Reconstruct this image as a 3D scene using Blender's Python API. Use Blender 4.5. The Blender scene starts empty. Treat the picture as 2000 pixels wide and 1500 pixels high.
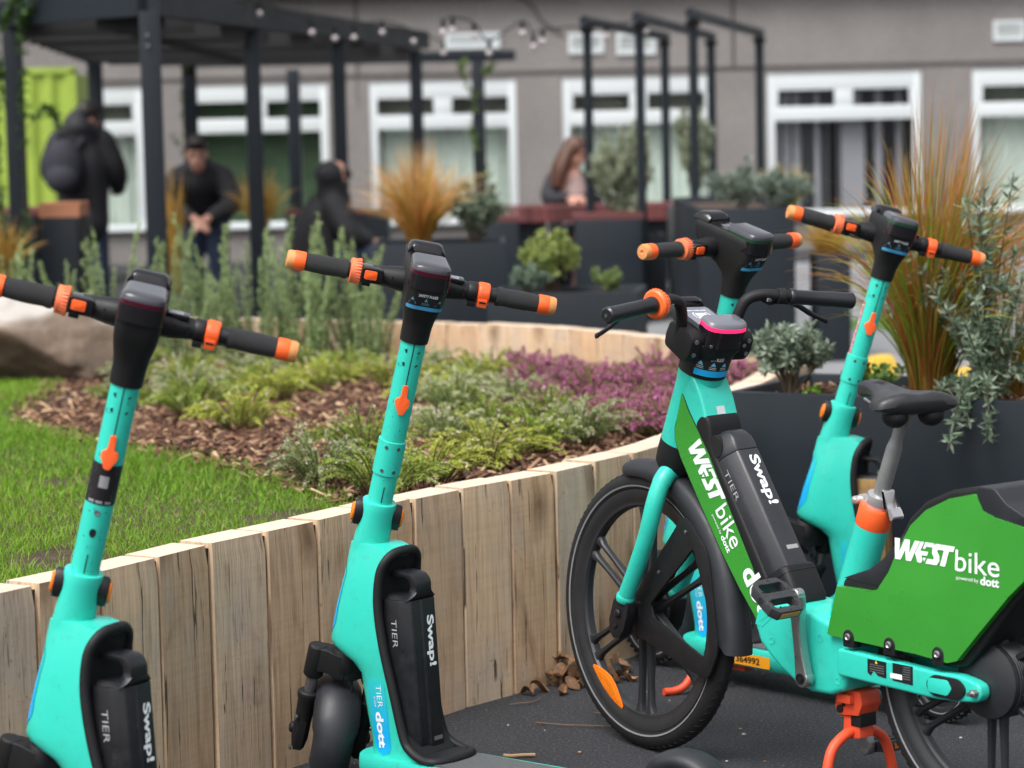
import bpy, bmesh, math, random
import numpy as np
from mathutils import Vector, Matrix
random.seed(7); rng = np.random.default_rng(11)
R = math.radians
sc = bpy.context.scene
COL = sc.collection
# ---------------------------------------------------------------- camera, sky, sun, exposure
cam = bpy.data.objects.new("camera", bpy.data.cameras.new("camera")); COL.objects.link(cam); sc.camera = cam
PITCH, ROLL = math.atan(520 / 5200), R(1.25)
cam.location = (0, 0, 1.5)
cam.matrix_world = Matrix.Translation((0, 0, 1.5)) @ Matrix.Rotation(math.pi / 2 - PITCH, 4, 'X') @ Matrix.Rotation(-ROLL, 4, 'Z')
cd = cam.data; cd.sensor_width = 36; cd.lens = 93.6; cd.clip_start = .1; cd.clip_end = 500
cd.dof.use_dof = True; cd.dof.focus_distance = 6.05; cd.dof.aperture_fstop = 3.9
SUN_EL, SUN_AZ = R(58), R(215)          # azimuth clockwise from +Y: the sun is behind the camera, to the left
w = bpy.data.worlds.new("World"); sc.world = w; w.use_nodes = True
nt = w.node_tree; nt.nodes.clear()
sky = nt.nodes.new("ShaderNodeTexSky"); sky.sky_type = 'NISHITA'; sky.sun_disc = False
sky.sun_elevation = SUN_EL; sky.sun_rotation = SUN_AZ; sky.dust_density = 6; sky.ozone_density = 1.0; sky.air_density = 1.0
hs = nt.nodes.new("ShaderNodeHueSaturation"); hs.inputs['Saturation'].default_value = .22   # cloud cover takes the blue out
bg = nt.nodes.new("ShaderNodeBackground"); bg.inputs['Strength'].default_value = .14
wo = nt.nodes.new("ShaderNodeOutputWorld")
nt.links.new(sky.outputs[0], hs.inputs['Color']); nt.links.new(hs.outputs[0], bg.inputs['Color']); nt.links.new(bg.outputs[0], wo.inputs['Surface'])
sl = bpy.data.lights.new("sun", 'SUN'); sl.energy = .95; sl.angle = R(34); sl.color = (1, .98, .955)
so = bpy.data.objects.new("sun", sl); COL.objects.link(so)
sd = Vector((math.sin(SUN_AZ) * math.cos(SUN_EL), math.cos(SUN_AZ) * math.cos(SUN_EL), math.sin(SUN_EL)))
so.rotation_euler = sd.to_track_quat('Z', 'Y').to_euler(); so.location = (0, 0, 20)
sc.view_settings.view_transform = 'Standard'; sc.view_settings.look = 'None'; sc.view_settings.gamma = 1
sc.view_settings.exposure = 0.88
sc.cycles.max_bounces = 8; sc.cycles.diffuse_bounces = 3; sc.cycles.glossy_bounces = 3; sc.cycles.transparent_max_bounces = 6
sc.cycles.use_denoising = True

# ---------------------------------------------------------------- helpers
def tag(o, label=None, cat=None, group=None, kind=None):
    if label: o['label'] = label
    if cat: o['category'] = cat
    if group: o['group'] = group
    if kind: o['kind'] = kind
    return o
def empty(name, M, label, cat, group=None):
    o = bpy.data.objects.new(name, None); COL.objects.link(o); o.empty_display_size = .1
    o.matrix_world = M
    return tag(o, label, cat, group)
def link(name, me, parent=None, M=None):
    o = bpy.data.objects.new(name, me); COL.objects.link(o)
    if parent is not None: o.parent = parent
    if M is not None: o.matrix_local = M
    return o
def copy_tree(o, parent=None):
    c = o.copy(); COL.objects.link(c)
    if parent is not None: c.parent = parent
    for ch in list(o.children): copy_tree(ch, c)
    return c
V = lambda *a: Vector(a)
class MB:
    """collects shapes, then links them as ONE mesh object"""
    def __init__(s): s.v = []; s.f = []; s.m = []; s.c = []
    def add(s, vs, fs, m=0):
        o = len(s.v); s.v += [tuple(p) for p in vs]
        s.f += [tuple(o + i for i in f) for f in fs]; s.m += [m] * len(fs); return s
    def box(s, c, d, M=None, m=0, taper=1.0):
        x, y, z = [q / 2 for q in d]
        vs = [V(sx * x * (taper if sz > 0 else 1), sy * y * (taper if sz > 0 else 1), sz * z) for sz in (-1, 1) for sy in (-1, 1) for sx in (-1, 1)]
        if M is not None: vs = [M @ p for p in vs]
        c = V(*c); vs = [p + c for p in vs]
        return s.add(vs, [(0, 2, 3, 1), (4, 5, 7, 6), (0, 1, 5, 4), (2, 6, 7, 3), (0, 4, 6, 2), (1, 3, 7, 5)], m)
    def loft(s, rings, m=0, caps=(True, True), closed=True):
        n = len(rings[0]); vs = [p for r in rings for p in r]; fs = []
        for i in range(len(rings) - 1):
            for j in range(n if closed else n - 1):
                k = (j + 1) % n
                fs.append((i * n + j, i * n + k, (i + 1) * n + k, (i + 1) * n + j))
        if caps[0]: fs.append(tuple(range(n - 1, -1, -1)))
        if caps[1]: fs.append(tuple((len(rings) - 1) * n + j for j in range(n)))
        return s.add(vs, fs, m)
    def tube(s, path, r, n=12, m=0, caps=True, flat=1.0, closed=False):
        P = [V(*p) for p in path]; k = len(P)
        rr = r if isinstance(r, (list, tuple)) else [r] * k
        T = []
        for i in range(k):
            a = P[(i - 1) % k] if (i > 0 or closed) else P[i]; b = P[(i + 1) % k] if (i < k - 1 or closed) else P[i]
            T.append((b - a).normalized())
        up = V(0, 0, 1) if abs(T[0].z) < .9 else V(1, 0, 0)
        N = (up - T[0] * up.dot(T[0])).normalized(); rings = []
        for i in range(k):
            N = (N - T[i] * N.dot(T[i])).normalized(); B = T[i].cross(N)
            rings.append([P[i] + (N * math.cos(2 * math.pi * j / n) + B * math.sin(2 * math.pi * j / n) * flat) * rr[i] for j in range(n)])
        if closed:
            rings.append(rings[0]); return s.loft(rings, m, (False, False))
        return s.loft(rings, m, (caps, caps))
    def lathe(s, prof, O=(0, 0, 0), ax=(0, 0, 1), n=24, m=0, caps=True):
        """prof: (radius, height along ax)"""
        A = V(*ax).normalized(); u = A.orthogonal().normalized(); w_ = A.cross(u); O = V(*O)
        rings = [[O + A * h + (u * math.cos(2 * math.pi * j / n) + w_ * math.sin(2 * math.pi * j / n)) * max(r, 1e-5) for j in range(n)] for r, h in prof]
        return s.loft(rings, m, (caps, caps))
    def ball(s, c, r, n=12, m=0, d=(1, 1, 1), M=None):
        rings = []
        for i in range(n + 1):
            a = -math.pi / 2 + math.pi * i / n
            rings.append([V(math.cos(a) * math.cos(2 * math.pi * j / n) * r * d[0], math.cos(a) * math.sin(2 * math.pi * j / n) * r * d[1], math.sin(a) * r * d[2]) for j in range(n)])
        if M is not None: rings = [[M @ p for p in q] for q in rings]
        c = V(*c); return s.loft([[p + c for p in q] for q in rings], m, (False, False))
    def prism(s, poly, lo, hi, fn=None, m=0, inset=0):
        """poly in (a,b); extruded lo..hi along the third axis; fn(a,b,c)->xyz (default x,z with y as depth)"""
        fn = fn or (lambda a, b, c: V(a, c, b)); n = len(poly)
        vs = [fn(a, b, lo) for a, b in poly] + [fn(a, b, hi) for a, b in poly]
        fs = [tuple(range(n)), tuple(range(2 * n - 1, n - 1, -1))] + [(i, i + n, (i + 1) % n + n, (i + 1) % n) for i in range(n)]
        return s.add(vs, fs, m)
    def frame(s, outer, inner, lo, hi, fn=None, m=0):
        """a plate with one hole; outer and inner have the same count"""
        fn = fn or (lambda a, b, c: V(a, c, b)); n = len(outer)
        vs = [fn(a, b, c) for c in (lo, hi) for q in (outer, inner) for a, b in q]; fs = []
        for i in range(n):
            k = (i + 1) % n
            fs += [(i, k, n + k, n + i), (2 * n + i, 3 * n + i, 3 * n + k, 2 * n + k), (i, 2 * n + i, 2 * n + k, k), (n + i, n + k, 3 * n + k, 3 * n + i)]
        return s.add(vs, fs, m)
    def mesh(s, name, mats, smooth=38, bevel=None, seg=2):
        me = bpy.data.meshes.new(name); me.from_pydata(s.v, [], s.f)
        for mt in (mats if isinstance(mats, (list, tuple)) else [mats]): me.materials.append(mt)
        me.polygons.foreach_set('material_index', s.m)
        bm = bmesh.new(); bm.from_mesh(me)
        bmesh.ops.recalc_face_normals(bm, faces=bm.faces)
        if bevel:
            ed = [e for e in bm.edges if e.is_manifold and e.calc_face_angle(0) > R(30)]
            bmesh.ops.bevel(bm, geom=ed, offset=bevel, segments=seg, profile=.6, affect='EDGES', clamp_overlap=True)
        bm.to_mesh(me); bm.free()
        if smooth:
            me.polygons.foreach_set('use_smooth', [True] * len(me.polygons)); me.set_sharp_from_angle(angle=R(smooth))
        me.update(); return me
    def build(s, name, mats, parent=None, M=None, **k):
        return link(name, s.mesh(name, mats, **k), parent, M)
def spline(pts, n=8, closed=False):
    """Catmull-Rom through points of any dimension"""
    P = [np.array(p, float) for p in pts]; out = []; k = len(P)
    for i in range(k if closed else k - 1):
        a, b, c, d = (P[(i - 1) % k] if (closed or i > 0) else 2 * P[0] - P[1]), P[i], P[(i + 1) % k], (P[(i + 2) % k] if (closed or i < k - 2) else 2 * P[-1] - P[-2])
        for j in range(n):
            t = j / n
            out.append(tuple(.5 * (2 * b + (c - a) * t + (2 * a - 5 * b + 4 * c - d) * t * t + (3 * b - a - 3 * c + d) * t ** 3)))
    if not closed: out.append(tuple(P[-1]))
    return out
def rrect(hx, hy, r, n=5, cx=0, cy=0):
    pts = []
    for q, (sx, sy) in enumerate(((1, 1), (-1, 1), (-1, -1), (1, -1))):
        for j in range(n):
            a = math.pi / 2 * (q + j / (n - 1)); pts.append((cx + sx * (hx - r) + r * math.cos(a), cy + sy * (hy - r) + r * math.sin(a)))
    return pts
def interp(tab, z):
    """piecewise linear rows (z, a, b, ...)"""
    tab = sorted(tab)
    if z <= tab[0][0]: return tab[0][1:]
    for p, q in zip(tab, tab[1:]):
        if z <= q[0]:
            t = (z - p[0]) / (q[0] - p[0]); return tuple(a + (b - a) * t for a, b in zip(p[1:], q[1:]))
    return tab[-1][1:]

# ---------------------------------------------------------------- materials
MATS = {}
def mat(name, col, rough=.5, metal=0, var=0, vscale=8, bump=0, bscale=60, coat=0, spec=.5, island=0, dirt=None, emis=None, trans=0, rvar=0):
    """principled surface with procedural colour and roughness variation, fine bump and optional dirt"""
    m = bpy.data.materials.new(name); m.use_nodes = True; t = m.node_tree; b = t.nodes['Principled BSDF']; N = t.nodes.new; L = t.links.new
    b.inputs['Roughness'].default_value = rough; b.inputs['Metallic'].default_value = metal; b.inputs['Specular IOR Level'].default_value = spec
    b.inputs['Coat Weight'].default_value = coat; b.inputs['Base Color'].default_value = (*col, 1)
    tc = N('ShaderNodeTexCoord')
    cur = None
    def nz(scale, detail=4, rough_=.55):
        q = N('ShaderNodeTexNoise'); q.inputs['Scale'].default_value = scale; q.inputs['Detail'].default_value = detail; q.inputs['Roughness'].default_value = rough_
        L(tc.outputs['Object'], q.inputs['Vector']); return q.outputs['Fac']
    if var or island:
        h = N('ShaderNodeHueSaturation'); h.inputs['Color'].default_value = (*col, 1)
        mr = N('ShaderNodeMapRange'); L(nz(vscale), mr.inputs[0]); mr.inputs[1].default_value = .3; mr.inputs[2].default_value = .7
        mr.inputs[3].default_value = 1 - var; mr.inputs[4].default_value = 1 + var
        if island:
            g = N('ShaderNodeNewGeometry'); m2 = N('ShaderNodeMapRange'); L(g.outputs['Random Per Island'], m2.inputs[0]); m2.inputs[3].default_value = 1 - island; m2.inputs[4].default_value = 1 + island
            mu = N('ShaderNodeMath'); mu.operation = 'MULTIPLY'; L(mr.outputs[0], mu.inputs[0]); L(m2.outputs[0], mu.inputs[1]); L(mu.outputs[0], h.inputs['Value'])
        else: L(mr.outputs[0], h.inputs['Value'])
        cur = h.outputs[0]
    if dirt:
        dc, amount, dscale = dirt
        mx = N('ShaderNodeMix'); mx.data_type = 'RGBA'
        r2 = N('ShaderNodeMapRange'); L(nz(dscale, 8, .7), r2.inputs[0]); r2.inputs[1].default_value = .62 - amount * .3; r2.inputs[2].default_value = .8; r2.inputs[4].default_value = min(1, amount * 2)
        L(r2.outputs[0], mx.inputs[0])
        if cur: L(cur, mx.inputs[6])
        else: mx.inputs[6].default_value = (*col, 1)
        mx.inputs[7].default_value = (*dc, 1); cur = mx.outputs[2]
    if cur: L(cur, b.inputs['Base Color'])
    if rvar:
        r3 = N('ShaderNodeMapRange'); L(nz(vscale * 2.3, 6, .65), r3.inputs[0]); r3.inputs[1].default_value = .3; r3.inputs[2].default_value = .7
        r3.inputs[3].default_value = max(.03, rough - rvar); r3.inputs[4].default_value = min(1, rough + rvar); L(r3.outputs[0], b.inputs['Roughness'])
    if bump:
        bp = N('ShaderNodeBump'); bp.inputs['Strength'].default_value = bump; bp.inputs['Distance'].default_value = .004; L(nz(bscale, 5, .6), bp.inputs['Height']); L(bp.outputs[0], b.inputs['Normal'])
    if emis: b.inputs['Emission Color'].default_value = (*emis[0], 1); b.inputs['Emission Strength'].default_value = emis[1]
    if trans: b.inputs['Transmission Weight'].default_value = trans
    MATS[name] = m; return m
TEAL = mat('teal paint', (.028, .545, .435), .38, var=.05, vscale=5, rvar=.1, coat=.15, bump=.04, bscale=400, dirt=((.045, .20, .165), .26, 34))
BLACK = mat('black plastic', (.009, .009, .0105), .46, spec=.4, var=.15, vscale=20, rvar=.12, bump=.05, bscale=500)
SATIN = mat('satin black rubber', (.0075, .0078, .009), .58, spec=.35, var=.1, bump=.12, bscale=700)
GLOSS = mat('gloss black plastic', (.008, .008, .01), .12, rvar=.05)
BATT = mat('scuffed black casing', (.0095, .010, .0125), .40, spec=.4, var=.15, vscale=12, rvar=.14, bump=.06, bscale=350, dirt=((.10, .10, .10), .15, 45))
CHAR = mat('charcoal mudguard plastic', (.0155, .017, .0215), .50, spec=.45, var=.12, vscale=6, rvar=.12, bump=.05, bscale=300, dirt=((.12, .12, .125), .10, 30))
ORANGE = mat('orange plastic', (.86, .115, .022), .4, var=.06, vscale=15)
CORAL = mat('sun bleached coral plastic', (.86, .20, .085), .5, var=.08, vscale=30)
TAN = mat('worn tan bar end', (.62, .26, .085), .6, var=.15, vscale=60, bump=.2, bscale=200)
AMBER = mat('amber reflector', (.85, .21, .008), .18, var=.15, vscale=120, bump=.5, bscale=500)
STEEL = mat('brushed alloy', (.42, .42, .42), .34, metal=.9, rvar=.1, vscale=20)
GREYALU = mat('grey alloy post', (.30, .31, .31), .45, metal=.6, var=.1, rvar=.1, vscale=12, dirt=((.12, .12, .12), .1, 30))
DKMET = mat('dark chrome stanchion', (.24, .25, .26), .25, metal=.85)
GREEN = mat('green fairing vinyl', (.036, .265, .030), .32, var=.06, vscale=4, rvar=.08, bump=.03, bscale=300, dirt=((.06, .10, .04), .16, 90))
WHITE = mat('white print', (.80, .84, .86), .45, dirt=((.4, .45, .45), .05, 120))
GREYTXT = mat('pale grey print', (.42, .43, .45), .5)
BLUE = mat('sky blue decal', (.008, .36, .74), .4, var=.03)
LBLUE = mat('light blue sticker band', (.07, .37, .66), .45, dirt=((.3, .5, .6), .08, 90))
REDL = mat('dark red lens', (.050, .002, .010), .1)
GRNL = mat('green tinted lens', (.006, .045, .018), .12)
REDLIT = mat('lit red light bar', (.8, .01, .06), .3, emis=((1, .02, .12), .9))
DISP = mat('grey display face', (.19, .20, .24), .22, rvar=.08, vscale=40)
LCD = mat('pale display window', (.55, .57, .52), .25)
TYRE = mat('tyre rubber', (.0105, .0105, .0115), .72, spec=.35, var=.15, vscale=30, bump=.15, bscale=250, dirt=((.07, .065, .06), .14, 18))
RIM = mat('dark grey cast wheel', (.018, .0195, .0225), .45, var=.1, rvar=.1, vscale=10, dirt=((.07, .068, .065), .10, 25))
REFL = mat('grey reflective stripe', (.20, .205, .215), .45, dirt=((.05, .05, .05), .2, 40))
REDKICK = mat('orange red stand paint', (.70, .075, .025), .5, var=.1, rvar=.1, dirt=((.06, .03, .02), .2, 40))
STICK = mat('black sticker', (.012, .012, .014), .35)
YSTICK = mat('yellow ochre sticker', (.80, .33, .012), .5)
MATT = mat('grey deck rubber', (.075, .08, .083), .7, bump=.3, bscale=300)
BRONZE = mat('bronze battery casing', (.36, .22, .09), .35, metal=.55, var=.25, vscale=14, rvar=.1)
YEL = mat('yellow warning print', (.8, .6, .02), .5)
# ---------------------------------------------------------------- lettering
_T = {}
def text_shape(s, bold=0.0, shear=0.0):
    """glyph outlines as flat polygons, normalised to height 1 = cap height; returns verts, faces, (x0,x1,y0,y1)"""
    k = (s, bold, shear)
    if k in _T: return _T[k]
    cu = bpy.data.curves.new('t', 'FONT'); cu.body = s; cu.size = 1; cu.fill_mode = 'FRONT'; cu.offset = bold; cu.shear = shear; cu.resolution_u = 4
    o = bpy.data.objects.new('t', cu); COL.objects.link(o)
    dg = bpy.context.evaluated_depsgraph_get(); dg.update()
    me = o.evaluated_get(dg).to_mesh(); vs = np.array([v.co[:2] for v in me.vertices]) / .73; fs = [tuple(p.vertices) for p in me.polygons]
    o.evaluated_get(dg).to_mesh_clear(); bpy.data.objects.remove(o); bpy.data.curves.remove(cu)
    r = (vs, fs, (vs[:, 0].min(), vs[:, 0].max(), vs[:, 1].min(), vs[:, 1].max())); _T[k] = r
    return r
WESTP = [  # block italic capitals, unit height; polygons
    [(0, 1), (.27, 1), (.25, .36), (.52, 1), (.78, 1), (.76, .36), (1.03, 1), (1.30, 1), (1.03, .42), (.86, 0), (.60, 0), (.55, .5), (.33, 0), (.04, 0)],
    [(1.34, 1), (1.50, 1), (1.32, .56), (1.72, .56), (1.66, .36), (1.38, .36), (1.44, .16), (1.38, 0), (1.20, 0), (1.06, .42)],
    [(1.56, 1), (2.02, 1), (1.94, .80), (1.62, .80), (1.56, .68), (1.46, .68)],
    [(1.46, .26), (1.62, .26), (1.53, .08)],
    [(2.12, 1), (3.08, 1), (3.00, .74), (2.78, .74), (2.60, 0), (2.34, 0), (2.52, .74), (2.20, .74), (2.17, .66), (2.30, .44), (2.30, .20), (2.16, 0), (1.60, 0), (1.70, .24), (1.98, .24), (2.03, .32), (1.92, .52), (1.94, .86)],
]
def west_shape():
    vs = []; fs = []
    for p in WESTP:
        o = len(vs); vs += p; fs.append(tuple(range(o, o + len(p))))
    return np.array(vs, float), fs, (0, 3.08, 0, 1)
def lay(mb, shape, fn, x0, x1, y0, h=None, y1=None, m=0, by='x'):
    """fit a shape so that it spans x0..x1 (baseline y0; cap height h or proportional); fn(a,b)->xyz"""
    vs, fs, (a0, a1, b0, b1) = shape
    sx = (x1 - x0) / (a1 - a0); sy = h if h is not None else abs(sx)
    if not isinstance(sy, float): sy = float(sy)
    mb.add([fn(x0 + (p[0] - a0) * sx, y0 + p[1] * sy) for p in vs], fs, m)
    return mb
def flat(O, U, W, off=0.0):
    O, U, W = V(*O), V(*U).normalized(), V(*W).normalized(); Nn = U.cross(W).normalized()
    return lambda a, b: O + U * a + W * b + Nn * off
def grid(mb, fn, a0, a1, b0, b1, na=8, nb=4, m=0):
    vs = [fn(a0 + (a1 - a0) * i / na, b0 + (b1 - b0) * j / nb) for j in range(nb + 1) for i in range(na + 1)]
    return mb.add(vs, [(j * (na + 1) + i, j * (na + 1) + i + 1, (j + 1) * (na + 1) + i + 1, (j + 1) * (na + 1) + i) for j in range(nb) for i in range(na)], m)

# ---------------------------------------------------------------- leaf fields: many small coloured faces as one mesh
class Leaves:
    def __init__(s): s.P = []; s.F = []; s.C = []; s.n = 0
    def quads(s, A, D, N, ln, wd, col, fold=.0):
        """A base points, D directions, N side vectors (arrays k,3); rhombus leaves"""
        A, D, N = (np.asarray(q, float) for q in (A, D, N)); k = len(A)
        ln = np.broadcast_to(np.asarray(ln, float), (k,))[:, None]; wd = np.broadcast_to(np.asarray(wd, float), (k,))[:, None]
        col = np.broadcast_to(np.asarray(col, float), (k, 3))
        up = np.cross(D, N)
        p = np.stack([A, A + D * ln * .45 + N * wd * .5 + up * wd * fold, A + D * ln, A + D * ln * .45 - N * wd * .5 + up * wd * fold], 1).reshape(-1, 3)
        s.P.append(p); s.C.append(np.repeat(col, 4, 0)); s.F.append(np.arange(4 * k).reshape(k, 4) + s.n); s.n += 4 * k
    def strip(s, pts, widths, side, cols):
        """a ribbon (grass blade): pts (m,3), widths (m,), side vector, cols (m,3)"""
        pts = np.asarray(pts, float); m = len(pts); w_ = np.asarray(widths, float)[:, None]; sd_ = np.asarray(side, float)
        p = np.stack([pts - sd_ * w_ / 2, pts + sd_ * w_ / 2], 1).reshape(-1, 3)
        i = np.arange(m - 1)[:, None] * 2
        s.F.append(np.concatenate([i, i + 1, i + 3, i + 2], 1) + s.n); s.P.append(p); s.C.append(np.repeat(np.asarray(cols, float), 2, 0)); s.n += 2 * m
    def tube(s, pts, rad, col, n=4):
        pts = np.asarray(pts, float); m = len(pts); rad = np.broadcast_to(np.asarray(rad, float), (m,))
        T = np.gradient(pts, axis=0); T /= np.linalg.norm(T, axis=1)[:, None] + 1e-9
        u = np.cross(T, [.3, .8, .52]); u /= np.linalg.norm(u, axis=1)[:, None] + 1e-9; v = np.cross(T, u)
        a = 2 * np.pi * np.arange(n) / n
        p = pts[:, None] + (u[:, None] * np.cos(a)[None, :, None] + v[:, None] * np.sin(a)[None, :, None]) * rad[:, None, None]
        f = [(i * n + j, i * n + (j + 1) % n, (i + 1) * n + (j + 1) % n, (i + 1) * n + j) for i in range(m - 1) for j in range(n)]
        s.P.append(p.reshape(-1, 3)); s.F.append(np.array(f) + s.n); s.C.append(np.broadcast_to(np.asarray(col, float), (m * n, 3))); s.n += m * n
    def mesh(s, name, mt):
        P = np.concatenate(s.P); F = np.concatenate(s.F); C = np.concatenate(s.C)
        me = bpy.data.meshes.new(name)
        me.vertices.add(len(P)); me.vertices.foreach_set('co', P.astype(np.float32).ravel())
        me.loops.add(F.size); me.loops.foreach_set('vertex_index', F.astype(np.int32).ravel())
        me.polygons.add(len(F)); me.polygons.foreach_set('loop_start', (np.arange(len(F)) * 4).astype(np.int32))
        me.update(calc_edges=True); me.validate()
        at = me.color_attributes.new('tint', 'FLOAT_COLOR', 'POINT'); at.data.foreach_set('color', np.concatenate([C, np.ones((len(C), 1))], 1).astype(np.float32).ravel())
        me.materials.append(mt); return me
def leaf_mat(name, rough=.55, transl=.25):
    m = bpy.data.materials.new(name); m.use_nodes = True; t = m.node_tree; b = t.nodes['Principled BSDF']; N = t.nodes.new; L = t.links.new
    a = N('ShaderNodeAttribute'); a.attribute_name = 'tint'; oi = N('ShaderNodeObjectInfo'); h = N('ShaderNodeHueSaturation')
    mr = N('ShaderNodeMapRange'); L(oi.outputs['Random'], mr.inputs[0]); mr.inputs[3].default_value = .85; mr.inputs[4].default_value = 1.15
    L(mr.outputs[0], h.inputs['Value']); L(a.outputs['Color'], h.inputs['Color']); L(h.outputs[0], b.inputs['Base Color']); b.inputs['Roughness'].default_value = rough
    b.inputs['Specular IOR Level'].default_value = .3
    tr = N('ShaderNodeBsdfTranslucent'); L(h.outputs[0], tr.inputs['Color']); mx = N('ShaderNodeMixShader'); mx.inputs[0].default_value = transl
    L(b.outputs[0], mx.inputs[1]); L(tr.outputs[0], mx.inputs[2]); L(mx.outputs[0], t.nodes['Material Output'].inputs['Surface'])
    return m
LEAF = leaf_mat('leaves'); 
def unit(a): a = np.asarray(a, float); return a / (np.linalg.norm(a, axis=-1, keepdims=True) + 1e-9)
def rnd(k): return unit(rng.normal(size=(k, 3)))
def side_of(D):
    q = rnd(len(D)); return unit(np.cross(D, q))
def mixc(a, b, t): t = np.asarray(t, float)[..., None]; return np.asarray(a) * (1 - t) + np.asarray(b) * t
# ---------------------------------------------------------------- electric scooters
RAKE = R(17.2)
def steer_matrix(deg): return Matrix.Rotation(-RAKE, 4, 'Y') @ Matrix.Rotation(R(deg), 4, 'Z')
HTAB = [  # z, front x, rear x, half width, of the neck housing (x forward, z up)
    (.092, -.195, -.40, .074), (.115, -.190, -.372, .067), (.14, -.190, -.340, .063), (.166, -.186, -.318, .062), (.20, -.179, -.304, .062), (.265, -.168, -.286, .063),
    (.29, -.164, -.278, .063), (.312, -.138, -.273, .064), (.326, -.106, -.269, .064), (.342, -.078, -.265, .064), (.356, -.070, -.262, .064), (.43, -.092, -.250, .061), (.48, -.109, -.248, .057),
    (.51, -.119, -.252, .053), (.535, -.122, -.262, .0495), (.553, -.126, -.274, .0465), (.567, -.130, -.262, .044), (.577, -.134, -.228, .0415)]
HP, HQ = 3.3, 2.8
def hsurf(x, z):
    f, r, w_ = interp(HTAB, z); q = min(max((x - r) / (f - r), 0), 1); return w_ * (1 - q ** HP) ** (1 / HQ)
def hring(z, off=0.0, n=22):
    f, r, w_ = interp(HTAB, z); out = []
    for i in range(n):
        a = -math.pi / 2 + math.pi * i / (n - 1); c, s_ = math.cos(a), math.sin(a)
        out.append(V(r + (f - r) * abs(c) ** (2 / HP), w_ * math.copysign(abs(s_) ** (2 / HQ), s_), z))
    return out
ME = {}
def once(key, fn):
    if key not in ME: ME[key] = fn()
    return ME[key]
def sc_housing():
    mb = MB(); zs_ = [.092, .104, .115, .128, .14, .166, .2, .235, .265, .29, .302, .312, .319, .326, .334, .342, .349, .356, .38, .41, .43, .46, .48, .51, .535, .553, .567, .577]
    mb.loft([hring(z) for z in zs_]); return mb.mesh('neck_housing', TEAL, smooth=50)
SEAL = [(-.279, 0, .566), (-.274, .030, .562), (-.266, .052, .546), (-.256, .062, .515), (-.252, .066, .45), (-.265, .067, .363), (-.290, .066, .265), (-.316, .065, .166), (-.336, .066, .139), (-.372, .069, .124), (-.40, .064, .122), (-.415, .035, .122), (-.418, 0, .122)]
def sc_seal():
    path = spline(SEAL, 6); full = path + [(x, -y, z) for x, y, z in reversed(path[1:-1])]
    mb = MB().tube(full, .0108, n=12, closed=True, flat=.85); return mb.mesh('seal', SATIN, smooth=60)
def sc_bay():
    # dark lining of the battery bay, just behind the rear edge of the housing
    mb = MB(); rings = []
    for z in (.128, .17, .265, .363, .45, .51, .54, .553):
        f, r, w_ = interp(HTAB, z); rings.append([V(r - .0015, y, z) for y in (-w_ * .97, w_ * .97)] + [V(r + .03, y, z) for y in (w_ * .5, -w_ * .5)])
    mb.loft(rings); mb.prism([(-.34, .060), (-.404, .064), (-.424, .036), (-.424, -.036), (-.404, -.064), (-.34, -.060)], .105, .1275, lambda a, b, c: V(a, b, c)); return mb.mesh('battery_bay', SATIN, smooth=0)
def bx(z): return -.245 - (.46 - z) * .06
def sc_battery():
    sec = [(.012, .050), (-.05, .052), (-.058, .050), (-.078, .038), (-.0795, .034), (-.0795, .010), (-.083, .006), (-.083, -.034), (-.078, -.040), (-.058, -.052), (.012, -.050)]
    mb = MB().loft([[V(bx(z) + a, b, z) for a, b in sec] for z in (.124, .30, .462)]); return mb
def sc_handle():
    out = rrect(.062, .034, .020, 6, -.268, .493); out = [(a, b - (.014 * max(0, (-.285 - a) / .045) if b > .487 else 0)) for a, b in out]
    inn = rrect(.047, .0185, .0175, 6, -.262, .4905)
    def fn(a, b, c): return V(a, c * (1 - .46 * min(1, max(0, (b - .463) / .014))), b)
    return MB().frame(out, inn, -.047, .047, fn).mesh('carry_handle', BATT, bevel=.004)
def sc_deck():
    def prof(x):
        t = (-.165 - x) / .80; return .086 * (min(1, max(.02, t / .045)) ** .5) * (1 - .28 * max(0, t - .75) / .25)
    xs = [-.168, -.172, -.18, -.19, -.205, -.3, -.5, -.7, -.85, -.93, -.965]
    mb = MB(); mb.loft([[V(x, y * prof(x), z) for y, z in ((.86, .062), (1, .078), (1.0, .106), (.965, .114), (-.965, .114), (-1.0, .106), (-1, .078), (-.86, .062))] for x in xs])
    return mb.mesh('deck', TEAL, smooth=45)
def sc_mat():
    mb = MB(); mb.prism([(-.40, .07), (-.90, .062), (-.915, .045), (-.915, -.045), (-.90, -.062), (-.40, -.07)], .1145, .118, lambda a, b, c: V(a, b, c))
    for i in range(44):
        for j in range(11):
            x = -.425 - i * .0108; y = -.055 + j * .011 + (.0055 if i % 2 else 0)
            if abs(y) < .06: mb.add([V(x - .003, y, .1181), V(x, y - .003, .1181), V(x + .003, y, .1181), V(x, y + .003, .1181), V(x, y, .1196)], [(0, 1, 4), (1, 2, 4), (2, 3, 4), (3, 0, 4)])
    return mb.mesh('deck_mat', MATT, smooth=0)
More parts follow.
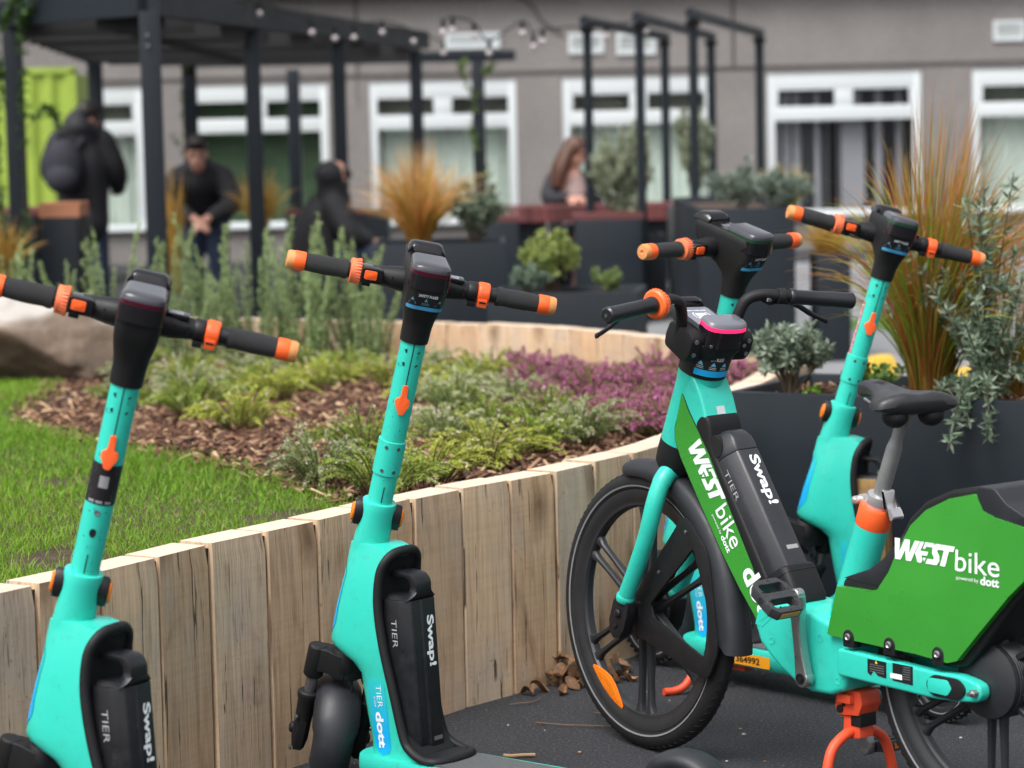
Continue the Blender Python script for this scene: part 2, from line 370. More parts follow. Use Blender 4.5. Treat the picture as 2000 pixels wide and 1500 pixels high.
def sc_tyre(r=.115, w_=.052):
    prof = [(r - .034, -w_ * .40), (r - .022, -w_ * .5), (r - .008, -w_ * .43), (r - .001, -w_ * .2), (r, 0), (r - .001, w_ * .2), (r - .008, w_ * .43), (r - .022, w_ * .5), (r - .034, w_ * .40)]
    mb = MB().lathe(prof, (0, 0, 0), (0, 1, 0), 40, 0, False)
    for i in range(40):
        a = 2 * math.pi * i / 40
        for s_ in (-1, 1):
            M = Matrix.Rotation(-a, 3, 'Y'); mb.box(M @ V(r - .004, s_ * w_ * .30, 0), (.008, w_ * .24, .006), M @ Matrix.Rotation(s_ * .5, 3, 'X'))
    return mb.mesh('tyre', TYRE, smooth=50)
def sc_rim(r=.085):
    mb = MB().lathe([(.02, -.03), (.03, -.03), (.032, -.016), (r - .012, -.014), (r - .008, -.021), (r, -.022), (r, .022), (r - .008, .021), (r - .012, .014), (.032, .016), (.03, .03), (.02, .03)], (0, 0, 0), (0, 1, 0), 32)
    for i in range(6):
        a = i * math.pi / 3; mb.lathe([(.009, 0), (.009, .0035)], (math.cos(a) * .052, .0145, math.sin(a) * .052), (0, 1, 0), 12, 1)
        mb.lathe([(.009, 0), (.009, .0035)], (math.cos(a) * .052, -.0145, math.sin(a) * .052), (0, -1, 0), 12, 1)
    return mb.mesh('wheel', [RIM, GLOSS])
def sc_ringline():
    return MB().lathe([(.0875, .0245), (.0915, .0252)], (0, 0, 0), (0, 1, 0), 40, 0, False).lathe([(.0875, -.0245), (.0915, -.0252)], (0, 0, 0), (0, 1, 0), 40, 0, False).mesh('reflective_stripe', REFL)
def arc_guard(name, mt, r, a0, a1, hw, th=.004, lip=.022, n=22, crown=.012, taper=.25):
    """mudguard: crowned strip around the y axis, angle measured from +x towards +z"""
    mb = MB(); rings = []
    for i in range(n + 1):
        a = R(a0 + (a1 - a0) * i / n); t = i / n; e = min(1, math.sin(math.pi * min(1, max(0.0, t))) * 4 + taper); e = min(1, max(taper, (4 * min(t, 1 - t)) ** .5 if min(t, 1 - t) < .25 else 1))
        sec = [(-1, -lip), (-.97, -lip * .3), (-.75, crown * .3), (-.35, crown * .9), (0, crown), (.35, crown * .9), (.75, crown * .3), (.97, -lip * .3), (1, -lip)]
        ou = [(y * hw * e, r + h) for y, h in sec]; ii = [(y * .93, q - th) for y, q in reversed(ou)]
        rings.append([V(math.cos(a) * q, y, math.sin(a) * q) for y, q in ou + ii])
    mb.loft(rings); return mb.mesh(name, mt, smooth=45)
def sc_kick():
    mb = MB(); mb.box((-.38, 0, .055), (.05, .12, .018))
    for s_ in (1, -1): mb.tube(spline([(-.375, s_ * .04, .060), (-.365, s_ * .10, .072), (-.345, s_ * .175, .058), (-.338, s_ * .215, .022), (-.325, s_ * .240, .0105), (-.315, s_ * .268, .0105)], 5), .0105, n=10)
    return mb.mesh('kickstand', REDKICK, smooth=50)
def sc_fork():
    mb = MB(); mb.lathe([(.030, .345), (.036, .335), (.037, .30), (.03, .285)], n=24)
    for s_ in (1, -1):
        mb.loft([[V(x * k + ox, s_ * y, t) for x, t in ((-.026, tb), (.026, tb), (.026, tt), (-.026, tt))] for y, k, tb, tt, ox in ((.0, 1.3, .276, .332, 0), (.02, 1.25, .278, .334, 0), (.036, 1.05, .284, .336, .002), (.05, .9, .284, .338, .004), (.064, .8, .278, .337, .006))])
        mb.lathe([(.018, .340), (.0225, .336), (.0225, .268), (.019, .262)], (.006, s_ * .066, 0), n=18)
    return mb.mesh('fork', SATIN, smooth=60, bevel=.009, seg=3)
def sc_stan():
    mb = MB()
    for s_ in (1, -1): mb.lathe([(.0135, .20), (.0135, .268)], (.006, s_ * .066, 0), n=18)
    return mb.mesh('stanchion', DKMET)
def sc_legs():
    mb = MB()
    for s_ in (1, -1):
        mb.lathe([(.020, .226), (.0245, .223), (.0245, .213), (.021, .203), (.019, .15), (.019, .11), (.014, .085)], (.006, s_ * .067, 0), n=18)
        mb.box((.012, s_ * .069, .120), (.05, .02, .07)); mb.lathe([(.013, 0), (.013, .01), (.008, .014)], (.02, s_ * .079, .125), (0, s_, 0), 14)
    mb.tube(spline([(-.014, -.020, .29), (-.030, -.024, .24), (-.03, -.045, .18), (-.02, -.056, .10)], 5), .003, n=6)
    return mb.mesh('lower_leg', SATIN, smooth=45, bevel=.002)
def sc_guard_bolts():
    mb = MB()
    for s_ in (1, -1):
        for t in (.165, .09): mb.lathe([(.006, 0), (.006, .003), (.003, .005)], (-.012, s_ * .084, t), (-.3, s_, 0), 12)
    return mb.mesh('bolt', DKMET)
STEM_R = .0275
def on_stem(r): return lambda a, b: V(-math.cos(a / r) * r, math.sin(-a / r) * r, b)   # a: right-hand arc length seen from the rider, b: along the axis
def sc_stem():
    mb = MB().lathe([(STEM_R, .68), (STEM_R, 1.08)], n=40)
    return mb.mesh('stem', TEAL)
def sc_stem_marks():
    mb = MB(); f = on_stem(STEM_R + .0007)
    grid(mb, f, -.0011, .0011, .98, 1.076, 1, 8)                       # the long slot
    grid(mb, f, -.0011, .0011, .705, .742, 1, 3)
    for z in (1.056, 1.026):                                        # two windows with latch pins
        mb.add([f(a, b + z) for a, b in ((-.021, .001), (-.013, .0045), (-.0125, -.0055), (-.0165, -.004), (-.0175, -.001))], [(0, 1, 2, 3, 4)])
    for z in (1.056, 1.026): mb.add([f(.014 + .0035 * math.cos(q), z - .001 + .0022 * math.sin(q) + .002 * math.cos(q)) for q in np.linspace(0, 6.28, 9)[:-1]], [tuple(range(8))])
    return mb.mesh('slot', SATIN, smooth=0)
def sc_wear():
    mb = MB(); f = on_stem(STEM_R + .0009); r_ = random.Random(3)
    for i in range(26):
        a, b, l = r_.uniform(-.03, .03), r_.uniform(.70, 1.07), r_.uniform(.002, .008); q = r_.uniform(-.7, .7); wd = r_.uniform(.0002, .0007)
        mb.add([f(a - wd, b), f(a + l * q, b + l), f(a + l * q + wd, b + l), f(a + wd, b)], [(0, 1, 2, 3)])
    return mb.mesh('scratch', BATT, smooth=0)
def sc_collar():
    f = on_stem(STEM_R + .0028); mb = MB()
    mb.lathe([(STEM_R, .846), (STEM_R + .0032, .845), (STEM_R + .0032, .768), (STEM_R, .766)], n=40, caps=False)
    return mb.mesh('collar', TEAL)
def sc_screws(z0, z1):
    mb = MB(); f = on_stem(STEM_R + .0030)
    for a in (-.0135, .0135):
        for z in (z0, z1):
            p = f(a, z); nrm = V(p.x, p.y, 0); mb.lathe([(.0042, 0), (.0042, .0012), (.0022, .0013), (.0020, .0004)], p, nrm, 12)
    return mb.mesh('screw', DKMET)
def rounded2(pts, r, n=4):
    out = []; k = len(pts)
    for i in range(k):
        p, a, b = V(*pts[i], 0), V(*pts[i - 1], 0), V(*pts[(i + 1) % k], 0); u, w_ = (a - p).normalized(), (b - p).normalized(); rr = min(r, (a - p).length * .45, (b - p).length * .45)
        for j in range(n): t = j / (n - 1); q = (p + u * rr) * (1 - t) ** 2 + p * 2 * t * (1 - t) + (p + w_ * rr) * t ** 2; out.append((q.x, q.y))
    return out
def sc_keyhole():
    mb = MB(); f = on_stem(STEM_R + .0008)
    mb.add([f(.0066 * math.sin(q), .787 + (.0070 if math.cos(q) > 0 else .0105) * math.cos(q)) for q in np.linspace(0, 2 * math.pi, 19)[:-1]], [tuple(range(18))])
    for a, z in ((-.016, .826), (.017, .828), (-.016, .776), (.017, .774)): mb.add([f(a + .0016 * math.cos(q), z + .0012 * math.sin(q)) for q in np.linspace(0, 6.28, 7)[:-1]], [tuple(range(6))])
    return mb.mesh('keyhole', SATIN, smooth=0)
def sc_lone_screw():
    p = V(-STEM_R - .0002, 0, .826); return MB().lathe([(.0055, 0), (.0055, .0012), (.0035, .0013), (.0030, .0004), (.0012, .0004)], p, (-1, 0, 0), 16).mesh('screw', STEEL)
def sc_hook():
    mb = MB(); o = rounded2([(-.0058, .980), (.0058, .980), (.0068, .952), (.0155, .947), (.0168, .936), (.0110, .928), (.0058, .915), (-.0058, .915), (-.0110, .928), (-.0168, .936), (-.0155, .947), (-.0068, .952)], .004)
    mb.prism(o, 0, 1, lambda a, b, c: V(-math.sqrt(max(0, STEM_R ** 2 - a * a)) - .0005 - c * (.006 + .006 * max(0, min(1, (.962 - b) / .03))), -a, b))
    return mb.mesh('hook', ORANGE, bevel=.0015)
def sc_hookscrews():
    mb = MB()
    for a in (-.0112, .0112): mb.lathe([(.0036, 0), (.0036, .0016), (.0016, .0017), (.0012, .0006)], (-STEM_R - .0085 + (.0035), -a, .9365), (-1, 0, 0), 10)
    return mb.mesh('screw', STEEL)
def sc_stemlabel():
    mb = MB(); f = on_stem(STEM_R + .0008); grid(mb, f, -.040, .040, .842, .921, 18, 4)
    return mb.mesh('sticker', STICK)
def sc_stemlabel_txt():
    mb = MB(); f = on_stem(STEM_R + .0014)
    for z, wd in ((.914, .024), (.909, .020), (.904, .023), (.868, .024), (.864, .026), (.860, .021), (.8545, .024)): mb.add([f(a, b) for a, b in ((-wd, z), (wd, z), (wd, z + .0012), (-wd, z + .0012))], [(0, 1, 2, 3)])
    grid(mb, f, -.009, .009, .8755, .899, 4, 2)
    for a in (-.024, -.008, .010): grid(mb, f, a, a + .013, .845, .850, 2, 1)
    return mb.mesh('print', mat('dim grey print', (.26, .26, .27), .5) if 'dim grey print' not in MATS else MATS['dim grey print'], smooth=0)
def sc_stem_red():
    mb = MB(); f = on_stem(STEM_R + .0009); grid(mb, lambda a, b: f(a, b), -.050, -.036, .80, 1.0, 5, 10)
    return mb.mesh('sticker', mat('red and white side sticker', (.55, .02, .03), .4))
def sc_stem_red_txt():
    mb = MB(); f = on_stem(STEM_R + .0016)
    for i in range(22):
        z = .81 + i * .0085; grid(mb, f, -.046, -.0385 - (i % 3) * .0016, z, z + .005, 2, 1)
    return mb.mesh('print', WHITE, smooth=0)
def sc_sleeve():
    return MB().lathe([(.0392, .586), (.0398, .60), (.0382, .64), (.0375, .68), (.0385, .694), (.037, .700), (.030, .701)], n=40).mesh('sleeve', TEAL, smooth=60)
def sc_lamp_housing(s_):
    mb = MB(); sec = [(math.cos(a) * .019, math.sin(a) * .030) for a in np.linspace(0, 2 * math.pi, 25)[:-1]]
    mb.loft([[V(a * k, s_ * y, .668 + b * k) for a, b in sec] for y, k in ((.030, 1), (.047, 1), (.051, .92), (.052, .8))])
    for q in (-1, 1): mb.lathe([(.004, 0), (.004, .002)], (-.0, s_ * .0505, .668 + q * .0265), (0, s_, 0), 10, 1)
    return mb.mesh('reflector_mount', [BLACK, DKMET])
def sc_lamp(s_):
    sec = [(math.cos(a) * .013, math.sin(a) * .022) for a in np.linspace(0, 2 * math.pi, 25)[:-1]]
    return MB().loft([[V(a * k, s_ * y, .668 + b * k) for a, b in sec] for y, k in ((.050, 1), (.0555, .96), (.0575, .8))]).mesh('reflector', AMBER)
HEADT = [  # z, front x, rear x, half width: the control head
    (1.074, .031, -.031, .031), (1.085, .032, -.033, .0315), (1.11, .033, -.037, .032), (1.13, .038, -.043, .034), (1.15, .060, -.053, .038), (1.165, .098, -.060, .0405), (1.18, .125, -.066, .042), (1.20, .143, -.0705, .043), (1.225, .150, -.073, .0435), (1.240, .150, -.073, .0430), (1.243, .147, -.070, .040)]
def head_sec(z, off=0.0, n=7):
    f, r, w_ = interp(HEADT, z); k = min(1, max(0, (z - 1.10) / .07)); rc = (1 - k) * min(w_, (f - r) / 2) * .98 + k * .024
    return [(a, b) for a, b in rrect((f - r) / 2 + off, w_ + off, rc, n, (f + r) / 2)]
def sc_head():
    mb = MB().loft([[V(a, b, z) for a, b in head_sec(z)] for z in (1.074, 1.085, 1.11, 1.13, 1.15, 1.165, 1.18, 1.20, 1.225, 1.240, 1.243)])
    return mb.mesh('control_head', SATIN, smooth=50)
def sc_display():
    mb = MB(); mb.prism(rrect(.045, .035, .008, 5, .062, 0), 1.2432, 1.2446, lambda a, b, c: V(a, b, c)); return mb.mesh('display', GLOSS)
def sc_display_txt():
    mb = MB(); f = flat((.07, .0, 1.2449), (0, -1, 0), (1, 0, 0))
    lay(mb, text_shape('PARK RIDE READY', .01), f, -.028, .028, .022, .004); n = 14
    for rr, sp in ((.005, 6.29), (.0085, 2.2), (.0085, 2.2), (.012, 1.9), (.012, 1.9)):
        pass
    for rr in (.005, .009, .013):
        for h0 in ((0, math.pi * 2),) if rr == .005 else ((-.9, .9), (math.pi - .9, math.pi + .9)):
            A = np.linspace(h0[0], h0[1], n); mb.add([f(math.cos(a) * q, math.sin(a) * q - .005) for q in (rr, rr + .0013) for a in A], [(i, i + 1, n + i + 1, n + i) for i in range(n - 1)])
    return mb.mesh('print', GREYTXT, smooth=0)
def sc_lip():
    mb = MB(); rings = []
    for i in range(13):
        y = -.041 + .082 * i / 12; e = min(1, (1 - (abs(y) / .0412) ** 6)); h = .006 + .019 * max(0, e) ** .5
        rings.append([V(x, y, 1.241 + zz * h) for x, zz in ((.092, 0), (.094, .7), (.104, .98), (.122, 1.0), (.138, .9), (.147, .55), (.149, 0))])
    return mb.loft(rings).mesh('phone_rest', GLOSS, smooth=50)
def puck_out(off, n=13):
    pts = [(.026, .037 + off), (-.042, .040 + off)]
    for i in range(n): 
        a = math.pi * i / (n - 1); pts.append((-.050 - math.sin(a) ** .55 * (.026 + off), math.cos(a) * (.040 + off)))
    return pts + [(-.042, -.040 - off), (.026, -.037 - off)]
def sc_puck():
    mb = MB().loft([[V(a, b, z) for a, b in puck_out(o)] for z, o in ((1.208, .0035), (1.240, .0030), (1.2405, .0005))]); return mb.mesh('light_base', GLOSS)
def sc_puck_lens(): return MB().loft([[V(a, b, z) for a, b in puck_out(o)] for z, o in ((1.240, .0026), (1.2475, .0022), (1.2480, .0005))])
def sc_puck_top():
    return MB().loft([[V(a, b, z) for a, b in puck_out(o)] for z, o in ((1.2478, .0020), (1.2560, .0012), (1.2605, -.003), (1.2625, -.010))]).mesh('light_cap', mat('smoked glossy cap', (.05, .05, .06), .1) if 'smoked glossy cap' not in MATS else MATS['smoked glossy cap'])
def on_head(off):
    """wrap round the rider's side of the head: a = arc from the centre line to the rider's right, b = height"""
    def f(a, b):
        fr, r, w_ = interp(HEADT, b); s_ = 1 if a >= 0 else -1; q = abs(a); rc = .024; flat_ = max(0, w_ - rc)
        if q <= flat_: x, y = r, q
        else:
            an = (q - flat_) / rc
            if an < math.pi / 2: x, y = r + rc - rc * math.cos(an), flat_ + rc * math.sin(an)
            else: x, y = r + rc + (q - flat_ - rc * math.pi / 2), w_
            nx, ny = (-math.cos(min(an, math.pi / 2)), math.sin(min(an, math.pi / 2))); return V(x + nx * off, -s_ * (y + ny * off), b)
        return V(x - off, -s_ * y, b)
    return f
def sc_label():
    mb = MB(); f = on_head(.0008); grid(mb, f, -.042, .042, 1.160, 1.206, 20, 6); return mb.mesh('safety_label', STICK)
def sc_label_band():
    mb = MB(); grid(mb, on_head(.0016), -.042, .042, 1.160, 1.169, 20, 2); return mb.mesh('label_band', LBLUE)
def sc_label_txt():
    mb = MB(); f = on_head(.0016); lay(mb, text_shape('SAFETY RULES', .018), f, -.018, .023, 1.192, .0062)
    return mb.mesh('lettering', WHITE, smooth=0)
def sc_label_icons():
    mb = MB(); f = on_head(.0016)
    for cx in (-.029, .0, .029):
        mb.add([f(cx + a, 1.1815 + b) for a, b in ((-.004, 0), (.004, 0), (.002, .004), (0, .0075), (-.002, .004))], [(0, 1, 2, 3, 4)])
        for k, wd in enumerate((.008, .009)): mb.add([f(cx + a, 1.1765 - k * .0034 + b) for a, b in ((-wd, 0), (wd, 0), (wd, .0014), (-wd, .0014))], [(0, 1, 2, 3)])
    return mb.mesh('pictogram', mat('dim blue print', (.10, .25, .35), .5) if 'dim blue print' not in MATS else MATS['dim blue print'], smooth=0)
BARX, BARZ = .066, 1.187
def sc_bar():
    mb = MB(); mb.tube([(BARX, -.20, BARZ), (BARX, .20, BARZ)], .0165, n=24)
    for s_ in (1, -1): mb.lathe([(.028, .036), (.0265, .06), (.0215, .088), (.0195, .10), (.0195, .112)], (BARX, 0, BARZ), (0, s_, 0), 24)
    for y in (.068, -.066, -.090): mb.box((BARX - .0225, y, BARZ), (.006, .003, .016))
    return mb.mesh('handlebar', BLACK, smooth=40)
def sc_grip(s_):
    mb = MB(); prof = []
    for i in range(13):
        t = i / 12; prof.append((.0185 + .0022 * math.sin(math.pi * t) + (.0025 if i in (0, 1) else 0), .165 + t * .095))
    mb.lathe(prof, (BARX, 0, BARZ), (0, s_, 0), 28)
    return mb.mesh('grip', mat('knurled grip rubber', (.018, .019, .021), .6, bump=.9, bscale=900) if 'knurled grip rubber' not in MATS else MATS['knurled grip rubber'])
def sc_endband(s_): return MB().lathe([(.0205, .258), (.0212, .262), (.0212, .280), (.0205, .282)], (BARX, 0, BARZ), (0, s_, 0), 28).mesh('end_band', mat('signal orange', (.93, .125, .02), .4) if 'signal orange' not in MATS else MATS['signal orange'])
def sc_endcap(s_): return MB().lathe([(.0205, .281), (.0205, .292), (.018, .2975), (.006, .298), (.004, .294)], (BARX, 0, BARZ), (0, s_, 0), 28).mesh('end_cap', TAN)
def sc_bell():
    mb = MB().lathe([(.021, .135), (.0235, .137), (.0275, .153), (.0275, .1585), (.022, .160)], (BARX, 0, BARZ), (0, 1, 0), 36)
    for i in range(26):
        a = 2 * math.pi * i / 26; M = Matrix.Rotation(a, 3, 'Y'); mb.box(V(BARX, .146, BARZ) + M @ V(.0262, 0, 0), (.003, .018, .0032), M @ Matrix.Rotation(.2, 3, 'Z'))
    return mb.mesh('bell', CORAL, smooth=30)
def sc_pod():
    mb = MB(); mb.prism(rrect(.024, .0165, .006, 4, .112, BARZ + .002), -.030, .012, lambda a, b, c: V(BARX + c, a, b)); 
    mb.box((BARX - .012, .122, BARZ - .020), (.016, .020, .010))
    return mb.mesh('switch_pod', GLOSS, bevel=.003)
def sc_btn():
    mb = MB(); mb.prism(rrect(.0135, .0095, .003, 4, .116, BARZ + .004), -.0345, -.029, lambda a, b, c: V(BARX + c, a, b)); mb.prism(rrect(.0075, .0048, .002, 4, .116, BARZ + .004), -.036, -.034, lambda a, b, c: V(BARX + c, a, b))
    return mb.mesh('horn_button', mat('signal orange', (.93, .125, .02), .4) if 'signal orange' not in MATS else MATS['signal orange'], bevel=.001)
def sc_thr():
    mb = MB().lathe([(.021, .122), (.0245, .124), (.0250, .132), (.0245, .146), (.0225, .1485)], (BARX, 0, BARZ), (0, -1, 0), 36)
    mb.box((BARX - .020, -.1345, BARZ - .016), (.016, .020, .018)); return mb.mesh('throttle', ORANGE, smooth=40, bevel=.0015)
def sc_thr_mark():
    mb = MB(); f = lambda a, b: V(BARX - math.cos(b) * .0256, -a, BARZ + math.sin(b) * .0256)
    lay(mb, text_shape('GO!', .02), f, .1265, .1435, .30, .22); return mb.mesh('lettering', CORAL, smooth=0)
def sc_throat():
    mb = MB(); mb.box((BARX - .0283, -.1345, BARZ - .0135), (.0012, .015, .004)); return mb.mesh('throttle_slot', SATIN)
def sc_meter():
    mb = MB(); mb.box((BARX - .004, -.066, BARZ + .022), (.034, .044, .008)); return mb.mesh('side_display', GLOSS, bevel=.002)
def sc_meterface():
    mb = MB(); mb.box((BARX - .006, -.062, BARZ + .0263), (.022, .028, .0012)); return mb.mesh('display_window', DISP)
def sc_clamp():
    mb = MB().lathe([(.0215, .100), (.0225, .102), (.0225, .119), (.0215, .121)], (BARX, 0, BARZ), (0, -1, 0), 28)
    mb.box((BARX - .014, -.111, BARZ - .022), (.014, .018, .012)); return mb.mesh('lever_clamp', BLACK, smooth=40, bevel=.001)
def sc_lever(s_):
    return MB().tube(spline([(BARX + .012, s_ * .115, BARZ - .022), (BARX + .04, s_ * .14, BARZ - .026), (BARX + .048, s_ * .19, BARZ - .024), (BARX + .05, s_ * .235, BARZ - .022)], 4), .005, n=8, flat=.6).mesh('brake_lever', SATIN)
def sc_cable():
    mb = MB()
    for s_ in (1, -1): mb.tube(spline([(BARX + .016, s_ * .118, BARZ - .018), (BARX + .050, s_ * .100, BARZ - .026), (BARX + .062, s_ * .065, BARZ - .032), (BARX + .040, s_ * .036, BARZ - .025)], 6), .0028, n=7)
    return mb.mesh('brake_cable', SATIN)
def sc_decal():
    mb = MB(); n = 26; outl = []
    def xr(z): return interp(HTAB, z)[1] + .052
    for i in range(n): 
        z = .118 + .172 * i / (n - 1); e = min(1, max(.02, 1 - (max(0, abs(z - .204) - .068) / .0181) ** 2)) ** .5; c = -.243 + (.204 - z) * -.10; outl.append((z, c - .027 * e, c + .027 * e))
    vs = [V(x, hsurf(x, z) + .0009, z) for z, a, b in outl for x in (a, (2 * a + b) / 3, (a + 2 * b) / 3, b)]
    mb.add(vs, [(i * 4 + j, i * 4 + j + 1, i * 4 + 5 + j, i * 4 + 4 + j) for i in range(n - 1) for j in range(3)])
    m = MATS.get('teal to blue decal')
    if not m:
        m = mat('teal to blue decal', (.01, .42, .6), .4); t = m.node_tree; tc = t.nodes.new('ShaderNodeTexCoord'); sx = t.nodes.new('ShaderNodeSeparateXYZ'); cr = t.nodes.new('ShaderNodeValToRGB'); mr = t.nodes.new('ShaderNodeMapRange')
        t.links.new(tc.outputs['Object'], sx.inputs[0]); t.links.new(sx.outputs['Z'], mr.inputs[0]); mr.inputs[1].default_value = .12; mr.inputs[2].default_value = .29; t.links.new(mr.outputs[0], cr.inputs[0])
        cr.color_ramp.elements[0].color = (.004, .37, .78, 1); cr.color_ramp.elements[0].position = .25; cr.color_ramp.elements[1].color = (.022, .52, .49, 1); t.links.new(cr.outputs[0], t.nodes['Principled BSDF'].inputs['Base Color'])
    return mb.mesh('side_decal', m)
def on_side(off):
    # a runs down the housing, b runs backwards (towards the seal)
    def f(a, b):
        x = -.236 - a * .10 - b * .995; z = .278 - a * .995 + b * .10; return V(x, hsurf(x, z) + off, z)
    return f
def sc_decal_txt():
    mb = MB(); f = on_side(.0016)
    lay(mb, text_shape('TIER', -.012), f, .006, .056, .000, .0170); lay(mb, text_shape('is now', .004), f, .032, .056, -.0105, .0065)
    lay(mb, text_shape('dott', .035), f, .066, .146, -.0105, .0240); return mb.mesh('lettering', WHITE, smooth=0)
def sc_front_decal():
    mb = MB()
    def f(a, z):
        fr, r, w_ = interp(HTAB, z); an = math.pi / 2 * a / 20; c, s_ = math.cos(an), math.sin(an); return V(r + (fr - r) * abs(c) ** (2 / HP) + .0012, w_ * math.copysign(abs(s_) ** (2 / HQ), s_) * 1.018, z)
    zs2 = [.358 + .185 * i / 16 for i in range(17)]; rows = []
    for i, z in enumerate(zs2):
        e = min(1, (i / 3.0) ** .5 if i < 3 else 1, ((16 - i) / 3.0) ** .5 if i > 13 else 1); rows.append([f(0, z) if e < .05 else f(q * .9 * e, z) for q in (-10, -8, -6, -4, -2, 0, 2, 4, 6, 8, 10)])
    mb.add([p for r in rows for p in r], [(i * 11 + j, i * 11 + j + 1, i * 11 + 12 + j, i * 11 + 11 + j) for i in range(16) for j in range(10)])
    m = mat('blue to teal nose decal', (.01, .42, .6), .4); t = m.node_tree; tc = t.nodes.new('ShaderNodeTexCoord'); sx = t.nodes.new('ShaderNodeSeparateXYZ'); cr = t.nodes.new('ShaderNodeValToRGB'); mr = t.nodes.new('ShaderNodeMapRange')
    t.links.new(tc.outputs['Object'], sx.inputs[0]); t.links.new(sx.outputs['Z'], mr.inputs[0]); mr.inputs[1].default_value = .36; mr.inputs[2].default_value = .54; t.links.new(mr.outputs[0], cr.inputs[0])
    cr.color_ramp.elements[0].color = (.004, .37, .78, 1); cr.color_ramp.elements[0].position = .35; cr.color_ramp.elements[1].color = (.024, .56, .49, 1); t.links.new(cr.outputs[0], t.nodes['Principled BSDF'].inputs['Base Color'])
    return mb.mesh('nose_decal', m)
def sc_bat_txt():
    mb = MB()
    f = lambda a, b: V(bx(.40 - a) - .0836, -.012 + -b, .40 - a) if True else None
    # reads from top to bottom; letter tops towards the rider's right-hand edge
    g = lambda a, b: V(bx(.438 - a) - .0837, -.030 + .0 + (0 - b) , .438 - a)
    lay(mb, text_shape('Swap!', .03), lambda a, b: V(bx(.425 - a) - .0837, -.006 - b, .425 - a), 0, .112, 0, .0215)
    return mb.mesh('lettering', WHITE, smooth=0)
def sc_bat_txt2():
    mb = MB(); lay(mb, text_shape('TIER', -.012), lambda a, b: V(bx(.42 - a) - .030 - b, .0522, .42 - a), 0, .062, 0, .016); return mb.mesh('lettering', GREYTXT, smooth=0)
def sc_bat_tag():
    mb = MB(); mb.add([V(bx(z) - .0838, y, z) for y, z in ((-.002, .150), (-.030, .150), (-.030, .159), (-.002, .159))], [(0, 1, 2, 3)]); return mb.mesh('serial_tag', mat('grey serial tag', (.13, .13, .13), .5) if 'grey serial tag' not in MATS else MATS['grey serial tag'], smooth=0)

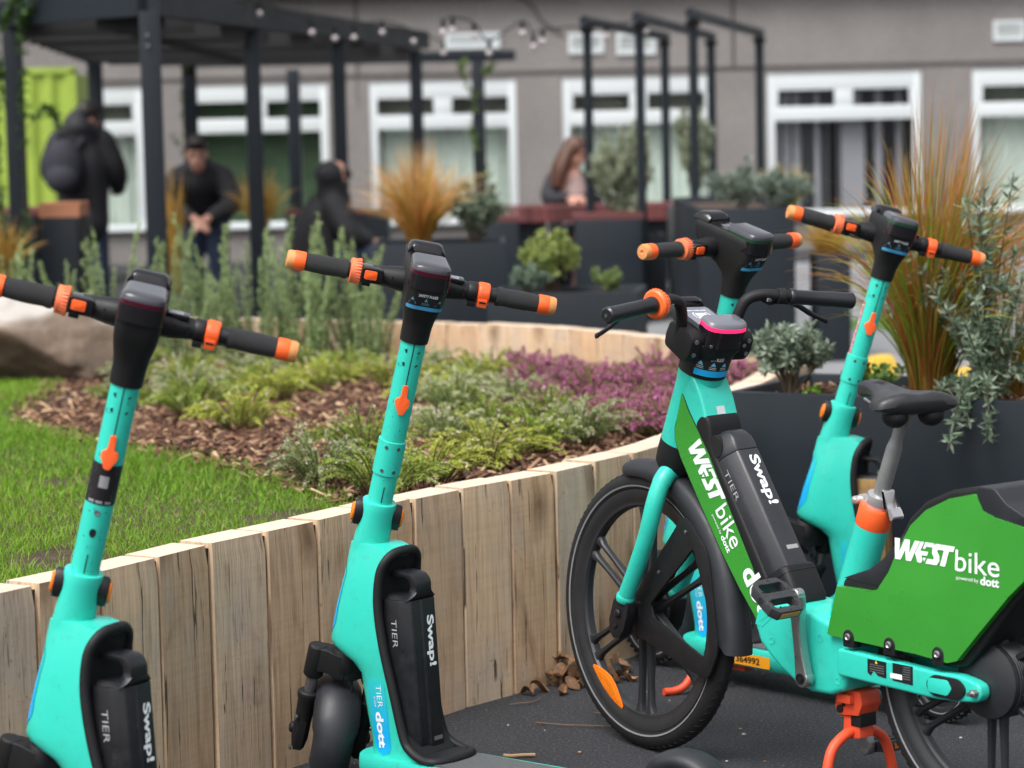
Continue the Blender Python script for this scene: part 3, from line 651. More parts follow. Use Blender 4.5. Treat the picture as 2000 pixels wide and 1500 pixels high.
def scooter(X, Y, th, steer, lean, label, lens='red', collar=True, stemlabel=False, redside=False, bronze=False, number=False):
    M = Matrix.Translation((X, Y, 0)) @ Matrix.Rotation(math.pi - R(th), 4, 'Z') @ Matrix.Rotation(R(lean), 4, 'X')
    root = empty('electric_scooter', M, label, 'scooter', 'teal electric scooters'); S = steer_matrix(steer)
    P = lambda key, fn, par=root, mtx=None: link(fn_name(key), once(key, fn), par, mtx)
    fn_name = lambda k: k.split(':')[0]
    h = P('neck_housing', sc_housing); P('seal', sc_seal, h); P('battery_bay', sc_bay, h)
    d = P('side_decal', sc_decal, h); P('lettering:is', sc_decal_txt, d); P('nose_decal', sc_front_decal, h)
    b = link('battery', once('battery' + str(bronze), lambda: sc_battery().mesh('battery', BRONZE if bronze else BATT, bevel=.003)), root)
    P('carry_handle', sc_handle, b)
    if not bronze: P('lettering:swap', sc_bat_txt, b); P('lettering:t', sc_bat_txt2, b); P('serial_tag', sc_bat_tag, b)
    dk = P('deck', sc_deck); P('deck_mat', sc_mat, dk)
    if number:
        yo = .0868; tg = MB().add([V(x, yo, z) for x, z in ((-.385, .070), (-.52, .070), (-.52, .101), (-.385, .101))], [(0, 1, 2, 3)]).build('number_plate', YSTICK, dk, smooth=0)
        lay(MB(), text_shape('364992', .02), lambda a, b: V(-.40 - a, yo + .001, .077 + b), 0, .085, 0, .0175).build('lettering', STICK, tg, smooth=0)
    Wr = Matrix.Translation((-1.02, 0, .1035)) @ Matrix.Scale(.9, 4)
    wr = P('wheel', sc_rim, root, Wr); P('tyre', sc_tyre, wr); P('reflective_stripe', sc_ringline, wr)
    rg = P('mudguard:r', lambda: arc_guard('mudguard', CHAR, .122, 172, 20, .045, crown=.010, taper=.75), root, Wr)
    MB().box((-1.135, 0, .170), (.022, .05, .030), Matrix.Rotation(.5, 3, 'Y')).build('tail_light', REDL, rg, Wr.inverted(), bevel=.004)
    P('kickstand', sc_kick)
    # everything that turns with the handlebar
    fk = P('fork', sc_fork, root, S); P('stanchion', sc_stan, fk); P('lower_leg', sc_legs, fk); P('bolt', sc_guard_bolts, fk)
    Wf = S @ Matrix.Translation((.02, 0, .122)) @ Matrix.Rotation(RAKE, 4, 'Y')
    wf = P('wheel', sc_rim, root, Wf); P('tyre', sc_tyre, wf); P('reflective_stripe', sc_ringline, wf)
    P('mudguard:f', lambda: arc_guard('mudguard', CHAR, .126, 10, 215, .053, crown=.016, taper=.85, lip=.034), root, Wf)
    st = P('stem', sc_stem, root, S); P('slot', sc_stem_marks, st); P('scratch', sc_wear, st)
    hk = P('hook', sc_hook, st); P('screw:h', sc_hookscrews, hk)
    if collar: co = P('collar', sc_collar, st); P('screw:c', lambda: sc_screws(.833, .779), co)
    if stemlabel: sb = P('sticker:b', sc_stemlabel, st); P('print:b', sc_stemlabel_txt, sb); P('keyhole', sc_keyhole, st); P('screw:k', sc_lone_screw, st)
    if redside: sb = P('sticker:r', sc_stem_red, st); P('print:r', sc_stem_red_txt, sb)
    sv = P('sleeve', sc_sleeve, root, S)
    for s_ in (1, -1):
        q = P('reflector_mount:%d' % s_, lambda: sc_lamp_housing(s_), sv); P('reflector:%d' % s_, lambda: sc_lamp(s_), q)
    hd = P('control_head', sc_head, root, S); dp = P('display', sc_display, hd); P('phone_rest', sc_lip, hd)
    link('print', once('dtxt', sc_display_txt), hd)
    lb = P('light_base', sc_puck, hd); link('rear_light', once('lens' + lens, lambda: sc_puck_lens().mesh('rear_light', REDL if lens == 'red' else GRNL)), hd); P('light_cap', sc_puck_top, hd)
    if not stemlabel: la = P('safety_label', sc_label, hd); P('label_band', sc_label_band, hd); P('lettering:s', sc_label_txt, hd); P('pictogram', sc_label_icons, hd)
    hb = P('handlebar', sc_bar, root, S)
    for s_ in (1, -1):
        g = P('grip:%d' % s_, lambda: sc_grip(s_), root, S); P('end_band:%d' % s_, lambda: sc_endband(s_), g); P('end_cap:%d' % s_, lambda: sc_endcap(s_), g)
        P('brake_lever:%d' % s_, lambda: sc_lever(s_), hb)
    P('brake_cable', sc_cable, hb); P('bell', sc_bell, hb); pd = P('switch_pod', sc_pod, hb); P('horn_button', sc_btn, hb); P('lever_clamp', sc_clamp, hb)
    t = P('throttle', sc_thr, root, S); P('throttle_slot', sc_throat, t); P('lettering:go', sc_thr_mark, t)
    md = P('side_display', sc_meter, hb); P('display_window', sc_meterface, hb)
    return root
scooter(-.996, 5.051, 29.4, -55.9, .56, 'teal scooter cut by the left edge, black paper label on its stem, nearest the lawn', collar=False, stemlabel=True)
scooter(-.457, 5.928, 39.1, -44.0, .05, 'teal scooter standing alone before the timber wall, second from the left, whole handlebar in view')
scooter(.37, 7.20, 48.7, 1.0, 0, 'teal scooter half hidden behind the bicycle handlebar, with an orange number sticker on its deck', lens='green', collar=False, number=True)
scooter(.747, 7.60, 22.2, -59, .8, 'teal scooter behind the bike saddle with bronze battery and green tinted light, before the planter', lens='green', redside=True, bronze=True)
# ---------------------------------------------------------------- rental bicycle (bike frame: x forward, y left, z up; origin on the ground under the rear hub)
BR = R(22.0); BX = 1.2597
bike = empty('rental_bicycle', Matrix.Translation((.985, 5.38, 0)) @ Matrix.Rotation(math.pi - R(52), 4, 'Z'), 'teal and green hire bicycle with black saddle and tall mag wheels, parked on its stand', 'bicycle')
BS0 = Matrix.Translation((BX, 0, 0)) @ Matrix.Rotation(-BR, 4, 'Y'); BS = BS0 @ Matrix.Rotation(R(-6), 4, 'Z')
def bk_tyre():
    r, hw = .332, .026; mb = MB()
    prof = [(.284, -.016), (.292, -.0235), (.304, -.026), (.318, -.0225), (.328, -.012), (r, 0), (.328, .012), (.318, .0225), (.304, .026), (.292, .0235), (.284, .016)]
    mb.lathe(prof, (0, 0, 0), (0, 1, 0), 96, 0, False)
    for i in range(84):
        a = 2 * math.pi * i / 84
        for s_ in (-1, 1):
            M = Matrix.Rotation(-a - s_ * .0, 3, 'Y'); mb.box(M @ V(.3268, s_ * .0115, 0), (.0030, .0150, .0058), M @ Matrix.Rotation(s_ * .50, 3, 'Z') @ Matrix.Rotation(s_ * .75, 3, 'X'))
    return mb.mesh('tyre', TYRE, smooth=60)
def bk_stripe():
    mb = MB()
    for s_ in (1, -1): mb.lathe([(.2945, s_ * .0252), (.2985, s_ * .0266)], (0, 0, 0), (0, 1, 0), 96, 0, False)
    return mb.mesh('reflective_stripe', REFL)
def bk_rim(hubw, hubr):
    mb = MB().lathe([(.246, -.007), (.250, -.013), (.262, -.0145), (.268, -.020), (.287, -.0215), (.2885, -.015), (.2885, .015), (.287, .0215), (.268, .020), (.262, .0145), (.250, .013), (.246, .007)], (0, 0, 0), (0, 1, 0), 96, 0, False)
    mb.lathe([(.246, .007), (.246, -.007)], (0, 0, 0), (0, 1, 0), 96, 0, False)
    for i in range(6):
        c = R(90 + 60 * i)
        for s_ in (-1, 1):
            ux, uz = math.cos(c), math.sin(c); px, pz = -uz * s_, ux * s_; rings = []
            for t, off, hwid, th in ((.035, .0145, .0095, .013), (.10, .0165, .0075, .010), (.18, .0185, .0065, .008), (.225, .0200, .0075, .009), (.243, .0225, .0125, .010), (.252, .025, .020, .0115)):
                o = V(ux * t + px * off, 0, uz * t + pz * off); rings.append([o + V(px * a, b, pz * a) for a, b in ((-hwid, -th * .55), (-hwid * .55, -th), (hwid * .55, -th), (hwid, -th * .55), (hwid, th * .55), (hwid * .55, th), (-hwid * .55, th), (-hwid, th * .55))])
            mb.loft(rings)
    mb.lathe([(.012, -hubw), (hubr * .6, -hubw * .95), (hubr, -hubw * .7), (hubr, hubw * .7), (hubr * .6, hubw * .95), (.012, hubw)], (0, 0, 0), (0, 1, 0), 40)
    for k in range(8): mb.lathe([(hubr + .0015, -hubw * .5 + k * hubw / 8), (hubr + .0035, -hubw * .47 + k * hubw / 8), (hubr + .0015, -hubw * .44 + k * hubw / 8)], (0, 0, 0), (0, 1, 0), 32, 0, False)
    return mb.mesh('wheel', RIM, smooth=40)
def bk_reflector():
    # almond shaped plate on the inner edge of the rim
    mb = MB(); n = 24; out = []; c0 = 304
    for i in range(n + 1): t = i / n; a = R(c0 - 17 + 34 * t); out.append((math.cos(a) * .262, math.sin(a) * .262))
    for i in range(n + 1): t = 1 - i / n; a = R(c0 - 17 + 34 * t); q = .262 - .006 - .036 * math.sin(math.pi * t) ** .8; out.append((math.cos(a) * q, math.sin(a) * q))
    mb.prism(out, .0150, .0185); return mb.mesh('reflector', mat('orange reflector rim', (.90, .20, .01), .35), bevel=.0012)
def bk_reflector_lens():
    mb = MB(); n = 18; out = []; c0 = 304
    for i in range(n + 1): t = i / n; a = R(c0 - 12 + 24 * t); out.append((math.cos(a) * .2565, math.sin(a) * .2565))
    for i in range(n + 1): t = 1 - i / n; a = R(c0 - 12 + 24 * t); q = .2565 - .004 - .023 * math.sin(math.pi * t) ** .8; out.append((math.cos(a) * q, math.sin(a) * q))
    mb.prism(out, .0184, .0200); return mb.mesh('reflector_lens', AMBER)
ty, stp, rl_, rll = bk_tyre(), bk_stripe(), bk_reflector(), bk_reflector_lens()
W0 = BS @ Matrix.Translation((-.034, 0, .3705)) @ Matrix.Rotation(BR, 4, 'Y')
wf = link('wheel', bk_rim(.045, .045), bike, W0 @ Matrix.Rotation(R(0), 4, 'Y')); link('tyre', ty, wf); link('reflective_stripe', stp, wf); link('reflector', rl_, wf); link('reflector_lens', rll, wf)
W1 = Matrix.Translation((0, 0, .332))
wr = link('wheel', bk_rim(.050, .078), bike, W1); link('tyre', ty, wr); link('reflective_stripe', stp, wr)
# --- front end
mb = MB()
for s_ in (1, -1):
    mb.tube(spline([(-.014, s_ * .016, .738), (-.020, s_ * .038, .730), (-.031, s_ * .058, .708), (-.043, s_ * .071, .665), (-.050, s_ * .075, .60), (-.046, s_ * .0755, .52), (-.034, s_ * .076, .415)], 6), [.0225] * 12 + [.0212] * 12 + [.0205] * 8 + [.0198] * 5, n=20)
    mb.lathe([(.0198, .40), (.0225, .405), (.0225, .414), (.020, .418)], (-.033, s_ * .076, 0), (0, 0, 1), 20)
fork = mb.build('fork', TEAL, bike, BS, smooth=50)
mb = MB()
for s_ in (1, -1):
    mb.prism([(-.060, .408), (-.008, .408), (-.004, .385), (-.006, .335), (-.018, .312), (-.038, .304), (-.058, .314), (-.068, .340), (-.066, .38)], s_ * .060, s_ * .086)
    mb.lathe([(.011, 0), (.011, .004), (.006, .007)], (-.034, s_ * .086, .368), (0, s_, 0), 16); mb.lathe([(.006, 0), (.006, .004)], (-.036, s_ * .086, .335), (0, s_, 0), 12)
dp = mb.build('dropout', BATT, fork, bevel=.006)
MB().lathe([(.046, .735), (.052, .745), (.054, .775), (.0535, .803)], n=36).build('crown_ring', SATIN, bike, BS)
MB().lathe([(.0525, .803), (.0525, .86), (.052, .95), (.0555, .992)], n=40).build('head_tube', TEAL, bike, BS0, smooth=60)
# mudguard with its triangular stay
FW = BS @ Matrix.Translation((-.034, 0, .3705))
def bk_guard():
    mb = MB(); rings = []; n = 56
    for i in range(n + 1):
        t = (i / n) ** 1.25; a = R(52 + 114 * t); r = .345 + .006 * t + .014 * max(0, t - .86) / .14; e = min(1, .30 + (t * 14) ** .5 * .70) * (1 + .12 * max(0, t - .6)) ; lip = .020 + .012 * min(1, t * 2)
        if t > .985: lip *= .3
        sec = [(-1, -lip), (-.99, -lip * .5), (-.9, .0), (-.65, .009), (-.3, .0135), (0, .0145), (.3, .0135), (.65, .009), (.9, 0), (.99, -lip * .5), (1, -lip)]
        ou = [(y * .0365 * e, r + h * e) for y, h in sec]; ii = [(y * .93, q - .004) for y, q in reversed(ou)]
        rings.append([V(math.cos(a) * q, y, math.sin(a) * q) for y, q in ou + ii])
    return mb.loft(rings).mesh('mudguard', CHAR, smooth=50)
mg = link('mudguard', bk_guard(), bike, FW)
mb = MB()
def rounded(pts, r, n=5):
    out = []; k = len(pts)
    for i in range(k):
        p, a, b = V(*pts[i], 0), V(*pts[i - 1], 0), V(*pts[(i + 1) % k], 0); u, w_ = (a - p).normalized(), (b - p).normalized()
        rr = min(r, (a - p).length * .45, (b - p).length * .45)
        for j in range(n): t = j / (n - 1); q = (p + u * rr) * (1 - t) ** 2 + p * 2 * t * (1 - t) + (p + w_ * rr) * t ** 2; out.append((q.x, q.y))
    return out
so_ = [(-.085, .31), (.026, .0), (-.012, -.05), (-.318, -.002), (-.325, .085), (-.20, .270)]
si_ = [(-.148, .252), (-.050, .048), (-.076, .026), (-.278, .040), (-.296, .060), (-.252, .150)]
for s_ in (1,): mb.frame(rounded(so_, .03), rounded(si_, .012), s_ * .0345, s_ * .0420)
mb.build('mudguard_stay', BLACK, mg, bevel=.0015)
mb = MB()
for x, z in ((-.108, .272), (-.052, .135), (-.012, .030)): mb.lathe([(.005, 0), (.005, .002), (.002, .003)], (x, .042, z), (0, 1, 0), 10)
mb.build('bolt', DKMET, mg)
# neck, clamp, light, bars
def bsec(tab, z, n=8):
    f, r, w_, rc = interp(tab, z); return [V(a, b, z) for a, b in rrect((f - r) / 2, w_, min(rc, w_ * .98, (f - r) / 2 * .98), n, (f + r) / 2)]
NT = [(.985, .056, -.056, .056, .056), (1.0, .056, -.057, .0555, .055), (1.03, .058, -.058, .055, .050), (1.05, .070, -.060, .060, .045), (1.055, .078, -.062, .064, .045), (1.070, .085, -.064, .064, .045), (1.076, .088, -.062, .058, .045)]
neck = MB().loft([bsec(NT, z) for z in (.985, 1.0, 1.03, 1.05, 1.055, 1.070, 1.076)]).build('steering_neck', BLACK, bike, BS, smooth=45)
mb = MB()
for s_ in (1, -1):
    mb.prism(rounded([(.050, 1.030), (.056, 1.055), (.050, 1.092), (-.030, 1.096), (-.046, 1.085), (-.046, 1.045), (-.030, 1.022)], .010), s_ * .050, s_ * .088)
mb.build('bar_clamp', SATIN, neck, bevel=.006)
mb = MB()
for s_ in (1, -1):
    for z in (1.080, 1.048): mb.lathe([(.0055, 0), (.0055, .0015), (.003, .0016)], (-.0465, s_ * .074, z), (-1, 0, 0), 12)
    mb.lathe([(.0045, 0), (.0045, .0015)], (-.0655, s_ * .047, 1.078), (-1, 0, 0), 12)
mb.build('screw', STEEL, neck)
HT = [(1.072, .110, -.062, .052, .042), (1.085, .126, -.062, .053, .042), (1.098, .128, -.058, .052, .042), (1.100, .124, -.050, .048, .040)]
def hsec(z, dx=0, k=1): return bsec([(a, f, r, w_ * k, rc) for a, f, r, w_, rc in HT], z)
rings = []
for z in (1.072, 1.085, 1.098, 1.100): rings.append([V(p.x, p.y, p.z) for p in hsec(z)])
unit_ = MB().loft(rings).build('control_unit', CHAR, bike, BS, smooth=45)
tilt = lambda a, b, c: V(a, b, c)
MB().prism(rrect(.050, .041, .008, 5, .045, 0), 1.1002, 1.1015, tilt).build('display', DISP, unit_)
MB().prism(rrect(.013, .015, .002, 3, .048, .0), 1.1017, 1.1022, tilt).build('display_window', LCD, unit_)
mb = MB(); f = lambda a, b: tilt(.048 + b, -a, 1.1023)
lay(mb, text_shape('BIKE AND RIDE', .02), f, -.026, .026, .0245, .005)
for s_ in (-1, 1):
    A = [s_ * (.0 + .8) * k / 6 for k in range(-6, 7)]
    mb.add([f(s_ * math.cos(a) * q + 0, math.sin(a) * q) for q in (.022, .024) for a in A], [(i, i + 1, 14 + i, 13 + i) for i in range(12)])
mb.build('lettering', WHITE, unit_, smooth=0)
mb = MB(); rings = []
for i in range(11):
    y = -.040 + .08 * i / 10; h = .020 * (1 - (abs(y) / .0405) ** 6) ** .5
    rings.append([tilt(x, y, 1.098 + zz * h) for x, zz in ((.100, 0), (.102, .8), (.110, 1), (.120, .95), (.127, .4), (.127, 0))])
mb.loft(rings).build('phone_rest', GLOSS, unit_, smooth=50)
def bpuck(off, x1=-.010):
    n = 15; pts = [(x1, .049 + off)]
    for i in range(n): a = math.pi * i / (n - 1); pts.append((-.038 - math.sin(a) ** .7 * (.030 + off), math.cos(a) * (.052 + off)))
    return pts + [(x1, -.049 - off)]
MB().loft([[V(a, b, z) for a, b in bpuck(o)] for z, o in ((1.070, .002), (1.111, .001))]).build('light_base', GLOSS, unit_)
MB().loft([[V(a, b, z) for a, b in bpuck(o)] for z, o in ((1.111, .0015), (1.1205, .0005))]).build('light_bar', REDLIT, unit_)
MB().loft([[V(a, b, z) for a, b in bpuck(o)] for z, o in ((1.1205, .0022), (1.128, -.001), (1.131, -.006))]).build('light_cap', mat('satin grey light cap', (.14, .145, .17), .22), unit_, smooth=50)
BM = BS @ Matrix.Translation((0, 0, 1.08)) @ Matrix.Rotation(R(-2.0), 4, 'X') @ Matrix.Translation((0, 0, -1.08))
path = spline([(.017, .074, 1.04), (.018, .075, 1.075), (.020, .080, 1.115), (.021, .094, 1.148), (.012, .125, 1.164), (-.002, .165, 1.166), (-.018, .22, 1.167), (-.030, .262, 1.168)], 6)
full = [tuple(p) for p in path]
mb = MB().tube(full, .0135, n=18).tube([(x, -y, z) for x, y, z in full], .0135, n=18)
bars = mb.build('handlebar', SATIN, bike, BM, smooth=60)
for s_ in (1, -1):
    a, b = V(-.010, s_ * .190, 1.166), V(-.055, s_ * .345, 1.168); ax = b - a; L_ = ax.length
    g = MB().lathe([(.0175, 0), (.0195, .003), (.0195, .012), (.0170, .016), (.0172, L_ * .4), (.0180, L_ * .85), (.0192, L_ * .93), (.0190, L_ - .004), (.015, L_), (.004, L_ + .0005)], a, ax, 30).build('grip', mat('worn black grip', (.013, .014, .0175), .36, rvar=.1) if s_ == 1 else MATS['worn black grip'], bike, BM, smooth=40)
    MB().lathe([(.0045, L_ + .0008), (.0045, L_ + .002), (.002, L_ + .002)], a, ax, 12).build('end_screw', DKMET, g)
    mb = MB().lathe([(.0185, -.03), (.0185, -.012), (.017, -.010)], a, ax, 24); mb.box(V(.018, s_ * .155, 1.152), (.040, .040, .016), Matrix.Rotation(s_ * -.28, 3, 'Z'))
    mt = mb.build('lever_mount', SATIN, bars, bevel=.004)
    MB().box(V(-.005, s_ * .143, 1.159), (.004, .024, .007), Matrix.Rotation(s_ * -.2, 3, 'Z')).build('mount_mark', REFL, mt)
    MB().tube(spline([(.012, s_ * .180, 1.145), (.028, s_ * .205, 1.138), (.020, s_ * .245, 1.128), (.006, s_ * .285, 1.108), (-.004, s_ * .318, 1.096), (-.006, s_ * .325, 1.095)], 6), [.006] * 6 + [.0065] * 12 + [.0055] * 6 + [.0062] * 6 + [.005], n=10, flat=.75).build('brake_lever', BLACK, bars, smooth=60)
mb = MB().lathe([(.021, -.034), (.024, -.032), (.0335, -.012), (.0335, -.004), (.029, 0), (.02, .0005)], V(-.010, .190, 1.166), V(-.045, .155, .002), 40)
axb = V(-.045, .155, .002).normalized()
for i in range(26):
    Mq = axb.to_track_quat('Z', 'Y').to_matrix() @ Matrix.Rotation(2 * math.pi * i / 26, 3, 'Z'); mb.box(V(-.010, .190, 1.166) - axb * .019 + Mq @ V(.0300, 0, 0), (.003, .0035, .018), Mq @ Matrix.Rotation(-.40 + .9, 3, 'Y'))
mb.build('bell', mat('bright orange bell', (.88, .15, .03), .42), bars, smooth=30)
# safety sticker on the neck
def on_neck(off): 
    def f(a, b): q = a / .056; r = .0565 + off + .0035 * (1 if b < 1.0 else 1); return V(-math.cos(q) * r, -math.sin(q) * r, b)
    return f
mb = MB(); grid(mb, on_neck(.0), -.056, .026, .995, 1.050, 16, 4); sl_ = mb.build('safety_label', STICK, neck, smooth=60)
mb = MB(); grid(mb, on_neck(.0008), -.056, .026, .996, 1.011, 16, 2); mb.build('label_band', BLUE, neck, smooth=60)
mb = MB(); f = on_neck(.0008); lay(mb, text_shape('SAFETY RULES', .018), f, -.036, .004, 1.036, .0080)
for cx in (-.046, -.018, .008):
    for k in range(2): mb.add([f(cx + a, 1.0165 - k * .004 + b + .002) for a, b in ((-.008, 0), (.008, 0), (.008, .0012), (-.008, .0012))], [(0, 1, 2, 3)])
mb.build('lettering', mat('soft white print', (.55, .57, .6), .5), neck, smooth=0)
mb = MB(); f = on_neck(.0016)
for cx in (-.046, -.018, .008): mb.add([f(cx + a, 1.023 + b) for a, b in ((-.006, 0), (.006, 0), (.0035, .005), (0, .0095), (-.0035, .005))], [(0, 1, 2, 3, 4)])
for k in range(2): mb.add([f(a, 1.0065 - k * .004 + b) for a, b in ((-.046, 0), (.014, 0), (.014, .0011), (-.046, .0011))], [(0, 1, 2, 3)])
mb.build('pictogram', mat('pale blue print', (.15, .42, .62), .5), neck, smooth=0)
# --- frame
fl = [(.955, .805), (.940, .758), (.905, .700), (.847, .610), (.777, .506), (.719, .430), (.650, .345)]
fu = [(.575, .385), (.632, .435), (.676, .500), (.741, .608), (.770, .660), (.800, .735), (.822, .805), (.842, .862), (.868, .905), (.895, .93)]
fr = MB().prism(spline(fl, 4) + spline(fu, 4), -.050, .050).build('frame', TEAL, bike, bevel=.012, seg=4, smooth=40)
gp = [(.903, .866), (.929, .782), (.928, .755), (.911, .717), (.847, .617), (.777, .513), (.719, .437), (.664, .373), (.628, .386), (.676, .490), (.741, .600), (.815, .730), (.883, .826)]
def grow(p, d):
    c = V(sum(a for a, b in p) / len(p), sum(b for a, b in p) / len(p), 0); out = []
    for i in range(len(p)):
        a, q, b = V(*p[i - 1], 0), V(*p[i], 0), V(*p[(i + 1) % len(p)], 0); t = ((q - a).normalized() + (b - q).normalized()).normalized(); nn = V(t.y, -t.x, 0)
        if nn.dot(q - c) < 0 : nn = -nn
        out.append((q.x + nn.x * d, q.y + nn.y * d))
    return out
MB().prism(grow(gp, .0022), .0495, .0512).prism(grow(gp, .0022), -.0512, -.0495).build('panel_edge', STICK, fr, smooth=0)
dpn = MB().prism(gp, .0500, .0520).prism(gp, -.0520, -.0500).build('side_panel', GREEN, fr, smooth=0)
mb = MB(); U = V(-.545, 0, -.838).normalized(); Wv = V(-.838, 0, .545).normalized()   # reading direction runs down the tube
PO = V(.880, .0532, .742)
f = lambda a, b: PO + U * a + Wv * b
f2 = lambda a, b: PO + U * a + Wv * b
lay(mb, west_shape(), f, .0, .155, -.004, .048); lay(mb, text_shape('bike', .004), f, .162, .262, -.004, .046)
lay(mb, text_shape('powered by', .0), f, .165, .215, -.019, .007); lay(mb, text_shape('dott', .03), f, .220, .262, -.021, .014)
lay(mb, text_shape('dott', .035), f, .318, .455, -.004, .052)
mb.build('lettering', WHITE, dpn, smooth=0)
MB().add([V(x, y, z) for x, y, z in ((.8308, .013, .836), (.8308, -.012, .836), (.8252, -.012, .818), (.8252, .013, .818))], [(0, 1, 2, 3)]).build('paper_label', mat('pale label', (.55, .62, .62), .5), fr, smooth=0)
# battery tray, battery and its rubber foot: a runs up the tube, n is the height above it
A_ = V(.543, 0, .840); N_ = V(-.840, 0, .543)
bf = lambda a, n, y: A_ * a + N_ * n + V(0, y, 0)
tray = [(.700, -.310), (.700, -.274), (.80, -.272), (1.02, -.272), (1.075, -.268), (1.110, -.250), (1.132, -.246), (1.146, -.262), (1.140, -.290), (1.08, -.312)]
MB().prism(rounded(tray, .012), -.0508, .0508, lambda a, n, y: bf(a, n, y)).build('battery_tray', SATIN, bike, bevel=.012, seg=3, smooth=45)
bs = [(-.046, -.300), (-.0485, -.252), (-.045, -.242), (-.032, -.220), (-.026, -.217), (.026, -.217), (.032, -.220), (.045, -.242), (.0485, -.252), (.046, -.300)]
BGREY = mat('dusty sky lit charcoal casing', (.024, .025, .030), .36, var=.12, vscale=10, rvar=.12, bump=.05, bscale=350, dirt=((.12, .12, .125), .12, 50))  # lightened all over: the top face's sky reflection is put into the colour
bt = MB().loft([[bf(a, n, -y) for y, n in bs] for a in (.735, .86, 1.028)]).build('battery', BGREY, bike, bevel=.003, smooth=40)
rings = []
for a, k, dn in ((1.0285, 1, 0), (1.045, .99, .001), (1.060, .93, .000), (1.075, .84, -.006), (1.085, .76, -.016), (1.090, .66, -.028)): rings.append([bf(a, -.30 + (n + .30) * 1 + dn if n > -.29 else n, -y * k) for y, n in bs])
MB().loft(rings).build('carry_handle', BGREY, bt, bevel=.003, smooth=50)
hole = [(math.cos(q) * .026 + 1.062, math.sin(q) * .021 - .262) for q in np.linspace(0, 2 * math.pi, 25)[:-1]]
MB().prism(hole, .030, .0500, lambda a, n, y: bf(a, n, y)).build('handle_hollow', mat('unlit hollow rubber', (.004, .004, .004), .9), bt)  # near-black plug: shade of the hollow is put into its colour
rf_ = MB().loft([[bf(a, n, -y) for y, n in rrect(hw, hn, .016, 5, 0, -.258 - dd)] for a, hw, hn, dd in ((.738, .049, .044, .004), (.732, .0495, .047, 0), (.660, .0485, .046, .0), (.640, .045, .040, .004), (.630, .036, .030, .008))]).build('rubber_foot', SATIN, bike, smooth=45)
MB().tube([bf(.722, n, y) for y, n in rrect(.0497, .0472, .017, 6, 0, -.258)], .0012, n=6, closed=True).build('foot_seam', STICK, rf_)
mb = MB(); lay(mb, text_shape('Swap!', .03), lambda a, b: bf(1.012 - a, -.2164, .006 - b + .0), 0, .125, 0, .028); mb.build('lettering', WHITE, bt, smooth=0)
mb = MB(); lay(mb, text_shape('TIER', -.012), lambda a, b: bf(1.00 - a, -.2695 + b, .0489), 0, .075, 0, .0155); mb.build('lettering', GREYTXT, bt, smooth=0)
mb = MB(); mb.add([bf(.775, -.2166, y) for y in (.012, -.022)] + [bf(.785, -.2166, y) for y in (-.022, .012)], [(0, 1, 2, 3)]); mb.build('serial_tag', mat('silver serial tag', (.30, .30, .31), .5), bt, smooth=0)
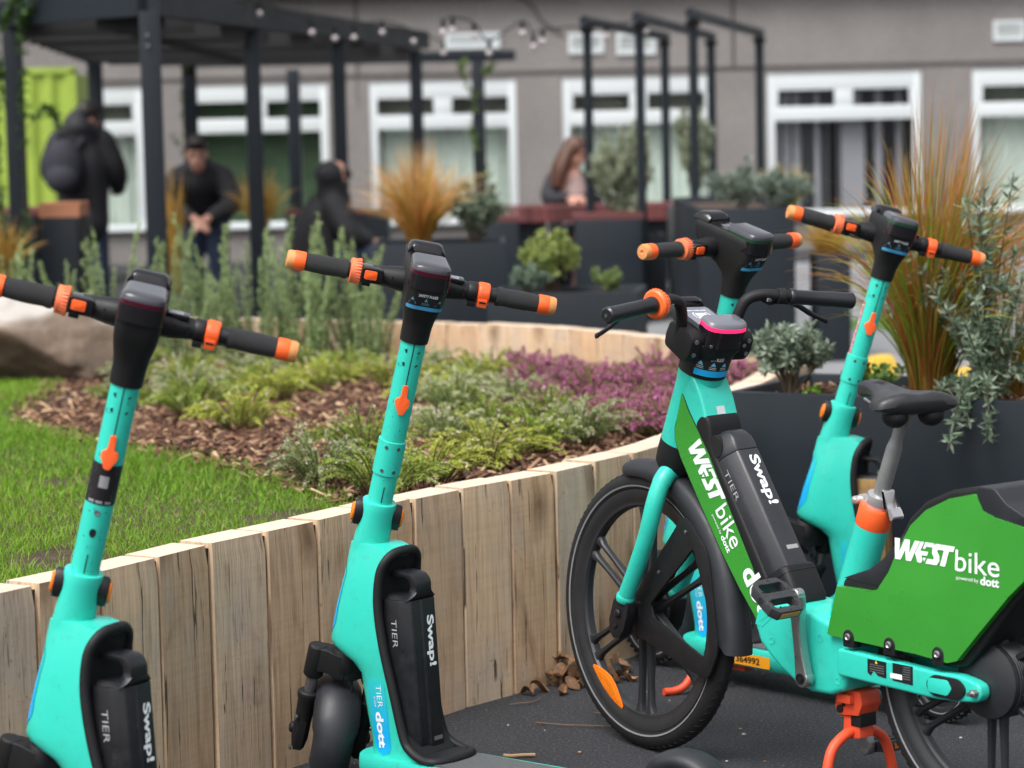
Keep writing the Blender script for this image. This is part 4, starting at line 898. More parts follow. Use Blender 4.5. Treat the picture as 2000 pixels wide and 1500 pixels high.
# bottom bracket casting, stays
bbp = [(.660, .372), (.640, .325), (.610, .300), (.577, .277), (.530, .252), (.480, .238), (.420, .240), (.380, .255), (.366, .290), (.348, .357), (.37, .372), (.430, .402), (.500, .420), (.560, .424), (.625, .412)]
bb = MB().prism(bbp, -.066, .066).build('bottom_bracket', TEAL, bike, bevel=.012, seg=3, smooth=40)
MB().prism([(.652, .366), (.630, .362), (.560, .418), (.540, .421), (.640, .400)], .0655, .0668).build('cover_edge', TEAL, bb, smooth=0)
mb = MB()
for x, z in ((.448, .362), (.395, .275), (.60, .335)): mb.lathe([(.0085, 0), (.0085, .0008), (.0062, .0009), (.0055, -.002)], (x, .0662, z), (0, 1, 0), 14)
mb.build('bolt', TEAL, bb)
for s_ in (1, -1):
    cs = MB().prism(rounded([(.385, .292), (.385, .352), (.10, .342), (.04, .345), (.0, .338), (-.022, .332), (-.026, .310), (-.015, .296), (.03, .290), (.10, .285)], .012), s_ * .050, s_ * .080).build('chain_stay', TEAL, bike, bevel=.006, seg=3, smooth=40)
    if s_ == 1:
        MB().prism(rounded([(.105, .338), (.030, .338), (.010, .317), (.030, .292), (.105, .292), (.125, .315)], .018), .0795, .086).build('dropout_cover', SATIN, cs, bevel=.003)
        MB().prism(rounded([(.112, .330), (.060, .332), (.048, .315), (.060, .299), (.112, .300), (.116, .315)], .006), .0855, .0875).build('cover_plate', TEAL, cs, bevel=.001)
        MB().lathe([(.009, 0), (.009, .012), (.005, .013), (.005, .024)], (-.012, .080, .316), (0, 1, 0), 6).build('axle_nut', STEEL, cs)
        mb = MB().add([V(x, .0806, z) for x, z in ((.293, .342), (.238, .342), (.238, .307), (.262, .309), (.275, .318), (.283, .307), (.293, .312))], [tuple(range(7))]).add([V(x, .0806, z) for x, z in ((.220, .344), (.162, .344), (.162, .304), (.220, .306))], [(0, 1, 2, 3)])
        sk = mb.build('sticker', STICK, cs, smooth=0)
        mb = MB(); 
        for k in range(4): mb.add([V(x, .0812, z) for x, z in ((.286, .332 - k * .005), (.244, .332 - k * .005), (.244, .3312 - k * .005), (.286, .3312 - k * .005))], [(0, 1, 2, 3)])
        for k in range(6): mb.add([V(x, .0812, z) for x, z in ((.190, .340 - k * .005), (.168, .340 - k * .005), (.168, .3392 - k * .005), (.190, .3392 - k * .005))], [(0, 1, 2, 3)])
        mb.build('print', MATS['dim grey print'], cs, smooth=0)
        MB().add([V(x, .0814, z) for x, z in ((.226, .322), (.192, .322), (.192, .311), (.226, .311))], [(0, 1, 2, 3)]).build('paper_label', WHITE, cs, smooth=0)
        MB().add([V(x, .0813, z) for x, z in ((.271, .335), (.263, .335), (.267, .342))], [(0, 1, 2)]).build('warning_mark', YEL, cs, smooth=0)
    else: MB().tube([(.48, -.085, .30), (.01, -.085, .345)], .004, n=6).tube([(.48, -.085, .225), (.01, -.085, .29)], .004, n=6).build('chain', DKMET, bike)
# cranks and pedals
def crank(s_, up):
    y0, y1 = s_ * .074, s_ * .098; bx_, bz = .478, .272; px, pz = bx_ + up * .004, bz + up * .185; mb = MB(); rings = []
    for t in np.linspace(0, 1, 12):
        hw = .0185 - .006 * math.sin(math.pi * min(1, t * 1.1)) - .002 * t; cx = bx_ + (px - bx_) * t + .006 * math.sin(math.pi * t); cz = bz + (pz - bz) * t; yo = s_ * (.016 * t ** 1.5)
        rings.append([V(cx + a, y + yo, cz) for a, y in ((-hw, y0), (hw, y0), (hw, y1), (-hw, y1))])
    mb.loft(rings); 
    mb.lathe([(.0195, 0), (.0195, s_ * .024)], (bx_, y0, bz), (0, 1, 0), 24); mb.lathe([(.0150, 0), (.0150, s_ * .023)], (px, y0 + s_ * .016, pz), (0, 1, 0), 24)
    cr_ = mb.build('crank', STEEL, bike, bevel=.004, seg=3, smooth=40)
    MB().lathe([(.0125, 0), (.0125, s_ * .002), (.010, s_ * .0022), (.009, s_ * -.001)], (bx_, y1 + s_ * .0005, bz), (0, 1, 0), 20).lathe([(.0065, 0), (.0065, s_ * .0035)], (bx_, y1 - s_ * .0005, bz), (0, 1, 0), 6).build('crank_bolt', SATIN, cr_)
    Mp = Matrix.Translation((px, s_ * .163, pz)) @ Matrix.Rotation(R(-36 if up > 0 else 8), 4, 'Y')
    out = [(-.050, -.034), (-.034, -.047), (.030, -.047), (.050, -.030), (.050, .030), (.030, .047), (-.034, .047), (-.050, .034)]
    mb = MB(); fn = lambda a, b, c: V(a, b, c)
    for cx in (-.0225, .0225):
        inn = [(cx + a, b) for a, b in ((-.013, -.030), (-.009, -.035), (.009, -.035), (.013, -.030), (.013, .030), (.009, .035), (-.009, .035), (-.013, .030))]
        oo = [(cx - .0225 if cx > 0 else -.050, -.034), (cx - .0225 if cx > 0 else -.034, -.047), (.0 if cx < 0 else .030, -.047), (0 if cx < 0 else .050, -.030), (0 if cx < 0 else .050, .030), (0 if cx < 0 else .030, .047), (0 if cx > 0 else -.034, .047), (0 if cx > 0 else -.050, .034)]
        mb.frame(oo, inn, -.0115, .0115, fn)
    mb.tube([(0, -.055, 0), (0, .047, 0)], .009, n=12)
    for k in range(10):
        a = 2 * math.pi * k / 10; mb.lathe([(.002, .0112), (.002, .0145)], (math.cos(a) * .044, math.sin(a) * .040, 0), (0, 0, 1), 8)
    pd = mb.build('pedal', mat('scuffed pedal plastic', (.028, .030, .034), .55, bump=.2, bscale=200, dirt=((.2, .2, .2), .15, 60)) if 'scuffed pedal plastic' not in MATS else MATS['scuffed pedal plastic'], bike, Mp, bevel=.0015, smooth=35)
    MB().box((-.0505, 0, 0), (.003, .055, .012)).box((.0505, 0, 0), (.003, .055, .012)).build('reflector', mat('dull amber pedal reflector', (.45, .15, .01), .3) if 'dull amber pedal reflector' not in MATS else MATS['dull amber pedal reflector'], pd)
crank(1, 1); crank(-1, -1)
# rear guard with green panels
outer = [(.380, .500), (.416, .372), (.40, .364), (.225, .362), (.066, .352), (.030, .360), (-.010, .400), (-.10, .505), (-.20, .60), (-.33, .66), (-.36, .70), (-.30, .712), (-.14, .684), (-.085, .705), (-.060, .738), (-.012, .738), (.070, .722), (.140, .692), (.185, .652), (.222, .594), (.262, .556), (.300, .530), (.34, .512)]
rg = MB().prism(outer, -.064, .064).build('rear_guard', SATIN, bike, bevel=.010, seg=3, smooth=40)
MB().prism([(.383, .502), (.30, .532), (.262, .558), (.222, .596), (.20, .62), (.19, .60), (.22, .54), (.25, .505), (.275, .498)], -.066, .066).build('guard_collar', CHAR, rg, bevel=.006, smooth=40)
pane = [(.381, .486), (.413, .379), (.405, .376), (.30, .374), (.155, .372), (.066, .366), (.040, .374), (.018, .398), (-.10, .525), (-.21, .625), (-.33, .68), (-.33, .695), (-.15, .668), (-.06, .682), (-.030, .692), (-.015, .715), (.0, .722), (.066, .706), (.130, .676), (.172, .640), (.205, .588), (.230, .536), (.262, .494), (.29, .487)]
def crz(x): return .497 + (.0 if x > .12 else ((.12 - x) ** 1.6) * 2.6)
def pany(x, z): return .0815 - max(0, z - crz(x)) * .05 - max(0, .44 - z) * .02
def panel(sgn):
    bm = bmesh.new(); vs = [bm.verts.new((a, 0, b)) for a, b in pane]; f = bm.faces.new(vs)
    for k in range(70):
        x0 = -.35 + k * .0112; bmesh.ops.bisect_plane(bm, geom=bm.verts[:] + bm.edges[:] + bm.faces[:], plane_co=(x0, 0, 0), plane_no=(1, 0, 0))
    for k in range(32):
        z0 = .37 + k * .0112; bmesh.ops.bisect_plane(bm, geom=bm.verts[:] + bm.edges[:] + bm.faces[:], plane_co=(0, 0, z0), plane_no=(0, 0, 1))
    r = bmesh.ops.extrude_face_region(bm, geom=bm.faces[:]); ev = [g for g in r['geom'] if isinstance(g, bmesh.types.BMVert)]
    for v in bm.verts: v.co.y = sgn * .055
    for v in ev: v.co.y = sgn * pany(v.co.x, v.co.z)
    bmesh.ops.recalc_face_normals(bm, faces=bm.faces[:]); me = bpy.data.meshes.new('side_panel'); bm.to_mesh(me); bm.free(); me.materials.append(GREEN)
    me.polygons.foreach_set('use_smooth', [True] * len(me.polygons)); me.set_sharp_from_angle(angle=R(25)); return me
pl = link('side_panel', panel(1), rg); link('side_panel', panel(-1), rg)
mb = MB(); f = lambda a, b: V(.214 - a, pany(.214 - a, .566 - a * .0 + b) + .0012, .566 + b)
lay(mb, west_shape(), f, .0, .170, .0, .044); lay(mb, text_shape('bike', .003), f, .172, .292, -.004, .046)
lay(mb, text_shape('powered by', .0), f, .176, .236, -.0215, .0085); lay(mb, text_shape('dott', .03), f, .241, .291, -.0245, .018)
mb.build('lettering', WHITE, pl, smooth=0)
mb = MB(); mk = MB()
for x in (.348, .228, .091):
    mb.lathe([(.0155, .058), (.0155, .0822), (.014, .0828)], (x, 0, .381), (0, 1, 0), 20); mk.lathe([(.0080, .0825), (.0080, .0855), (.0055, .0865), (.004, .0845)], (x, 0, .381), (0, 1, 0), 16)
    mb.box((x, .0705, .3695), (.031, .0235, .022))
mb.build('bolt_boss', SATIN, rg, bevel=.001); mk.build('bolt', STEEL, rg)
MB().prism(rounded([(-.012, .722), (-.012, .7395), (-.060, .7395), (-.090, .712), (-.14, .690), (-.31, .722), (-.31, .69), (-.14, .664), (-.07, .678), (-.030, .690)], .008), -.066, .0765).build('carrier_top', CHAR, rg, bevel=.008, seg=3, smooth=40)
# seat tube, post, saddle
sx = lambda z: .347 - .385 * (z - .63)
ax = V(-.36, 0, .933)
MB().tube([(sx(.37), 0, .37), (sx(.612), 0, .612)], .0375, n=32).build('seat_tube', TEAL, bike)
MB().tube([(sx(.612), 0, .612), (sx(.616), 0, .616), (sx(.652), 0, .652), (sx(.656), 0, .656)], [.0375, .0385, .0385, .036], n=32).build('seat_collar', ORANGE, bike)
o = V(sx(.655), 0, .655)
mb = MB().lathe([(.0285, 0), (.0285, .028), (.020, .030)], o, ax, 30); mb.box(o + ax * .013 + V(.030, .006, 0), (.030, .022, .024)); mb.lathe([(.009, -.018), (.009, .018)], o + ax * .013 + V(.048, .010, 0), (0, 1, 0), 16); mb.lathe([(.006, .018), (.006, .022)], o + ax * .013 + V(.048, .010, 0), (0, 1, 0), 6)
mb.prism(rounded([(-.028, -.016), (-.046, -.012), (-.056, -.030), (-.048, -.036), (-.034, -.004), (-.030, .026), (-.020, .026)], .004), -.016, .016, lambda a, b, c: o + ax * .013 + V(a, c, b))
mb.build('seat_clamp', mat('bright alloy clamp', (.62, .61, .62), .32, metal=.75), bike, bevel=.002, smooth=40)
p0, p1, p2, p3 = V(sx(.66), 0, .66), V(sx(.785), 0, .785), V(sx(.805), 0, .805), V(sx(.862), 0, .862)
sp = MB().tube([p0, p1, p1 + (p2 - p1) * .4, p2, p3], [.0172, .0172, .0155, .0128, .0128], n=28).build('seat_post', GREYALU, bike, smooth=60)
mb = MB().lathe([(.0175, -.012), (.0185, -.006), (.0185, .018)], p3 - V(0, 0, .012), ax, 24); mb.lathe([(.014, -.026), (.014, .026)], p3 + V(.012, 0, .004), (0, 1, 0), 20); mb.lathe([(.006, .026), (.006, .034)], p3 + V(.012, 0, .004), (0, 1, 0), 6)
for s_ in (1, -1): mb.tube(spline([(.36, s_ * .014, .886), (.31, s_ * .020, .872), (.27, s_ * .022, .868), (.22, s_ * .026, .874), (.20, s_ * .030, .885)], 4), .0035, n=8)
mb.build('saddle_clamp', STEEL, sp, smooth=45)
ST = [  # x, half width, top z, bottom z
    (.424, .010, .903, .893), (.419, .019, .912, .885), (.405, .024, .919, .882), (.37, .027, .924, .884), (.33, .030, .922, .886), (.29, .037, .917, .886), (.255, .049, .913, .882), (.22, .066, .911, .876), (.19, .080, .912, .870), (.16, .089, .914, .866), (.13, .093, .916, .865), (.112, .088, .915, .868), (.102, .074, .911, .876), (.098, .055, .906, .884)]
rings = []
SQ = lambda x: (x - .098) / .326 * .262 - .108
for x, hw, zt, zb in [(x, *interp([(a, b, c, d) for a, b, c, d in ST], x)) for x in np.linspace(.424, .098, 44)]:
    ring = []
    for j in range(24):
        a = 2 * math.pi * j / 24; c, s_ = math.cos(a), math.sin(a); y = hw * math.copysign(abs(c) ** .75, c); zc = (zt + zb) / 2; h = (zt - zb) / 2
        z = zc + h * math.copysign(abs(s_) ** .6, s_) - (.010 * (abs(y) / max(hw, .02)) ** 2 * min(1, hw / .06) if s_ >= 0 else 0) - (.006 * math.exp(-(y / .012) ** 2) if (s_ > 0 and x < .33) else 0)
        ring.append(V(SQ(x), y * 1.05, z))
    rings.append(ring)
sd_ = MB().loft(rings).build('saddle', mat('black saddle vinyl', (.020, .020, .023), .36, bump=.12, bscale=500, rvar=.06), bike, Matrix.Translation((.277, 0, 0)) @ Matrix.Rotation(R(-19), 4, 'Z'), smooth=60)
mb = MB()
for s_ in (1, -1): mb.ball((-.070, s_ * .042, .862), .024, 12, 0, (1.2, 1.15, 1))
mb.ball((.06, 0, .880), .022, 10, 0, (2.0, .8, .5)); mb.build('saddle_bumper', SATIN, sd_)
# centre stand
mb = MB(); mb.prism([(.436, .250), (.366, .250), (.360, .222), (.372, .196), (.428, .190), (.444, .205)], -.030, .030); mb.prism([(.424, .19), (.378, .19), (.374, .145), (.428, .135)], -.022, .022); mb.box((.402, 0, .232), (.04, .09, .02))
ks = mb.build('kickstand', REDKICK, bike, bevel=.004)
MB().box((.385, 0, .185), (.030, .048, .030)).lathe([(.009, -.034), (.009, .034)], (.425, 0, .205), (0, 1, 0), 14).box((.415, .0305, .225), (.010, .002, .028)).build('stand_joint', SATIN, ks, bevel=.002)
mb = MB()
mb.tube(spline([(.40, .112, .008), (.40, .100, .07), (.402, .080, .125), (.402, .038, .152), (.402, 0, .157), (.402, -.038, .152), (.402, -.080, .125), (.40, -.100, .07), (.40, -.112, .008)], 6), .0115, n=14); mb.build('stand_leg', REDKICK, ks, smooth=60)
# ---------------------------------------------------------------- ground
def ground_mat(name, col, col2, speck, bump, scale=90):
    m = mat(name, col, .85, var=.18, vscale=2.5, bump=bump, bscale=scale * 3, spec=.35); t = m.node_tree; b = t.nodes['Principled BSDF']; N = t.nodes.new; L = t.links.new
    src = b.inputs['Base Color'].links[0].from_socket; tc = N('ShaderNodeTexCoord')
    v = N('ShaderNodeTexVoronoi'); v.inputs['Scale'].default_value = scale * 1.6; L(tc.outputs['Object'], v.inputs['Vector'])
    n = N('ShaderNodeTexNoise'); n.inputs['Scale'].default_value = scale; n.inputs['Detail'].default_value = 3; L(tc.outputs['Object'], n.inputs['Vector'])
    mr = N('ShaderNodeMapRange'); L(n.outputs['Fac'], mr.inputs[0]); mr.inputs[1].default_value = .50; mr.inputs[2].default_value = .72; mr.inputs[4].default_value = speck
    mx = N('ShaderNodeMix'); mx.data_type = 'RGBA'; L(mr.outputs[0], mx.inputs[0]); L(src, mx.inputs[6]); mx.inputs[7].default_value = (*col2, 1); L(mx.outputs[2], b.inputs['Base Color'])
    # large faint worn and damp patches
    n2 = N('ShaderNodeTexNoise'); n2.inputs['Scale'].default_value = 1.1; n2.inputs['Detail'].default_value = 6; L(tc.outputs['Object'], n2.inputs['Vector'])
    m2 = N('ShaderNodeMapRange'); L(n2.outputs['Fac'], m2.inputs[0]); m2.inputs[1].default_value = .35; m2.inputs[2].default_value = .65; m2.inputs[3].default_value = .62; m2.inputs[4].default_value = .9; L(m2.outputs[0], b.inputs['Roughness'])
    return m
TARMAC = ground_mat('fine black tarmac', (.027, .028, .033), (.105, .107, .118), .85, 1.0, 130)
def sheet(name, poly, z, m): return tag(MB().add([V(x, y, z) for x, y in poly], [tuple(range(len(poly)))]).build(name, m, smooth=0), kind='structure')
sheet('tarmac_ground', [(-150, -40), (150, -40), (150, 260), (-150, 260)], 0, TARMAC)
sheet('pavement', [(.9, 13.2), (14, 12.2), (14, 26.5), (-.2, 26.5), (.4, 16.8)], .004, mat('worn grey paving', (.20, .205, .215), .85, var=.12, vscale=1.5, bump=.3, bscale=40))
sheet('grass_verge', [(2.25, 18.2), (3.2, 18.0), (3.4, 18.9), (2.35, 19.1)], .010, mat('short verge grass', (.05, .12, .02), .9, var=.3, vscale=12, bump=.8, bscale=60))
# ---------------------------------------------------------------- timber wall round the raised bed
LINE = [(-2.30, 3.30), (-1.55, 4.50), (-1.044, 5.314), (-.883, 5.55), (-.693, 5.874), (-.513, 6.133), (-.398, 6.301), (-.18, 6.633), (.035, 6.90), (.217, 7.144), (.39, 7.42), (.53, 7.76), (.61, 8.10), (.70, 8.52), (.82, 9.0), (.97, 9.5), (1.09, 9.85), (1.15, 10.05), (1.14, 10.35), (1.02, 10.68), (.84, 11.0), (.66, 11.3), (.40, 11.68), (.10, 12.03), (-.30, 12.33), (-.80, 12.62), (-1.5, 12.95), (-2.4, 13.25), (-3.4, 13.4), (-4.6, 13.2)]
LN = np.array(spline(LINE, 24)); SEG = np.concatenate([[0], np.cumsum(np.linalg.norm(np.diff(LN, axis=0), axis=1))])
def at_len(s_): return np.array([np.interp(s_, SEG, LN[:, 0]), np.interp(s_, SEG, LN[:, 1])])
def wood():
    m = bpy.data.materials.new('sawn oak sleepers'); m.use_nodes = True; t = m.node_tree; b = t.nodes['Principled BSDF']; N = t.nodes.new; L = t.links.new
    tc = N('ShaderNodeTexCoord'); g = N('ShaderNodeNewGeometry')
    at_ = N('ShaderNodeAttribute'); at_.attribute_name = 'board'
    sep = N('ShaderNodeSeparateXYZ'); L(at_.outputs['Vector'], sep.inputs[0])
    off = N('ShaderNodeMath'); off.operation = 'MULTIPLY'; L(g.outputs['Random Per Island'], off.inputs[0]); off.inputs[1].default_value = 37
    cmb = N('ShaderNodeCombineXYZ'); L(sep.outputs[0], cmb.inputs[0]); L(sep.outputs[1], cmb.inputs[1]); L(off.outputs[0], cmb.inputs[2])
    def noise(sx_, sz_, det, r_=.6, dist=0):
        mp = N('ShaderNodeMapping'); mp.inputs['Scale'].default_value = (sx_, sz_, 1); L(cmb.outputs[0], mp.inputs[0]); q = N('ShaderNodeTexNoise'); q.inputs['Scale'].default_value = 1; q.inputs['Detail'].default_value = det; q.inputs['Roughness'].default_value = r_; q.inputs['Distortion'].default_value = dist
        L(mp.outputs[0], q.inputs['Vector']); return q.outputs['Fac']
    def ramp(src, stops):
        c = N('ShaderNodeValToRGB'); L(src, c.inputs[0]); e = c.color_ramp.elements
        for k, (p, col) in enumerate(stops):
            el = e[k] if k < 2 else e.new(p); el.position = p; el.color = (*col, 1)
        return c.outputs[0]
    def mixn(a, b_, fac, mode='MIX'):
        q = N('ShaderNodeMix'); q.data_type = 'RGBA'; q.blend_type = mode
        if isinstance(fac, float): q.inputs[0].default_value = fac
        else: L(fac, q.inputs[0])
        L(a, q.inputs[6])
        if isinstance(b_, tuple): q.inputs[7].default_value = (*b_, 1)
        else: L(b_, q.inputs[7])
        return q.outputs[2]
    base = ramp(g.outputs['Random Per Island'], [(0, (.46, .325, .225)), (.2, (.62, .465, .325)), (.4, (.52, .41, .325)), (.6, (.65, .48, .325)), (.8, (.55, .405, .29)), (1, (.60, .41, .265))])
    grain = ramp(noise(60, 2.2, 6, .65, 1.5), [(.3, (.70, .66, .62)), (.55, (1, 1, 1)), (.8, (1.06, 1.04, 1.0))]); c = mixn(base, grain, 1.0, 'MULTIPLY')
    big = ramp(noise(7, 1.6, 4, .6, 2.5), [(.27, (.66, .58, .52)), (.44, (.99, .97, .95)), (.75, (1.12, 1.09, 1.03))]); c = mixn(c, big, 1.0, 'MULTIPLY')
    # saw marks across the face, grey weathering, mildew specks, drying cracks along the grain
    saw = ramp(noise(1.4, 85, 2, .5), [(.40, (.86, .85, .83)), (.56, (1, 1, 1))]); c = mixn(c, saw, .38, 'MULTIPLY')
    r1 = N('ShaderNodeMapRange'); L(noise(5, 3, 4), r1.inputs[0]); r1.inputs[1].default_value = .48; r1.inputs[2].default_value = .75; r1.inputs[4].default_value = .55; c = mixn(c, (.40, .37, .345), r1.outputs[0])
    r2 = N('ShaderNodeMapRange'); L(noise(95, 70, 3), r2.inputs[0]); r2.inputs[1].default_value = .63; r2.inputs[2].default_value = .70
    r2b = N('ShaderNodeMapRange'); L(noise(4.5, 3.5, 2), r2b.inputs[0]); r2b.inputs[1].default_value = .5; r2b.inputs[2].default_value = .66; r2b.inputs[4].default_value = .6
    mm = N('ShaderNodeMath'); mm.operation = 'MULTIPLY'; L(r2.outputs[0], mm.inputs[0]); L(r2b.outputs[0], mm.inputs[1]); c = mixn(c, (.075, .06, .05), mm.outputs[0])
    cr = noise(34, 1.3, 3, .55, 3.2); r3 = N('ShaderNodeMapRange'); L(cr, r3.inputs[0]); r3.inputs[1].default_value = .345; r3.inputs[2].default_value = .315; r3.inputs[4].default_value = .9; c = mixn(c, (.05, .035, .025), r3.outputs[0])
    # knots
    vo = N('ShaderNodeTexVoronoi'); vo.inputs['Scale'].default_value = 1; vo.voronoi_dimensions = '2D'; k1 = N('ShaderNodeMath'); k1.operation = 'MULTIPLY_ADD'; L(sep.outputs[0], k1.inputs[0]); k1.inputs[1].default_value = 3.4; L(off.outputs[0], k1.inputs[2]); k2 = N('ShaderNodeMath'); k2.operation = 'MULTIPLY'; L(sep.outputs[1], k2.inputs[0]); k2.inputs[1].default_value = 1.7; nd = N('ShaderNodeMath'); nd.operation = 'MULTIPLY_ADD'; L(noise(22, 12, 3), nd.inputs[0]); nd.inputs[1].default_value = .22; L(k2.outputs[0], nd.inputs[2]); k3 = N('ShaderNodeCombineXYZ'); L(k1.outputs[0], k3.inputs[0]); L(nd.outputs[0], k3.inputs[1]); L(k3.outputs[0], vo.inputs['Vector'])
    r4 = N('ShaderNodeMapRange'); L(vo.outputs['Distance'], r4.inputs[0]); r4.inputs[1].default_value = .17; r4.inputs[2].default_value = .02; r4.inputs[4].default_value = .8; c = mixn(c, (.15, .085, .045), r4.outputs[0])
    # pale end grain on the tops
    sn = N('ShaderNodeSeparateXYZ'); L(g.outputs['Normal'], sn.inputs[0]); r5 = N('ShaderNodeMapRange'); L(sn.outputs['Z'], r5.inputs[0]); r5.inputs[1].default_value = .6; r5.inputs[2].default_value = .8; r5.inputs[4].default_value = .75; c = mixn(c, (.66, .56, .46), r5.outputs[0])
    c = mixn(c, (1.0, .978, .940), 1.0, 'MULTIPLY')
    L(c, b.inputs['Base Color']); b.inputs['Roughness'].default_value = .8; b.inputs['Specular IOR Level'].default_value = .25
    bp = N('ShaderNodeBump'); bp.inputs['Strength'].default_value = .5; bp.inputs['Distance'].default_value = .006
    ad = N('ShaderNodeMath'); ad.operation = 'SUBTRACT'; L(noise(60, 2.2, 6, .65, 1.5), ad.inputs[0]); L(r3.outputs[0], ad.inputs[1]); L(ad.outputs[0], bp.inputs['Height']); L(bp.outputs[0], b.inputs['Normal'])
    return m
def build_wall():
    mb = MB(); uv = []; s_ = .05; k = 0; r_ = random.Random(5); NZ = 14
    while s_ < SEG[-1] - .3:
        wd = r_.uniform(.185, .212); a, b = at_len(s_ + .002), at_len(s_ + wd - .002); d = (b - a) / np.linalg.norm(b - a); nrm = np.array([-d[1], d[0]])   # towards the soil
        h = .565 + r_.uniform(-.003, .003); dp = r_.uniform(-.003, .003); tw = r_.uniform(-.004, .004); rings = []; e = .006
        sec = [(0, e, 1), (0, 1 - e, 1)]
        pts = [(.0, .0035), (.0035, .0), (wd - .0105, .0), (wd - .007, .0035), (wd - .007, .1), (0, .1)]
        for i in range(NZ + 1):
            z = -.02 + (h + .02) * i / NZ; wob = .0015 * math.sin(z * 9 + k) ; ins = .004 if i == NZ else 0
            q = []
            for j, (x, y) in enumerate(pts):
                xx = min(max(x + (wob if 0 < j < 4 else 0), 0), wd); yy = y + dp + tw * (x / wd - .5) + wob
                if i == NZ: xx = x + (ins if j in (0, 1, 5) else -ins); yy = yy + (ins if j < 4 else -ins)
                p = a + d * xx + nrm * yy; q.append(V(p[0], p[1], z - (.004 if i == NZ - 1 else 0) + (r_.uniform(-.0008, .0008) if i == NZ else 0)))
                uv.append((x + y, z, 0))
            rings.append(q)
        mb.loft(rings); s_ += wd; k += 1
    me = mb.mesh('retaining_wall', wood(), smooth=30); at_ = me.attributes.new('board', 'FLOAT_VECTOR', 'POINT')
    at_.data.foreach_set('vector', np.array(uv, np.float32).ravel()); return me
rw_ = tag(link('retaining_wall', build_wall()), 'low curved wall of upright sawn oak sleepers holding up the planted bed', 'wall')
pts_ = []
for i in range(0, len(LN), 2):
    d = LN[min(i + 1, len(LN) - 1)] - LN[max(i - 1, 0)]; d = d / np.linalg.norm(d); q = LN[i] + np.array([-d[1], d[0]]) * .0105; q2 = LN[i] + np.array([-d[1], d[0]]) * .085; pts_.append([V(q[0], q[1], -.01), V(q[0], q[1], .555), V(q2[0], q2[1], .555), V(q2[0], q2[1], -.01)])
MB().loft(pts_).build('seam_shade', mat('dark seam shade', (.035, .022, .015), .95), rw_, smooth=0)  # added dark strip behind the boards; the shade of the gaps is its colour
# ---------------------------------------------------------------- soil, lawn, bark, heathers
def soil_z(x, y): return min(.5, .5 - .022 * (y - 7)) + .012 * math.sin(3.1 * x + 1.3 * y) * math.sin(2.3 * y - x)
BED = [tuple(p + np.array([-.05, .03])) for p in LN[::6]] 
def inside(poly, x, y):
    c = False; j = len(poly) - 1
    for i in range(len(poly)):
        (xi, yi), (xj, yj) = poly[i], poly[j]
        if (yi > y) != (yj > y) and x < (xj - xi) * (y - yi) / (yj - yi) + xi: c = not c
        j = i
    return c
INN = []
for i in range(0, len(LN), 6):
    d = LN[min(i + 1, len(LN) - 1)] - LN[max(i - 1, 0)]; d /= np.linalg.norm(d); INN.append(tuple(LN[i] + np.array([-d[1], d[0]]) * .085))
BEDP = INN + [(-6.5, 12.5), (-6.5, 3.0)]
LAWN = [(-6.4, 12.2), (-2.46, 12.5), (-2.2, 12.2), (-1.95, 11.3), (-1.84, 10.1), (-1.74, 9.45), (-1.45, 8.85), (-1.20, 8.44), (-1.03, 8.1), (-.76, 7.70), (-.60, 7.42), (-.43, 7.0), (-.33, 6.6), (-.50, 6.15), (-1.1, 5.3), (-2.4, 3.1), (-6.4, 3.0)]
nx, ny = 90, 130; gx, gy = np.linspace(-6.5, 1.15, nx), np.linspace(3.1, 13.4, ny); vid = {}; mb = MB()
for j in range(ny):
    for i in range(nx):
        if inside(BEDP, gx[i], gy[j]): vid[i, j] = len(mb.v); mb.v.append((gx[i], gy[j], soil_z(gx[i], gy[j])))
for (i, j) in list(vid):
    if (i + 1, j) in vid and (i, j + 1) in vid and (i + 1, j + 1) in vid: mb.f.append((vid[i, j], vid[i + 1, j], vid[i + 1, j + 1], vid[i, j + 1])); mb.m.append(0)
ring_ = [V(x, y, .30) for x, y in BEDP]; mb.add(ring_, [tuple(range(len(ring_)))])
tag(mb.build('soil', mat('dark crumbly soil', (.052, .030, .020), .95, var=.4, vscale=25, bump=1, bscale=70), smooth=60), kind='structure')
